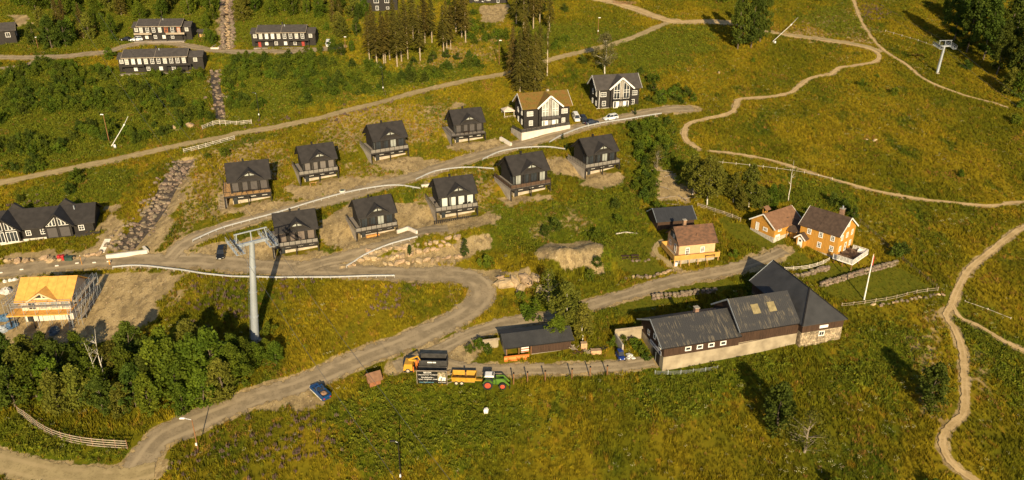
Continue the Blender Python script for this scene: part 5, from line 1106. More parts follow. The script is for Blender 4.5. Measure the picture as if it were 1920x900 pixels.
# crane truck behind the billboard
q = G(795, 712); o = thing('crane_truck', 'yellow truck with a folded orange crane parked behind the black billboard', 'truck', q+Vector((0, 2.6, .4)), R(178)); FOOT.append((q.x, q.y+2.6, 0, -4, 4, -1.4, 1.4))
TY2 = mat('amber_truck_paint', (.50,.27,.03), .45, var=.06)
M().hexa([(2.2,-1.15,.55),(4.0,-1.15,.55),(4.0,1.15,.55),(2.2,1.15,.55),(2.25,-1.1,1.9),(3.75,-1.1,1.9),(3.75,1.1,1.9),(2.25,1.1,1.9)]).build('cab', TY2, o)
M().box(2.2, 3.9, -1.16, 1.16, .2, .547).build('bumper', DARKTRIM, o); M().box(3.7, 4.03, -.9, .9, 1.2, 1.75).build('windscreen', CARG, o)
M().box(-4.2, 2.1, -1.0, 1.0, .6, .85).build('chassis', DARKTRIM, o); M().box(-4.3, 1.1, -1.15, 1.15, .853, 1.0).build('load_bed', mat('grey_steel_bed', (.10,.09,.08), .6), o)
for s in (-1.12, 1.12): M().box(-4.3, 1.1, s-.04, s+.04, 1.003, 1.55).build('side_board', mat('grey_steel_bed', (.10,.09,.08)), o)
CRN = mat('crane_orange', (.55,.16,.03), .5); M().tube((1.6,0,.86), (1.6,0,2.1), .25, n=10).build('crane_column', CRN, o)
M().beam((1.6,0,2.1), (3.0,.3,2.4), .3, .32).build('crane_boom', TY2, o); M().beam((3.0,.3,2.5), (1.2,.5,3.4), .24, .26).build('crane_boom', TY2, o); M().beam((1.2,.5,3.4), (.8,.5,2.5), .18).build('crane_jib', TY2, o)
for x in (1.4, 2.0): M().beam((x,-1.2,.3), (x,-1.2,1.5), .16).build('outrigger', CRN, o); M().beam((x,1.2,.3), (x,1.2,1.5), .16).build('outrigger', CRN, o)
for x in (-3.2, -2.1, 3.1):
    for s in (-1, 1): wheel(o, x, s*1.0, .48, .35, mat('tan_rim', (.45,.38,.28)))
o = thing('dump_body', 'dark high-sided steel dump body standing behind the billboard', 'container', q+Vector((1.6, 3.2, .3)), R(-2))
DST = mat('dark_steel_body', (.045,.042,.04), .6, var=.3)
M().box(-2.6, 2.6, -1.2, 1.2, .5, .65).build('floor', DST, o)
for s in (-1.2, 1.2): M().box(-2.6, 2.6, s-.05, s+.05, .653, 2.6).build('side', DST, o)
for s in (-2.6, 2.6): M().box(s-.05, s+.05, -1.147, 1.147, .653, 2.6).build('end', DST, o)
for i in range(5): M().box(-2.5+i*1.2, -2.4+i*1.2, -1.32, -1.253, .6, 2.65).build('rib', DST, o)
M().box(-1.0, .6, -1.3, -1.256, 2.1, 2.35).build('white_strip', WHITE, o)
# billboard
a = G(783, 722); b = G(838, 722); L_ = (b-a).length
o = thing('billboard', 'black roadside billboard with white lettering and a picture at its right end', 'sign', a, math.atan2(b.y-a.y, b.x-a.x)); BK = mat('billboard_black', (.012,.012,.011), .5, var=.05)
M().box(0, L_, 0, .08, .3, 3.1).build('panel', BK, o)
M().box(-.06, L_+.06, -.06, .1, 3.103, 3.2).box(-.09, -.003, -.06, .1, .1, 3.1).box(L_+.003, L_+.09, -.06, .1, .1, 3.1).build('frame', WOODGREY, o)
for x in (.1, L_/2, L_-.1): M().box(x-.08, x+.08, .083, .25, -.6, 3.0).build('post', WOODPOST, o)
for z in (.4, 1.2, 2.2): M().beam((L_+.1, .15, z), (L_+.9, .5, z+.1), .1).build('brace', WOODGREY, o)
WT = mat('white_letter', (.78,.74,.68), .6, var=.02); BL = mat('blue_letter', (.16,.42,.55), .6, var=.02); e90 = (math.pi/2, 0, 0)
text('BESØK', .50, WT, o, (L_*.36, -.012, 2.62), e90); text('Lilleputthammer Familiepark', .315, WT, o, (L_*.365, -.012, 2.22), e90)
text('Familiehytter -', .40, WT, o, (L_*.36, -.012, 1.62), e90); text('hytter, leiligheter, hotell', .36, WT, o, (L_*.365, -.012, 1.22), e90)
text('www.hafjellresort.no', .31, BL, o, (L_*.31, -.012, .58), e90); text('61 27 90 63', .29, WT, o, (L_*.84, -.012, .56), e90)
pic = M().box(L_*.70, L_*.97, -.014, -.003, .95, 2.85).build('picture', mat('photo_print', (.13,.16,.06), .6, var=.6, scale=3, c2=(.45,.36,.24)), o)
m = M()
for (x, z, w, h) in ((.80,1.75,.09,.42), (.885,1.55,.16,.38), (.86,1.2,.05,.35), (.93,1.2,.05,.35), (.755,1.3,.06,.5)): m.box(L_*(x-w/2), L_*(x+w/2), -.022, -.016, z-h/2, z+h/2)
m.build('picture_figure', WT, pic); M().box(L_*.80, L_*.86, -.028, -.024, 1.3, 1.6).build('picture_patch', mat('print_blue', (.05,.09,.2), .6), pic); M().box(L_*.76, L_*.82, -.028, -.0225, 2.1, 2.45).build('picture_patch', mat('print_skin', (.6,.36,.24), .6), pic)
# picnic tables
for i, (px, py) in enumerate(((1172, 485), (1190, 484))):
    q = G(px, py); o = thing('picnic_table', ['left brown picnic table on the lawn beside the apricot house', 'right brown picnic table on the lawn beside the apricot house'][i], 'picnic table', q, R(5), 'picnic tables on the lawn')
    for k in range(4): M().box(-.9, .9, -.38+k*.19, -.21+k*.19, .72, .77).build('top_board', BROWNB, o)
    for s in (-.75, .75): M().box(-.9, .9, s-.14, s+.14, .42, .47).build('seat', BROWNB, o)
    for x in (-.65, .65):
        M().beam((x,-.8,.0), (x,-.2,.717), .09).build('leg', BROWNB, o); M().beam((x,.8,.0), (x,.2,.717), .09).build('leg', BROWNB, o); M().beam((x+.07,-.85,.38), (x+.07,.85,.38), .07).build('crossbar', BROWNB, o)
q = G(1175, 441); o = thing('timber_beam', 'pale timber beam lying on the grass above the picnic tables', 'beam', q, R(6)); M().beam((-2.6,0,.5), (0,.3,.7), .2).build('beam_piece', PALEW, o); M().beam((.05,.3,.65), (2.8,.1,.2), .2).build('beam_piece', PALEW, o)
for x in (-2.3, 0, 2.3): M().box(x-.08, x+.08, .15, .3, -.3, .55).build('stake', WOODGREY, o)
# bins below the lodge, site clutter
for i, (px, m_, lab) in enumerate(((112, 'r', 'left red wheelie bin on the bank below the lodge'), (119, 'r', 'right red wheelie bin on the bank below the lodge'))):
    q = G(px, 488); o = thing('wheelie_bin', lab, 'bin', q, .1, 'red bins below the lodge'); RB = mat('bin_red', (.42,.03,.03), .5)
    M().hexa([(-.26,-.28,.1),(.26,-.28,.1),(.26,.28,.1),(-.26,.28,.1),(-.32,-.36,1.1),(.32,-.36,1.1),(.32,.36,1.1),(-.32,.36,1.1)]).build('bin_body', RB, o); M().hexa([(-.34,-.38,1.103),(.34,-.38,1.103),(.34,.4,1.103),(-.34,.4,1.103),(-.3,-.32,1.2),(.3,-.32,1.2),(.3,.36,1.28),(-.3,.36,1.28)]).build('lid', RB, o)
    for s in (-.25, .25): M().tube((s-.04,.32,.12), (s+.04,.32,.12), .12, n=10).build('wheel', RUBBER, o)
q = G(130, 488); o = thing('storage_bin', 'dark green grit box beside the red bins', 'bin', q, .05); GB = mat('grit_green', (.03,.06,.045), .6)
M().box(-.8, .8, -.4, .4, 0, .8).build('box_body', GB, o); M().prism([(-.85,-.45,.803), (-.85,.45,.803), (-.85,.45,1.0), (-.85,-.45,.86)], (1.7,0,0)).build('lid', GB, o)
for i, (px, py, c, lab) in enumerate(((10,598,(.06,.12,.2),'blue tarpaulin bundle left of the unfinished cabin'), (22,612,(.05,.10,.18),'crumpled navy tarpaulin in front of the unfinished cabin'), (5,620,(.3,.33,.36),'grey tarpaulin bundle at the left edge by the site'), (10,528,(.6,.58,.55),'first white building sack behind the site'), (20,526,(.62,.6,.57),'middle white building sack behind the site'), (28,525,(.55,.53,.5),'last white building sack behind the site, by the roof corner'), (12,548,(.5,.46,.42),'torn white plastic heap on the dark soil at the left edge'), (103,622,(.07,.09,.11),'dark tarpaulin before the unfinished cabin'))):
    q = G(px, py); o = thing('tarpaulin' if i not in (3,4,5) else 'building_sack', lab, 'tarpaulin' if i not in (3,4,5) else 'sack', q, i*.7); m = M(); s = .55 if i in (3,4,5) else 1.3; N = 7; Hh = s*.75
    for a_ in range(N+1):
        for b_ in range(12):
            th = 2*math.pi*b_/12; u = a_/N; rr = s*math.sin(math.pi*.5*min(1, u*1.05))*(1+.25*random.uniform(-1,1)) if a_ else .01; m.v.append((rr*math.cos(th), rr*.8*math.sin(th), Hh*(1-u*u)*(1+.3*random.uniform(-1,1))-.05*u))
    for a_ in range(N):
        for b_ in range(12): c_ = (b_+1) % 12; m.f.append((a_*12+b_, a_*12+c_, (a_+1)*12+c_, (a_+1)*12+b_))
    m.build('cover', mat('tarp_%d' % i, c, .5, var=.3, scale=2), o)
q = G(911, 776); o = thing('white_sack', 'small white torn sack lying alone in the lower meadow', 'sack', q); M().prism([(-.3,0,0), (.35,.1,0), (.4,.1,.5), (.1,.1,.95), (-.4,0,.8)], (.1,.5,.05)).build('sack_body', WHITE, o)
q = G(206, 496); o = thing('hydrant', 'orange hydrant marker at the left end of the long guardrail', 'hydrant', q); M().tube((0,0,-.2), (0,0,.9), .14, n=8).build('hydrant_body', mat('hydrant_orange', (.65,.28,.04), .5), o); M().tube((0,0,.903), (0,0,1.15), .18, .06, 8).build('hydrant_cap', mat('hydrant_orange', (.65,.28,.04)), o)
q = G(154, 497); o = thing('marker_pole', 'thin orange-topped snow pole behind the scaffolding', 'marker', q); M().tube((0,0,-.2), (0,0,2.2), .05, n=6).build('pole', mat('hydrant_orange', (.65,.28,.04)), o); M().tube((0,0,2.203), (0,0,2.4), .07, n=6).build('tip', WHITE, o)
for i, (px, py) in enumerate(((41,506),(107,499),(145,494),(177,493),(204,491),(2,512))):
    q = G(px, py); o = thing('kerb_marker', ['small white block on the road edge left of the orange roof', 'small white block on the road above the orange roof ridge', 'small white block on the road behind the scaffold', 'small white block on the road right of the scaffold shadow', 'small white block on the road by the orange hydrant', 'small white block on the road at the left edge'][i], 'block', q, .2, 'white blocks along the road'); M().hexa([(-.45,-.2,-.1),(.45,-.2,-.1),(.45,.2,-.1),(-.45,.2,-.1),(-.35,-.12,.25),(.35,-.12,.25),(.35,.12,.25),(-.35,.12,.25)]).build('block_body', CONCWHITE, o)
q = G(642, 359); o = thing('manhole_ring', 'round concrete manhole ring on the gravel above the middle guardrail', 'manhole', q); M().tube((0,0,-.2), (0,0,.35), .85, .8, 16).build('ring', CONCWHITE, o); M().tube((0,0,.353), (0,0,.4), .6, n=16).build('cover', mat('manhole_green', (.06,.09,.07), .6), o)
# low walls
def lowwall(P, h, t, label, m=CONCWHITE, name='concrete_wall'):
    Q = [G(*p) for p in P]; b = Q[0]; o = thing(name, label, 'wall', b)
    for u, v in zip(Q, Q[1:]): up = Vector((0,0,h/2-.3)); M().beam(u-b+up, v-b+up, t, h+.6).build('wall_block', m, o)
lowwall([(200,484),(277,474)], .8, .6, 'pale concrete headwall where the rocky stream bed meets the road')
lowwall([(277,474),(270,467)], .8, .5, 'short return block at the right end of the stream headwall')
lowwall([(745,438),(765,431),(782,439)], .9, .4, 'white bent retaining wall right of the cabin with stacked orange boards')
lowwall([(938,262),(958,274)], .9, .7, 'white concrete block wall left below the turf-roofed house')
lowwall([(790,352),(806,350)], .8, .5, 'short white wall behind the pale-blind cabin')
# ---- boulders
def rock_mesh(seed, sx=1, sy=1, sz=.8):
    r = random.Random(seed); m = M(); N = 5; K = 8
    for a_ in range(N+1):
        for b_ in range(K):
            ph = -math.pi/2+math.pi*a_/N; th = 2*math.pi*b_/K; k = 1+r.uniform(-.28,.28); c = math.cos(ph)
            c = max(.02, abs(c)**.6); m.v.append((sx*c*math.cos(th)*k, sy*c*math.sin(th)*k, sz*(abs(math.sin(ph))**.8)*math.copysign(1, math.sin(ph))*(1+r.uniform(-.15,.15))))
    for a_ in range(N):
        for b_ in range(K): c_ = (b_+1) % K; m.f.append((a_*K+b_, a_*K+c_, (a_+1)*K+c_, (a_+1)*K+b_))
    m.f.append(tuple(range(K-1, -1, -1))); m.f.append(tuple(N*K+i for i in range(K))); return m
RK = [rock_mesh(i).mesh('boulder', ROCK) for i in range(7)]; RT = [rock_mesh(40+i, 1.2, .8, .75).mesh('boulder', ROCKTAN) for i in range(6)]
def boulder(x, y, s, label, group, meshes, sink=.25, zs=1.0):
    o = add('boulder', random.choice(meshes), None, (x, y, gz(x, y)+s*(.5-sink)), (random.uniform(-.4,.4), random.uniform(-.4,.4), random.uniform(0,6.28)), label=label, category='boulder', group=group); o.scale = (s, s*random.uniform(.7,1), s*random.uniform(.6,.95)*zs)
def stone_in(par, org, x, y, s, meshes, up=0., name='stone', zs=1.):
    o = add(name, random.choice(meshes), par, Vector((x, y, gz(x, y)+s*.25+up))-org, (random.uniform(-.4,.4), random.uniform(-.4,.4), random.uniform(0,6.28))); o.scale = (s, s*random.uniform(.7,1), s*random.uniform(.6,.95)*zs)
A1 = [tuple(G(*p)[:2]) for p in ((235,470),(260,440),(290,405),(318,352),(345,312),(358,300))]; CST = catmull(A1, .4)
m = M(); c0 = Vector((*CST[0], gz(*CST[0]))); sb = []
for c in CST[::3]:
    for w in (-2.2, -.8, .8, 2.2): x, y = c[0]+w*.9, c[1]+w*.3; m.v.append((x-c0.x, y-c0.y, gz(x, y)+.08-c0.z))
for i in range(len(CST[::3])-1):
    for j in range(3): k = i*4+j; m.f.append((k, k+1, k+5, k+4))
SB = m.build('stream_bed', mat('wet_gravel', (.075,.058,.042), .6, var=.4), kind='structure'); SB.location = c0
for i in range(270):
    c = CST[random.randrange(len(CST)-1)]; w = random.gauss(-.9, 1.9); stone_in(SB, c0, c[0]+w*.9, c[1]+w*.3, random.uniform(.28,.7), RK, name='boulder')
def stone_wall(Ps, step, size, label, meshes, name='stone_wall', jit=.3, ups=(0,), cat='stone wall'):
    q0 = G(*Ps[0][0]); o = thing(name, label, cat, q0)
    for P in Ps:
        for u in ups:
            for q in line3(P, step): stone_in(o, q0, q.x+random.uniform(-jit,jit), q.y+random.uniform(-jit,jit)+u*.4, random.uniform(*size), meshes, u)
stone_wall([[(645,500),(690,487),(740,482),(800,470),(850,460)], [(690,476),(750,466),(820,455),(860,446)], [(720,497),(780,492),(840,486),(862,480)]], 1.35, (.5,.95), 'bank of stacked tan quarry blocks above the road bend', RT, 'quarry_block_bank', .5)
stone_wall([[(0,490),(60,489),(100,486)], [(100,489),(140,484),(185,478)]], 1.3, (.5,.95), 'rough pale boulder wall below the lodge, behind the red bins', RT, 'boulder_wall', .5)
for i, (px, py, s) in enumerate(((948,534,1.9), (965,532,1.5), (985,526,1.7), (1003,522,1.3), (975,545,1.3), (1010,545,1.1), (940,522,1.1))):
    q = G(px, py); boulder(q.x, q.y, s, ['largest tan rock slab at the left tip of the road bend heap', 'second tan rock slab of the heap right of the road bend', 'flat tan rock slab in the middle of the rock heap', 'tan rock under the dead bush at the heap', 'lower tan rock of the heap beside the shrubs', 'tan rock between the heap and the leaning tree', 'small tan rock at the top left of the heap'][i], 'tan rocks right of the road bend', RT, .35)
stone_wall([[(1172,522),(1190,520),(1215,520),(1240,514),(1258,508)]], .95, (.4,.65), 'low grey stone edging along the lower rim of the picnic lawn', RK+RT, 'stone_edging', .15)
stone_wall([[(1185,490),(1200,490),(1215,488)]], .9, (.35,.5), 'short row of grey stones beside the picnic tables', RK, 'stone_row', .2)
stone_wall([[(1540,538),(1580,525),(1620,513),(1660,502),(1682,496)]], .7, (.35,.55), 'long dry stone wall under the white farmhouse deck', RK, 'dry_stone_wall', .12, (0, .6))
stone_wall([[(1490,522),(1520,514),(1552,506)]], .9, (.4,.65), 'dry stone bank below the curved rail fence', RK, 'dry_stone_wall', .2, (0, .4))
stone_wall([[(1640,573),(1680,567),(1720,561),(1768,553)]], 1.1, (.3,.55), 'broken row of grey stones in the grass below the wire fence', RK+RT, 'stone_row', .3)
stone_wall([[(1225,560),(1260,556),(1300,552),(1340,548)]], .9, (.4,.6), 'dark dry stone wall in the shade behind the barn', RK, 'dry_stone_wall', .15, (0, .5))
for i, (px, py, s) in enumerate(((1348,137,.6),(1640,264,.6),(1625,262,.4),(800,440,.5),(330,243,1.2),(355,237,1.3),(1325,462,.5),(1535,215,.4),(680,740,.3),(1290,133,.4))):
    q = G(px, py); boulder(q.x, q.y, s, ['lone pale stone in the meadow below the aspens', 'grey stone in the middle of the right meadow', 'small stone next to the meadow stone on the right', 'pale boulder between two lower cabins', 'left tan rock in the scrub left of the white board fence', 'right tan rock in the scrub left of the white board fence', 'stone on the lawn right of the apricot house', 'stone beside the bike trail', 'stone near the kiosk', 'stone in the meadow above the plain dark house'][i], None, RT)
for i, (px, py, l, a) in enumerate(((1250,372,5,.2),(1262,385,4,-.5),(1300,372,6,.15),(1306,360,5,2.2),(1240,322,6,-.4),(1280,372,4,1.9),(1258,330,4,.5),(1240,352,5,-.9))):
    q = G(px, py); o = add('felled_trunk', M().tube((-l/2,0,.15), (l/2,.3,.3), .12, .07, 7).tube((0,0,.2), (l*.3,1.0,.5), .06, .03, 6).mesh('felled_trunk', DEADWOOD), None, q, (0,0,a), label='bleached felled trunk in the cleared patch behind the dark shed', category='log', group='felled trunks behind the dark shed')
C = catmull([G(*p) for p in ((403,135),(405,165),(410,195),(415,226))], .4); c1 = Vector((*C[0], gz(*C[0]))); m = M()
for c in C[::3]:
    for w in (-1.6, 0, 1.6): m.v.append((c[0]+w-c1.x, c[1]-c1.y, gz(c[0]+w, c[1])+.08-c1.z))
for i in range(len(C[::3])-1):
    for j in range(2): k = i*3+j; m.f.append((k, k+1, k+4, k+3))
C2 = C.copy(); SB2 = m.build('upper_stream_bed', mat('wet_gravel', (.075,.058,.042)), kind='structure'); SB2.location = c1
for i in range(90):
    c = C[random.randrange(len(C))]; stone_in(SB2, c1, c[0]+random.gauss(0,1.4), c[1]+random.gauss(0,.4), random.uniform(.3,.8), RK, name='boulder')
# timber steps of the stream at the top
C = line3([(428,92),(427,60),(426,30),(425,-10)], 1.7)
c3 = C[0]; m = M()
for q in C: m.v += [(q.x-2.6-c3.x, q.y-c3.y, gz(q.x-2.6, q.y)+.08-c3.z), (q.x-c3.x, q.y-c3.y, q.z+.02-c3.z), (q.x+2.6-c3.x, q.y-c3.y, gz(q.x+2.6, q.y)+.08-c3.z)]
for i in range(len(C)-1):
    for j in range(2): k = i*3+j; m.f.append((k, k+1, k+4, k+3))
SB3 = m.build('rocky_gully', mat('wet_gravel', (.075,.058,.042)), kind='structure'); SB3.location = c3
for i, q in enumerate(C):
    for k in range(2): stone_in(SB3, c3, q.x+random.uniform(-.7,.7), q.y+random.uniform(-.5,.5), random.uniform(.5,.85), RT, name='boulder', zs=.6)
    for sd_ in (-1, 1):
        for k in range(2): stone_in(SB3, c3, q.x+sd_*random.uniform(1.3,2.5), q.y+random.uniform(-.8,.8), random.uniform(.5,1.0), RK, .15, name='boulder')
for i, px in enumerate((422, 437)):
    q = G(px, 32)-c3; m = M()
    for k in range(3): m.beam(q+Vector((-.8+i*.3, -1.5, .5+.35*k)), q+Vector((.8-i*.3, 2.5, .6+.35*k)), .18)
    m.build('timber_frame', BROWNB, SB3)
q = G(404, 92); o = thing('culvert_frame', 'small grey timber culvert frame left of the rocky gully', 'culvert', q)
for s in (-1, 1): M().box(s*1.1-.15, s*1.1+.15, 0, 5, -.5, .9).build('side_wall', WOODGREY, o)
M().box(-1.6, 1.6, -.4, -.003, -.5, .6).build('headwall', CONCWHITE, o)
# ================================================================== TREES AND GROUND COVER
ORD = 'leftmost second third fourth fifth sixth seventh eighth ninth tenth eleventh twelfth thirteenth fourteenth fifteenth sixteenth seventeenth eighteenth nineteenth twentieth twenty-first'.split()
def ranked(L, what):
    k = sorted(range(len(L)), key=lambda i: L[i][0]); return [(L[i], (ORD[n]+(' ' if n == 0 else ' from the left '))+what) for n, i in enumerate(k)]
def leaf_mat(name, lo, hi, rand=.25, trans=.32, scale=.35):
    m = mat(name, lo, .75, var=0, c2=hi, scale=scale, rand=rand, spec=.15); n = m.node_tree; L = n.links; b = n.nodes['Principled BSDF']; src = b.inputs['Base Color'].links[0].from_socket
    tr = n.nodes.new('ShaderNodeBsdfTranslucent'); L.new(src, tr.inputs['Color']); mx = n.nodes.new('ShaderNodeMixShader'); mx.inputs[0].default_value = trans
    out = [q for q in n.nodes if q.type == 'OUTPUT_MATERIAL'][0]; L.new(b.outputs[0], mx.inputs[1]); L.new(tr.outputs[0], mx.inputs[2]); L.new(mx.outputs[0], out.inputs[0]); return m
LEAF = leaf_mat('broad_leaves', (.064,.102,.007), (.130,.166,.011)); LEAFB = leaf_mat('birch_leaves', (.105,.118,.014), (.175,.175,.02)); LEAFD = leaf_mat('dark_leaves', (.042,.070,.008), (.088,.116,.011))
NEED = leaf_mat('spruce_needles', (.062,.058,.010), (.115,.092,.013), .22, .1); NEEDY = leaf_mat('browned_needles', (.075,.058,.014), (.125,.088,.018), .15, .1)
def quads(P, U, Vv, name, m):
    n = len(P); co = np.stack([P-U-Vv*.3, P+U-Vv*.6, P+U*.7+Vv, P-U*.8+Vv*.8], 1).reshape(-1, 3)
    me = bpy.data.meshes.new(name); me.from_pydata(co.tolist(), [], np.arange(n*4).reshape(-1, 4).tolist()); me.materials.append(m); return me
def rvec(r, n):
    v = r.normal(size=(n, 3)); return v/np.linalg.norm(v, axis=1)[:, None]
def crown_broad(seed, h, rad, base, n_cl, n_leaf, size, m, gap=.0):
    """leaf clumps spread through an uneven crown; unit metres, origin at the trunk foot"""
    r = np.random.default_rng(seed); C = []; ch = h-base
    while len(C) < n_cl:
        t = r.uniform(0, 1); a = r.uniform(0, 2*math.pi); prof = math.sin(math.pi*min(1, .12+t*.88))**.65*(1-.35*t); q = r.uniform(.25, 1)**.5*rad*prof*(1+.35*math.sin(a*2+seed)+.2*math.sin(a*3+2*seed))
        C.append((q*math.cos(a), q*math.sin(a), base+t*ch*.95, r.uniform(.55, 1.2)))
    P = []; W = []
    for cx, cy, cz, s in C:
        k = int(n_leaf*s); d = rvec(r, k)*(r.uniform(0, 1, (k, 1))**.45)*np.array([[.30*rad, .30*rad, .22*rad+.25]])*s
        P.append(d+np.array([[cx, cy, cz]])); W.append(d)
    P = np.concatenate(P); nrm = rvec(r, len(P))+np.array([[0, 0, .5]])+np.concatenate(W)*.6; nrm /= np.linalg.norm(nrm, axis=1)[:, None]
    t = np.cross(nrm, rvec(r, len(P))); t /= np.linalg.norm(t, axis=1)[:, None]; b = np.cross(nrm, t); s = r.uniform(.6, 1.3, (len(P), 1))*size
    return quads(P, t*s, b*s, 'crown', m), C
def limbs(C, h, base, r0, m, n=7, lean=0., name='trunk', seed=0, tf=.86):
    r = random.Random(seed); q = M(); N = 6; top = h*tf; pts = [Vector((math.sin(i*1.3+seed)*.12*h/8+lean*i/N*h*.1, math.cos(i*1.7+seed)*.10*h/8, top*i/N)) for i in range(N+1)]; pts[0] = Vector((0,0,-.4))
    for i in range(N): q.tube(pts[i], pts[i+1], r0*(1-i/N*.85), r0*(1-(i+1)/N*.85), 8, i in (0, N-1))
    for c in (r.sample(C, min(n, len(C))) if C else []):
        z0 = max(base*.7, c[2]-r.uniform(.8, 2.0)); i = min(N-1, max(0, int(z0/top*N))); a = pts[i].lerp(pts[i+1], .5); q.tube(a, (c[0]*.85, c[1]*.85, c[2]), r0*.32, r0*.08, 5)
    return q.mesh(name, m)
def crown_spruce(seed, h, rad, base, m, dens=1.0, thin=0.):
    r = np.random.default_rng(seed); P = []; U = []; Vv = []; z = base
    while z < h-.3:
        t = (z-base)/(h-base); R0 = rad*((1-t)**.8)*(.75+.5*r.random())*(min(1, .55+t*4)) ; nb = int(r.integers(6, 9))
        for k in range(nb):
            if r.random() < thin: continue
            a = r.uniform(0, 2*math.pi); Rb = R0*r.uniform(.65, 1.1)+.15; d = np.array([math.cos(a), math.sin(a), 0]); side = np.array([-d[1], d[0], 0]); n = max(4, int(Rb*8.5*dens)); droop = r.uniform(.25, .5)
            for j in range(n):
                u = (j+r.random())/n; wv = (1-u*.55)*.42*min(1, .5+Rb*.4); p = d*Rb*u+np.array([0, 0, z-droop*Rb*u*u-.08*Rb])+side*r.uniform(-1, 1)*wv*.9
                P.append(p); s = r.uniform(.16, .34); e = d*(.8+.4*r.random())+side*r.normal()*.5+np.array([0, 0, -.35]); e /= np.linalg.norm(e)
                U.append(e*s*1.3); Vv.append((side*r.uniform(.3, .8)+np.array([0, 0, r.uniform(-.5, .6)]))*s*.8)
        z += r.uniform(.34, .55)*(1.15-t*.4)
    for j in range(14): P.append(np.array([r.normal()*.06, r.normal()*.06, h-.06*j])); U.append(np.array([r.normal()*.1, r.normal()*.1, .12])); Vv.append(np.array([.1, .05, .05])*r.normal())
    return quads(np.array(P), np.array(U), np.array(Vv), 'crown', m)
def spruce_trunk(h, r0, base, seed, m):
    r = random.Random(seed); q = M(); 
    for i in range(5): q.tube((0,0,-.4 if i == 0 else h*.97*i/5), (0,0,h*.97*(i+1)/5), r0*(1-i/5*.9), r0*(1-(i+1)/5*.9), 8, i == 4)
    for i in range(10): z = r.uniform(base*.35, base*1.05); a = r.uniform(0, 6.28); l = r.uniform(.3, 1.0); q.tube((0,0,z), (math.cos(a)*l, math.sin(a)*l, z-.15), .035, .015, 4, False)
    return q.mesh('trunk', m)
PROTO = {}
def proto(k, cm, tm): PROTO[k] = (cm, tm)
for i in range(5):
    cm, C = crown_broad(i, 9.5, 2.75, .7, 85, 50, .18, [LEAF, LEAF, LEAFB, LEAF, LEAFD][i]); proto(('broad', i), cm, limbs(C, 9.5, 1.2, .16, BARK, 9, seed=i))
for i in range(3):
    cm, C = crown_broad(20+i, 21, 4.2, 2.5, 120, 60, .27, LEAFD); proto(('aspen', i), cm, limbs(C, 21, 4, .30, BARK, 10, seed=i))
for i in range(3):
    cm, C = crown_broad(30+i, 12, 3.0, 2.2, 95, 56, .18, LEAFB); proto(('birch', i), cm, limbs(C, 12, 3.6, .14, BIRCH, 9, lean=.5-.4*i, seed=i, tf=.85))
cm, C = crown_broad(41, 13.5, 3.6, 3.4, 80, 44, .16, leaf_mat('grey_birch_leaves', (.105,.095,.035), (.16,.14,.05))); proto(('greybirch', 0), cm, limbs(C, 13.5, 3, .22, BIRCH, 16, seed=3))
cm, C = crown_broad(44, 8, 3.6, 1.6, 40, 34, .12, LEAFB); proto(('dead', 0), cm, limbs(C, 8, 1.0, .2, mat('silvery_dead_wood', (.22,.18,.13), .9, var=.3), 34, seed=5, tf=.95))
cm, C = crown_broad(45, 11.5, 1.5, 5, 9, 12, .12, LEAFB); proto(('barebirch', 0), cm, limbs(C, 11.5, 5, .12, BIRCH, 9, lean=.5, seed=6, tf=.97))
for i in range(4): proto(('spruce', i), crown_spruce(i, 18.5, 3.1, 5.0, NEED, 1.15), spruce_trunk(18.5, .24, 5.2, i, mat('spruce_bark', (.34,.27,.18), .9, var=.3)))
for i in range(2): proto(('fullspruce', i), crown_spruce(10+i, 21, 4.1, 1.0, [NEED, NEEDY][i], 1.2), spruce_trunk(21, .28, 1.2, i, mat('spruce_bark', (.2,.15,.1))))
proto(('bare_spruce', 0), crown_spruce(14, 19.5, 1.3, 9, NEED, .8, .45), spruce_trunk(19.5, .20, 9, 9, mat('pale_bark', (.48,.40,.30), .9)))
for i in range(2): proto(('young', i), crown_spruce(20+i, 4.2, 1.15, .25, leaf_mat('young_needles', (.030,.050,.010), (.060,.085,.014)), 1.5), spruce_trunk(4.2, .06, .3, i, BARK))
for i in range(3):
    cm, C = crown_broad(60+i, 2.6, 1.7, .15, 26, 34, .14, [LEAF, LEAFD, LEAF][i]); proto(('bush', i), cm, limbs(C, 2.6, .3, .05, BARK, 10, seed=i, tf=.6))
cm, C = crown_broad(70, 3.4, 1.8, .2, 8, 5, .1, LEAFB); proto(('deadbush', 0), cm, limbs(C*3, 3.4, .2, .06, DEADWOOD, 24, seed=2, tf=.7))
NAMES = dict(broad='broadleaf_tree', aspen='aspen_tree', birch='birch_tree', greybirch='birch_tree', dead='dead_tree', barebirch='birch_tree', spruce='spruce_tree', fullspruce='spruce_tree', bare_spruce='spruce_tree', young='young_spruce', bush='bush', deadbush='dead_bush')
BASEH = dict(broad=9.5, aspen=21, birch=12, greybirch=13.5, dead=8, barebirch=11.5, spruce=18.5, fullspruce=21, bare_spruce=19.5, young=4.2, bush=2.6, deadbush=3.4)
def tree(kind, px, py, h, label, group=None, v=None, wide=1., pos=None):
    ks = [k for k in PROTO if k[0] == kind]; cm, tm = PROTO[random.choice(ks) if v is None else (kind, v)]
    q = pos or G(px, py); s = h/BASEH[kind]; cat = 'bush' if 'bush' in kind else 'tree'
    o = thing(NAMES[kind], label, cat, q, random.uniform(0, 6.28), group); o.scale = (s*wide, s*wide, s)
    add('trunk' if 'bush' not in kind else 'stems', tm, o); add('crown', cm, o)
    if h > 2.4: FOOT.append((q.x, q.y, 0, -.3, .3, -.3, .3))
    return o
g = 'young broadleaf trees in the grove above the curved fence'; lb = 'broadleaf tree of the dense grove above the curved fence at the bottom left'
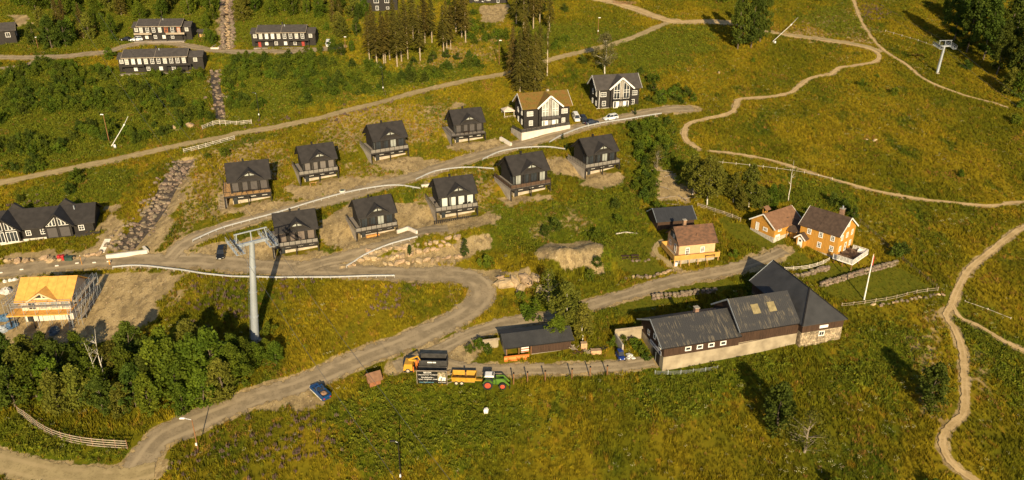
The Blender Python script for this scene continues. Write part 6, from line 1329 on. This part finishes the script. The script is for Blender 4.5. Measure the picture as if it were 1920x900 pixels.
for x, y, h in ((28,762,8.5),(70,745,9.5),(112,775,9),(60,700,8.5),(20,692,8),(120,722,9.5),(150,762,9),(195,772,7.5),(92,690,8),(152,690,8),(240,722,8.5),(256,762,9),(252,685,9.5),(300,732,11),(335,752,10.5),(312,700,10),(372,732,12),(402,722,12),(365,692,11),(420,750,9),(442,722,9),(282,772,8),(232,776,6.5),(345,775,6.5),(462,692,7),(440,690,7.5),(385,760,8),(100,745,9),(45,725,9),(175,740,8),(-15,735,9),(-20,775,9),(215,700,7),(330,720,10),(280,745,9)): tree('broad', x, y, h, lb, g, wide=random.uniform(.95,1.15))
g = 'low broadleaf trees at the foot of the tall lift tower'
for x, y, h, l in ((482,688,5.5,'low broadleaf tree hiding the foot of the tall lift tower'),(518,682,5,'low broadleaf tree just right of the lift tower foot'),(500,664,3.6,'shrubby tree directly behind the lift tower foot'),(462,668,4.5,'shrubby tree left of the lift tower foot')): tree('broad', x, y, h, l, g, 0, 1.2)
tree('barebirch', 197, 727, 13, 'thin bare leaning birch standing in the gap of the bottom left grove')
tree('barebirch', 190, 735, 11, 'second thin birch stem in the gap of the bottom left grove', None, 0)
tree('birch', 1062, 625, 11.5, 'tall feathery tree in front of the tan sand mound', None, 1, 1.08); tree('birch', 1092, 640, 8.5, 'lower feathery tree at the right foot of the tall one, behind the open shed', None, 2, 1.2); tree('dead', 1028, 572, 8, 'dark leafless tree at the left edge of the sand mound', None, 0, 1.2)
tree('broad', 1045, 640, 6, 'small broadleaf tree left behind the open shed', None, 1, 1.2)
for i, (x, y, h) in enumerate(((985,590,2.4),(1005,580,2.2),(1000,600,2.6),(1120,500,2.2),(1105,525,2.4),(975,560,1.8))): tree('bush', x, y, h, ['low bush left of the feathery tree', 'low bush under the dead tree', 'bush on the verge below the rock heap', 'bush at the right end of the sand mound', 'bush below the sand mound', 'bush at the foot of the tan rocks'][i])
tree('broad', 1455, 805, 9.6, 'dark broadleaf tree in the lower meadow right of the barn', None, 4, 1.15); tree('dead', 1508, 848, 8.2, 'bare grey-branched tree in the lower meadow at the bottom right', None, 0, 1.2); tree('broad', 1742, 762, 9.0, 'dark tree beside the worn trail on the right', None, 4, 1.15); tree('barebirch', 1766, 738, 4.5, 'tiny white-stemmed birch beside the dark tree by the worn trail')
for i, (x, y, h) in enumerate(((1150,648,1.8),(1168,646,1.9),(1190,652,2.2),(1204,664,2.0),(1213,674,1.6))): tree('bush', x, y, h, ['bush at the foot of the concrete wing wall, leftmost', 'bush behind the blue buggy under the wing wall', 'bush in the corner between wing wall and barn', 'bush against the barn gable wall', 'low bush beside the barn gate'][i], None, i % 3)
for i, (x, y, h) in enumerate(((882,660,1.6),(900,652,2.0),(915,662,1.8))): tree('bush', x, y, h, ['leftmost yellowish bush between the yard and the open shed', 'middle bush between the yard and the open shed', 'bush touching the left wall of the open shed'][i], None, 0)
for i, (x, y, h) in enumerate(((1680,480,3.0),(1692,474,2.4),(1600,408,2.6),(1580,395,2.8),(1560,385,3))): tree('bush', x, y, h, ['dark round bush at the meadow corner right of the farmhouse', 'smaller bush leaning on the meadow corner bush', 'bush behind the farmhouse chimney', 'bush between farmhouse and hay trail', 'bush above the farmhouse roof'][i], None, 1)
for i, (x, y, h, k) in enumerate(((1298,366,11,'birch'),(1326,384,13,'birch'),(1404,388,11,'birch'),(1345,368,8,'birch'),(1478,378,11,'barebirch'),(1232,316,6.5,'dead'),(1375,380,8,'birch'),(1425,392,6,'broad'),(1445,388,6,'broad'),(1390,395,5,'broad'),(1460,380,5,'broad'),(1310,352,7,'birch'))):
    tree(k, x, y, h, ['leaning white-stemmed birch at the left of the birch row behind the lawn', 'tallest birch of the row behind the lawn, leaning right', 'birch with a white stem above the side wing', 'birch behind the tallest one of the row', 'thin almost bare birch behind the ochre farmhouse', 'small bare tree above the cleared patch', 'birch in the middle gap of the row', 'round dark tree left above the side wing', 'round dark tree right above the side wing', 'low round tree under the birch row', 'low round tree left of the bare birch', 'birch at the back left of the row'][i], None, None, 1.1)
for i, (x, y, h) in enumerate(((1208,372,2.6),(1222,352,2.8),(1198,335,2.4),(1245,402,2.2),(1230,395,2.4),(1275,345,2.2),(1292,332,2.4),(1210,310,2.2),(1262,255,2.4),(1240,185,3.),(1262,180,3.),(1285,178,2.6),(1225,172,2.8),(1300,190,2.4),(1220,232,2.2),(1205,240,2))): tree('bush', x, y, h, 'leafy bush on the overgrown slope between the plain dark house and the dark shed', 'bushes on the overgrown slope', None, 1.1)
# aspens and the forest at the top right
for i, (x, y, h) in enumerate(((1383,92,22),(1408,90,23),(1425,78,20))): tree('aspen', x, y, h, ['left trunk of the tall aspen group beside the hill road', 'middle tall aspen beside the hill road', 'right shorter aspen of the group beside the hill road'][i], 'aspens beside the hill road', None, .8)
for (x, y, h), lab in ranked([(1788,78,20),(1812,98,22),(1843,112,21),(1868,140,18),(1905,162,16),(1882,110,22),(1922,135,20),(1850,70,20),(1900,72,20),(1915,185,11),(1890,178,9),(1775,28,10),(1830,55,20),(1930,170,15),(1940,100,22),(1960,140,20),(1800,50,15)], 'of the dark trees at the top right forest edge'): tree('aspen' if h > 12 else 'broad', x, y, h, lab, 'trees of the forest edge at the top right', None, .95)
tree('barebirch', 1893, 110, 14, 'white-stemmed birch in front of the top right forest')
tree('greybirch', 1134, 139, 14, 'grey feathery birch with a pale trunk behind the plain dark house')
# spruces
g = 'tall spruces with bare lower trunks in front of the apartment house'
for (x, y, h), lab in ranked([(693,113,17),(707,125,18.5),(720,121,18),(723,118,16.5),(731,112,17.5),(745,126,18.5),(753,116,18),(765,111,18),(788,113,19),(797,82,19),(832,100,17),(838,96,18),(845,92,16),(866,70,18),(873,79,19),(810,80,18),(775,75,18),(855,60,17),(700,90,16),(740,88,18),(760,80,17)], 'of the tall bare-trunked spruces before the apartment house'): tree('spruce', x, y, h, lab, g, None, random.uniform(.95,1.15))
g = 'spruces of the dense clump above the turf roof'
for (x, y, h), lab in ranked([(975,172,20),(990,168,21),(1003,172,19.5),(962,152,18),(985,140,20),(1012,150,18.5)], 'of the dense spruces right behind the turf roof'): tree('fullspruce', x, y, h, lab, g, 0 if x > 970 else 1, 1.0)
tree('bare_spruce', 1026, 142, 19, 'pale-trunked half-bare spruce at the right of the clump behind the turf roof')
for (x, y, h), lab in ranked([(982,62,18),(1000,55,19),(968,45,17),(1012,44,18),(1030,60,15),(990,30,18)], 'of the upper spruces above the dense clump'): tree('spruce', x, y, h, lab, 'spruces of the upper clump', None, 1.05)
for i, (x, y, h) in enumerate(((872,478,4.2),(768,477,2.6),(1032,232,2.5),(1062,283,2.2),(1190,215,2.4),(1055,262,2))): tree('young', x, y, h, ['young spruce among the tan quarry rocks', 'tiny spruce at the end of the short guardrail', 'little spruce behind the parked vans', 'little spruce below the guardrail bend', 'little spruce beside the asphalt turning place', 'little spruce above the guardrail under the turf-roofed house'][i])
for i, (x, y, h) in enumerate(((775,120,2.4),(812,112,3),(838,108,2.8),(858,112,2.4),(880,108,2.4),(806,118,2),(770,135,3))): tree('bush', x, y, h, 'bush on the bare ground below the spruce clump', 'bushes below the spruce clump', 1)
tree('broad', 206, 112, 4.5, 'dark round tree beside the upper road left of the twin-pipe house', None, 0, 1.3)
for (x, y, h), lab in ranked([(600,100,4),(625,98,5),(640,104,4.5),(660,96,4),(575,104,3.5),(585,108,3.5)], 'of the bushy trees below the red-doored row house'): tree('broad', x, y, h, lab, 'bushy trees below the red-doored row house', None, 1.25)
# the wooded hillside along the top edge
g = 'trees of the wooded hillside at the top left'; lb = 'leafy tree of the wooded hillside at the top left, above the upper road'; rr = random.Random(3)
def fill(P, n, hs, kinds, lb, g, md=3.4):
    W = np.array(wpoly(P)); lo = W.min(0); hi = W.max(0); done = []; k = 0
    while len(done) < n and k < n*60:
        k += 1; x, y = rr.uniform(lo[0], hi[0]), rr.uniform(lo[1], hi[1])
        if float(poly_sd(W, np.array([x]), np.array([y]))[0]) > 0 or any((x-a)**2+(y-b)**2 < md*md for a, b in done): continue
        if any(abs((x-f[0])*math.cos(f[2])+(y-f[1])*math.sin(f[2])-(f[3]+f[4])/2) < (f[4]-f[3])/2+1.5 and abs(-(x-f[0])*math.sin(f[2])+(y-f[1])*math.cos(f[2])-(f[5]+f[6])/2) < (f[6]-f[5])/2+2 for f in FOOT): continue
        done.append((x, y)); kk = rr.choice(kinds); tree(kk, 0, 0, rr.uniform(*hs)*(1.2 if kk != 'broad' else 1), lb, g, None, rr.uniform(.9,1.2), Vector((x, y, gz(x, y))))
fill([(62,96),(120,97),(180,72),(235,68),(260,45),(400,25),(400,-30),(-20,-40),(20,10),(60,30),(70,70)], 85, (7,12), ['broad']*7+['fullspruce'], lb, g)
fill([(445,60),(480,34),(600,34),(640,78),(690,60),(690,-30),(440,-30)], 60, (6,10.5), ['broad']*7+['fullspruce'], 'leafy tree of the wooded hillside between the rocky gully and the spruces', 'trees of the wooded hillside right of the rocky gully')
fill([(382,95),(400,92),(404,20),(385,30)], 6, (4,6), ['broad'], 'leafy tree between the garden shed and the rocky gully', 'trees beside the garden shed')
fill([(1330,-10),(1410,-15),(1600,-20),(1590,2),(1480,8),(1350,10)], 8, (3,5), ['bush'], 'bush on the top edge of the hill meadow', 'bushes on the top edge of the hill meadow')
# ---- scattered ground cover: single points carrying instances of small plants
HOST = {}
def plant_mesh(kind, seed, m):
    r = random.Random(seed); q = M()
    if kind == 'grass':
        for i in range(15):
            a = r.uniform(0, 6.28); d = r.uniform(0, .42); x, y = math.cos(a)*d, math.sin(a)*d; h = r.uniform(.35,.8); w = r.uniform(.05,.10); b = r.uniform(0, 6.28); lx, ly = r.uniform(-.3,.3), r.uniform(-.3,.3)
            q.face([(x-math.cos(b)*w, y-math.sin(b)*w, -.1), (x+math.cos(b)*w, y+math.sin(b)*w, -.1), (x+lx, y+ly, h)])
    elif kind == 'weed':
        for i in range(26):
            a = r.uniform(0, 6.28); d = r.uniform(0, .55); x, y = math.cos(a)*d, math.sin(a)*d; z = r.uniform(.05,.85)*(1-d*.6); s = r.uniform(.10,.2); u = Vector((r.gauss(0,1), r.gauss(0,1), r.gauss(0,.5))).normalized()*s; v = Vector((r.gauss(0,1), r.gauss(0,1), r.gauss(0,.6))).normalized()*s; c = Vector((x, y, z))
            q.face([c-u, c+v, c+u, c-v*.6])
    elif kind == 'flower':
        for i in range(7):
            a = r.uniform(0, 6.28); d = r.uniform(0, .4); x, y = math.cos(a)*d, math.sin(a)*d; h = r.uniform(.5,.95)
            for k in range(2): b = k*1.57+r.random(); q.face([(x-math.cos(b)*.075, y-math.sin(b)*.075, h*.45), (x+math.cos(b)*.075, y+math.sin(b)*.075, h*.45), (x, y, h)])
    elif kind == 'daisy':
        for i in range(6):
            a = r.uniform(0, 6.28); d = r.uniform(0, .5); x, y, h, s = math.cos(a)*d, math.sin(a)*d, r.uniform(.4,.75), r.uniform(.05,.09); q.face([(x-s, y, h), (x, y-s, h+.03), (x+s, y, h), (x, y+s, h+.05)])
    me = q.mesh(kind, m); o = bpy.data.objects.new('tuft_'+kind, me); return o
def shrub_src(k):
    cm, tm = PROTO[('bush', k)]; return bpy.data.objects.new('shrub_leaves', cm)
def scatter(name, src, x, y, sc, sz=None, label=None):
    n = len(x); z = H(x, y); me = bpy.data.meshes.new(name); me.vertices.add(n); me.vertices.foreach_set('co', np.stack([x, y, z], 1).astype(np.float32).ravel())
    for k, v in (('sc', sc), ('rz', RNG.uniform(0, 6.283, n))): at = me.attributes.new(k, 'FLOAT', 'POINT'); at.data.foreach_set('value', v.astype(np.float32))
    o = add(name, me, kind='stuff'); md = o.modifiers.new('scatter', 'NODES'); ng = bpy.data.node_groups.new(name+'_scatter', 'GeometryNodeTree'); md.node_group = ng
    ng.interface.new_socket('Geometry', in_out='INPUT', socket_type='NodeSocketGeometry'); ng.interface.new_socket('Geometry', in_out='OUTPUT', socket_type='NodeSocketGeometry')
    N = ng.nodes; L = ng.links; gi = N.new('NodeGroupInput'); go = N.new('NodeGroupOutput'); m2p = N.new('GeometryNodeMeshToPoints'); iop = N.new('GeometryNodeInstanceOnPoints'); oi = N.new('GeometryNodeObjectInfo'); oi.inputs['Object'].default_value = src
    a = N.new('GeometryNodeInputNamedAttribute'); a.data_type = 'FLOAT'; a.inputs['Name'].default_value = 'sc'; b = N.new('GeometryNodeInputNamedAttribute'); b.data_type = 'FLOAT'; b.inputs['Name'].default_value = 'rz'
    cx = N.new('ShaderNodeCombineXYZ'); L.new(b.outputs[0], cx.inputs[2]); L.new(gi.outputs[0], m2p.inputs[0]); L.new(m2p.outputs[0], iop.inputs['Points']); L.new(oi.outputs['Geometry'], iop.inputs['Instance'])
    L.new(cx.outputs[0], iop.inputs['Rotation']); L.new(a.outputs[0], iop.inputs['Scale']); L.new(iop.outputs[0], go.inputs[0])
def view_points(n, pad=1.07):
    """random ground points, even over the land the photo could show"""
    x = RNG.uniform(-250, 250, n); y = RNG.uniform(90, 372, n); z = H(x, y)-CZ; d = y*Fv[1]+z*Fv[2]; u = x/d*FOC; v = (y*Uv[1]+z*Uv[2])/d*FOC
    k = (abs(u) < 960*pad+20) & (abs(v) < 450*pad+30); return x[k], y[k]
def clear(x, y, pad=.4):
    ok = np.ones(len(x), bool)
    for fx, fy, r, x0, x1, y0, y1 in FOOT:
        q = np.where((abs(x-fx) < 60) & (abs(y-fy) < 60))[0]; c, s = math.cos(r), math.sin(r); u = (x[q]-fx)*c+(y[q]-fy)*s; v = -(x[q]-fx)*s+(y[q]-fy)*c
        ok[q[(u > x0-pad) & (u < x1+pad) & (v > y0-pad) & (v < y1+pad)]] = False
    return ok
def tuft_mat(name, bright=1.0, rand=.45):
    m, n, b = nodes(name); c, *_ = meadow_colour(n, bright); L = n.links; oi = n.nodes.new('ShaderNodeObjectInfo'); hs = n.nodes.new('ShaderNodeHueSaturation'); mr = n.nodes.new('ShaderNodeMapRange'); mr.inputs[3].default_value = 1-rand; mr.inputs[4].default_value = 1+rand
    L.new(oi.outputs['Random'], mr.inputs[0]); L.new(mr.outputs[0], hs.inputs['Value']); L.new(c, hs.inputs['Color']); L.new(hs.outputs[0], b.inputs['Base Color']); b.inputs['Roughness'].default_value = .85; b.inputs['Specular IOR Level'].default_value = .12; return m
TM = tuft_mat('meadow_blades', 1.05); LUSHM = mat('lush_weed_leaves', (.082,.102,.006), .8, var=0, c2=(.152,.158,.010), scale=.4, rand=.3, spec=.12); LAWNM = mat('lawn_blades', (.085,.09,.006), .8, c2=(.12,.115,.008), rand=.15, spec=.1)
DRYM = mat('dry_blades', (.25,.145,.025), .85, c2=(.34,.20,.05), rand=.25, spec=.1); PURP = mat('purple_spikes', (.105,.072,.060), .8, c2=(.155,.10,.085), rand=.25); DAIS = mat('white_umbels', (.60,.54,.38), .7, c2=(.45,.42,.15), rand=.1)
FOOT += [(c[0], c[1], 0, -1.6, 1.6, -1, 1) for c in CST[::4]]+[(c[0], c[1], 0, -1.2, 1.2, -.8, .8) for c in C2[::4]]
x, y = view_points(420000); rs = road_sd(x, y); ok = clear(x, y); RGN = {k: region(k, x, y, SOFT.get(k, 2.)) for k in REG}
d0 = np.maximum(RGN['dirt'], 0); ok &= (rs > .25+.5*RNG.random(len(x))) & (d0 < .35+.3*RNG.random(len(x)))
rnd = RNG.random(len(x)); semi = RGN['semi'] > rnd*1.1; lawn = RGN['lawn'] > .5; lush = (RGN['lush'] > .1+.8*rnd); fl = (RGN['flower'] > .3) & (RNG.random(len(x)) < .15*(.5+.5*vnoise(x, y, 3, 9)+.3))
k0 = ok & ~lawn & ~lush & ~(semi & (RNG.random(len(x)) < .3)); patch = vnoise(x, y, 6, 12)+.5*vnoise(x, y, 2.3, 13)
idx = np.where(k0)[0]; var = RNG.integers(0, 3, len(idx))
for v in range(3):
    q = idx[var == v]; scatter('meadow_grass', plant_mesh('grass', v, TM), x[q], y[q], (.85+.3*patch[q]).clip(.55, 1.3)*RNG.uniform(.8,1.2,len(q)))
wd = RNG.random(len(x)) < .38; q = np.where(ok & lush & wd)[0]; scatter('lush_weeds', plant_mesh('weed', 5, LUSHM), x[q], y[q], RNG.uniform(.6,1.3,len(q))*(1+.35*patch[q]).clip(.5,1.5))
q = np.where(ok & lush & ~wd)[0]; scatter('lush_grass', plant_mesh('grass', 12, LUSHM), x[q], y[q], RNG.uniform(.8,1.3,len(q))*(1+.3*patch[q]).clip(.5,1.5))
q = np.where(ok & lawn)[0]; scatter('lawn_grass', plant_mesh('grass', 7, LAWNM), x[q], y[q], RNG.uniform(.22,.4,len(q)))
q = np.where(ok & ~lawn & (RNG.random(len(x)) < .03+.12*semi+.30*((vnoise(x, y, 7, 61)+.6*vnoise(x, y, 3, 62)) > .75)))[0]; scatter('dry_grass', plant_mesh('grass', 9, DRYM), x[q], y[q], RNG.uniform(.6,1.15,len(q)))
q = np.where(ok & ~lawn & (RNG.random(len(x)) < .10*(vnoise(x, y, 14, 21) > .1)))[0]; scatter('meadow_weeds', plant_mesh('weed', 6, LUSHM), x[q], y[q], RNG.uniform(.5,1.1,len(q)))
q = np.where(ok & fl)[0]; scatter('purple_flowers', plant_mesh('flower', 1, PURP), x[q], y[q], RNG.uniform(.8,1.4,len(q)))
q = np.where(ok & ~lawn & (RNG.random(len(x)) < .012+.07*(vnoise(x, y, 8, 31) > .5)*(RGN['lush'] < .3)))[0]; scatter('white_flowers', plant_mesh('daisy', 1, DAIS), x[q], y[q], RNG.uniform(.7,1.3,len(q)))
THICK = [wpoly(P) for P in ([(-40,112),(150,122),(225,140),(400,150),(405,225),(330,250),(170,290),(60,310),(-40,325)], [(412,110),(560,108),(640,115),(700,130),(770,142),(900,118),(905,132),(720,170),(560,205),(425,222)], [(1190,232),(1260,228),(1290,300),(1225,395),(1185,350)], [(935,400),(1050,395),(1190,350),(1200,420),(1140,470),(1010,460)], [(880,20),(955,50),(930,105),(880,95)], [(30,375),(150,330),(200,330),(120,372)], [(960,50),(1100,60),(1060,95),(1010,108)], [(1220,150),(1300,175),(1305,195),(1215,200)],[(-20,300),(120,300),(60,330),(-20,335)])]
x, y = view_points(46000); rs = road_sd(x, y); ok = clear(x, y, 1.2) & (rs > 1.2); dn = np.zeros(len(x))
for P, w in zip(THICK, (1, 1, .6, .28, .5, .5, .35, .8, .5)): dn = np.maximum(dn, (poly_sd(P, x, y)+1.5*vnoise(x, y, 5, 3) < 0)*w)
dn *= (.5+1.1*vnoise(x, y, 9, 41)+.5*vnoise(x, y, 4, 42)).clip(0, 1); dn = np.maximum(dn, .012*(RGN['lush'][:1].sum()*0+1)*(vnoise(x, y, 15, 55) > .35)); d1 = region('dirt', x, y); l1 = region('lawn', x, y)
q = np.where(ok & (d1 < .3) & (l1 < .3) & (RNG.random(len(x)) < dn))[0]; va = RNG.integers(0, 3, len(q))
for v in range(3): scatter('scrub_thicket', shrub_src(v), x[q[va == v]], y[q[va == v]], RNG.uniform(.4,1.15,(va == v).sum()))
# loose stones on bare soil
x, y = view_points(60000); d1 = region('dirt', x, y); s1 = region('semi', x, y); rs = road_sd(x, y); ok = clear(x, y) & (rs > .3); q = np.where(ok & (RNG.random(len(x)) < .26*(d1 > .5)+.08*(s1 > .4)))[0]
scatter('loose_stones', bpy.data.objects.new('stone_src', RT[0]), x[q], y[q], RNG.uniform(.06,.24,len(q))**1.2)
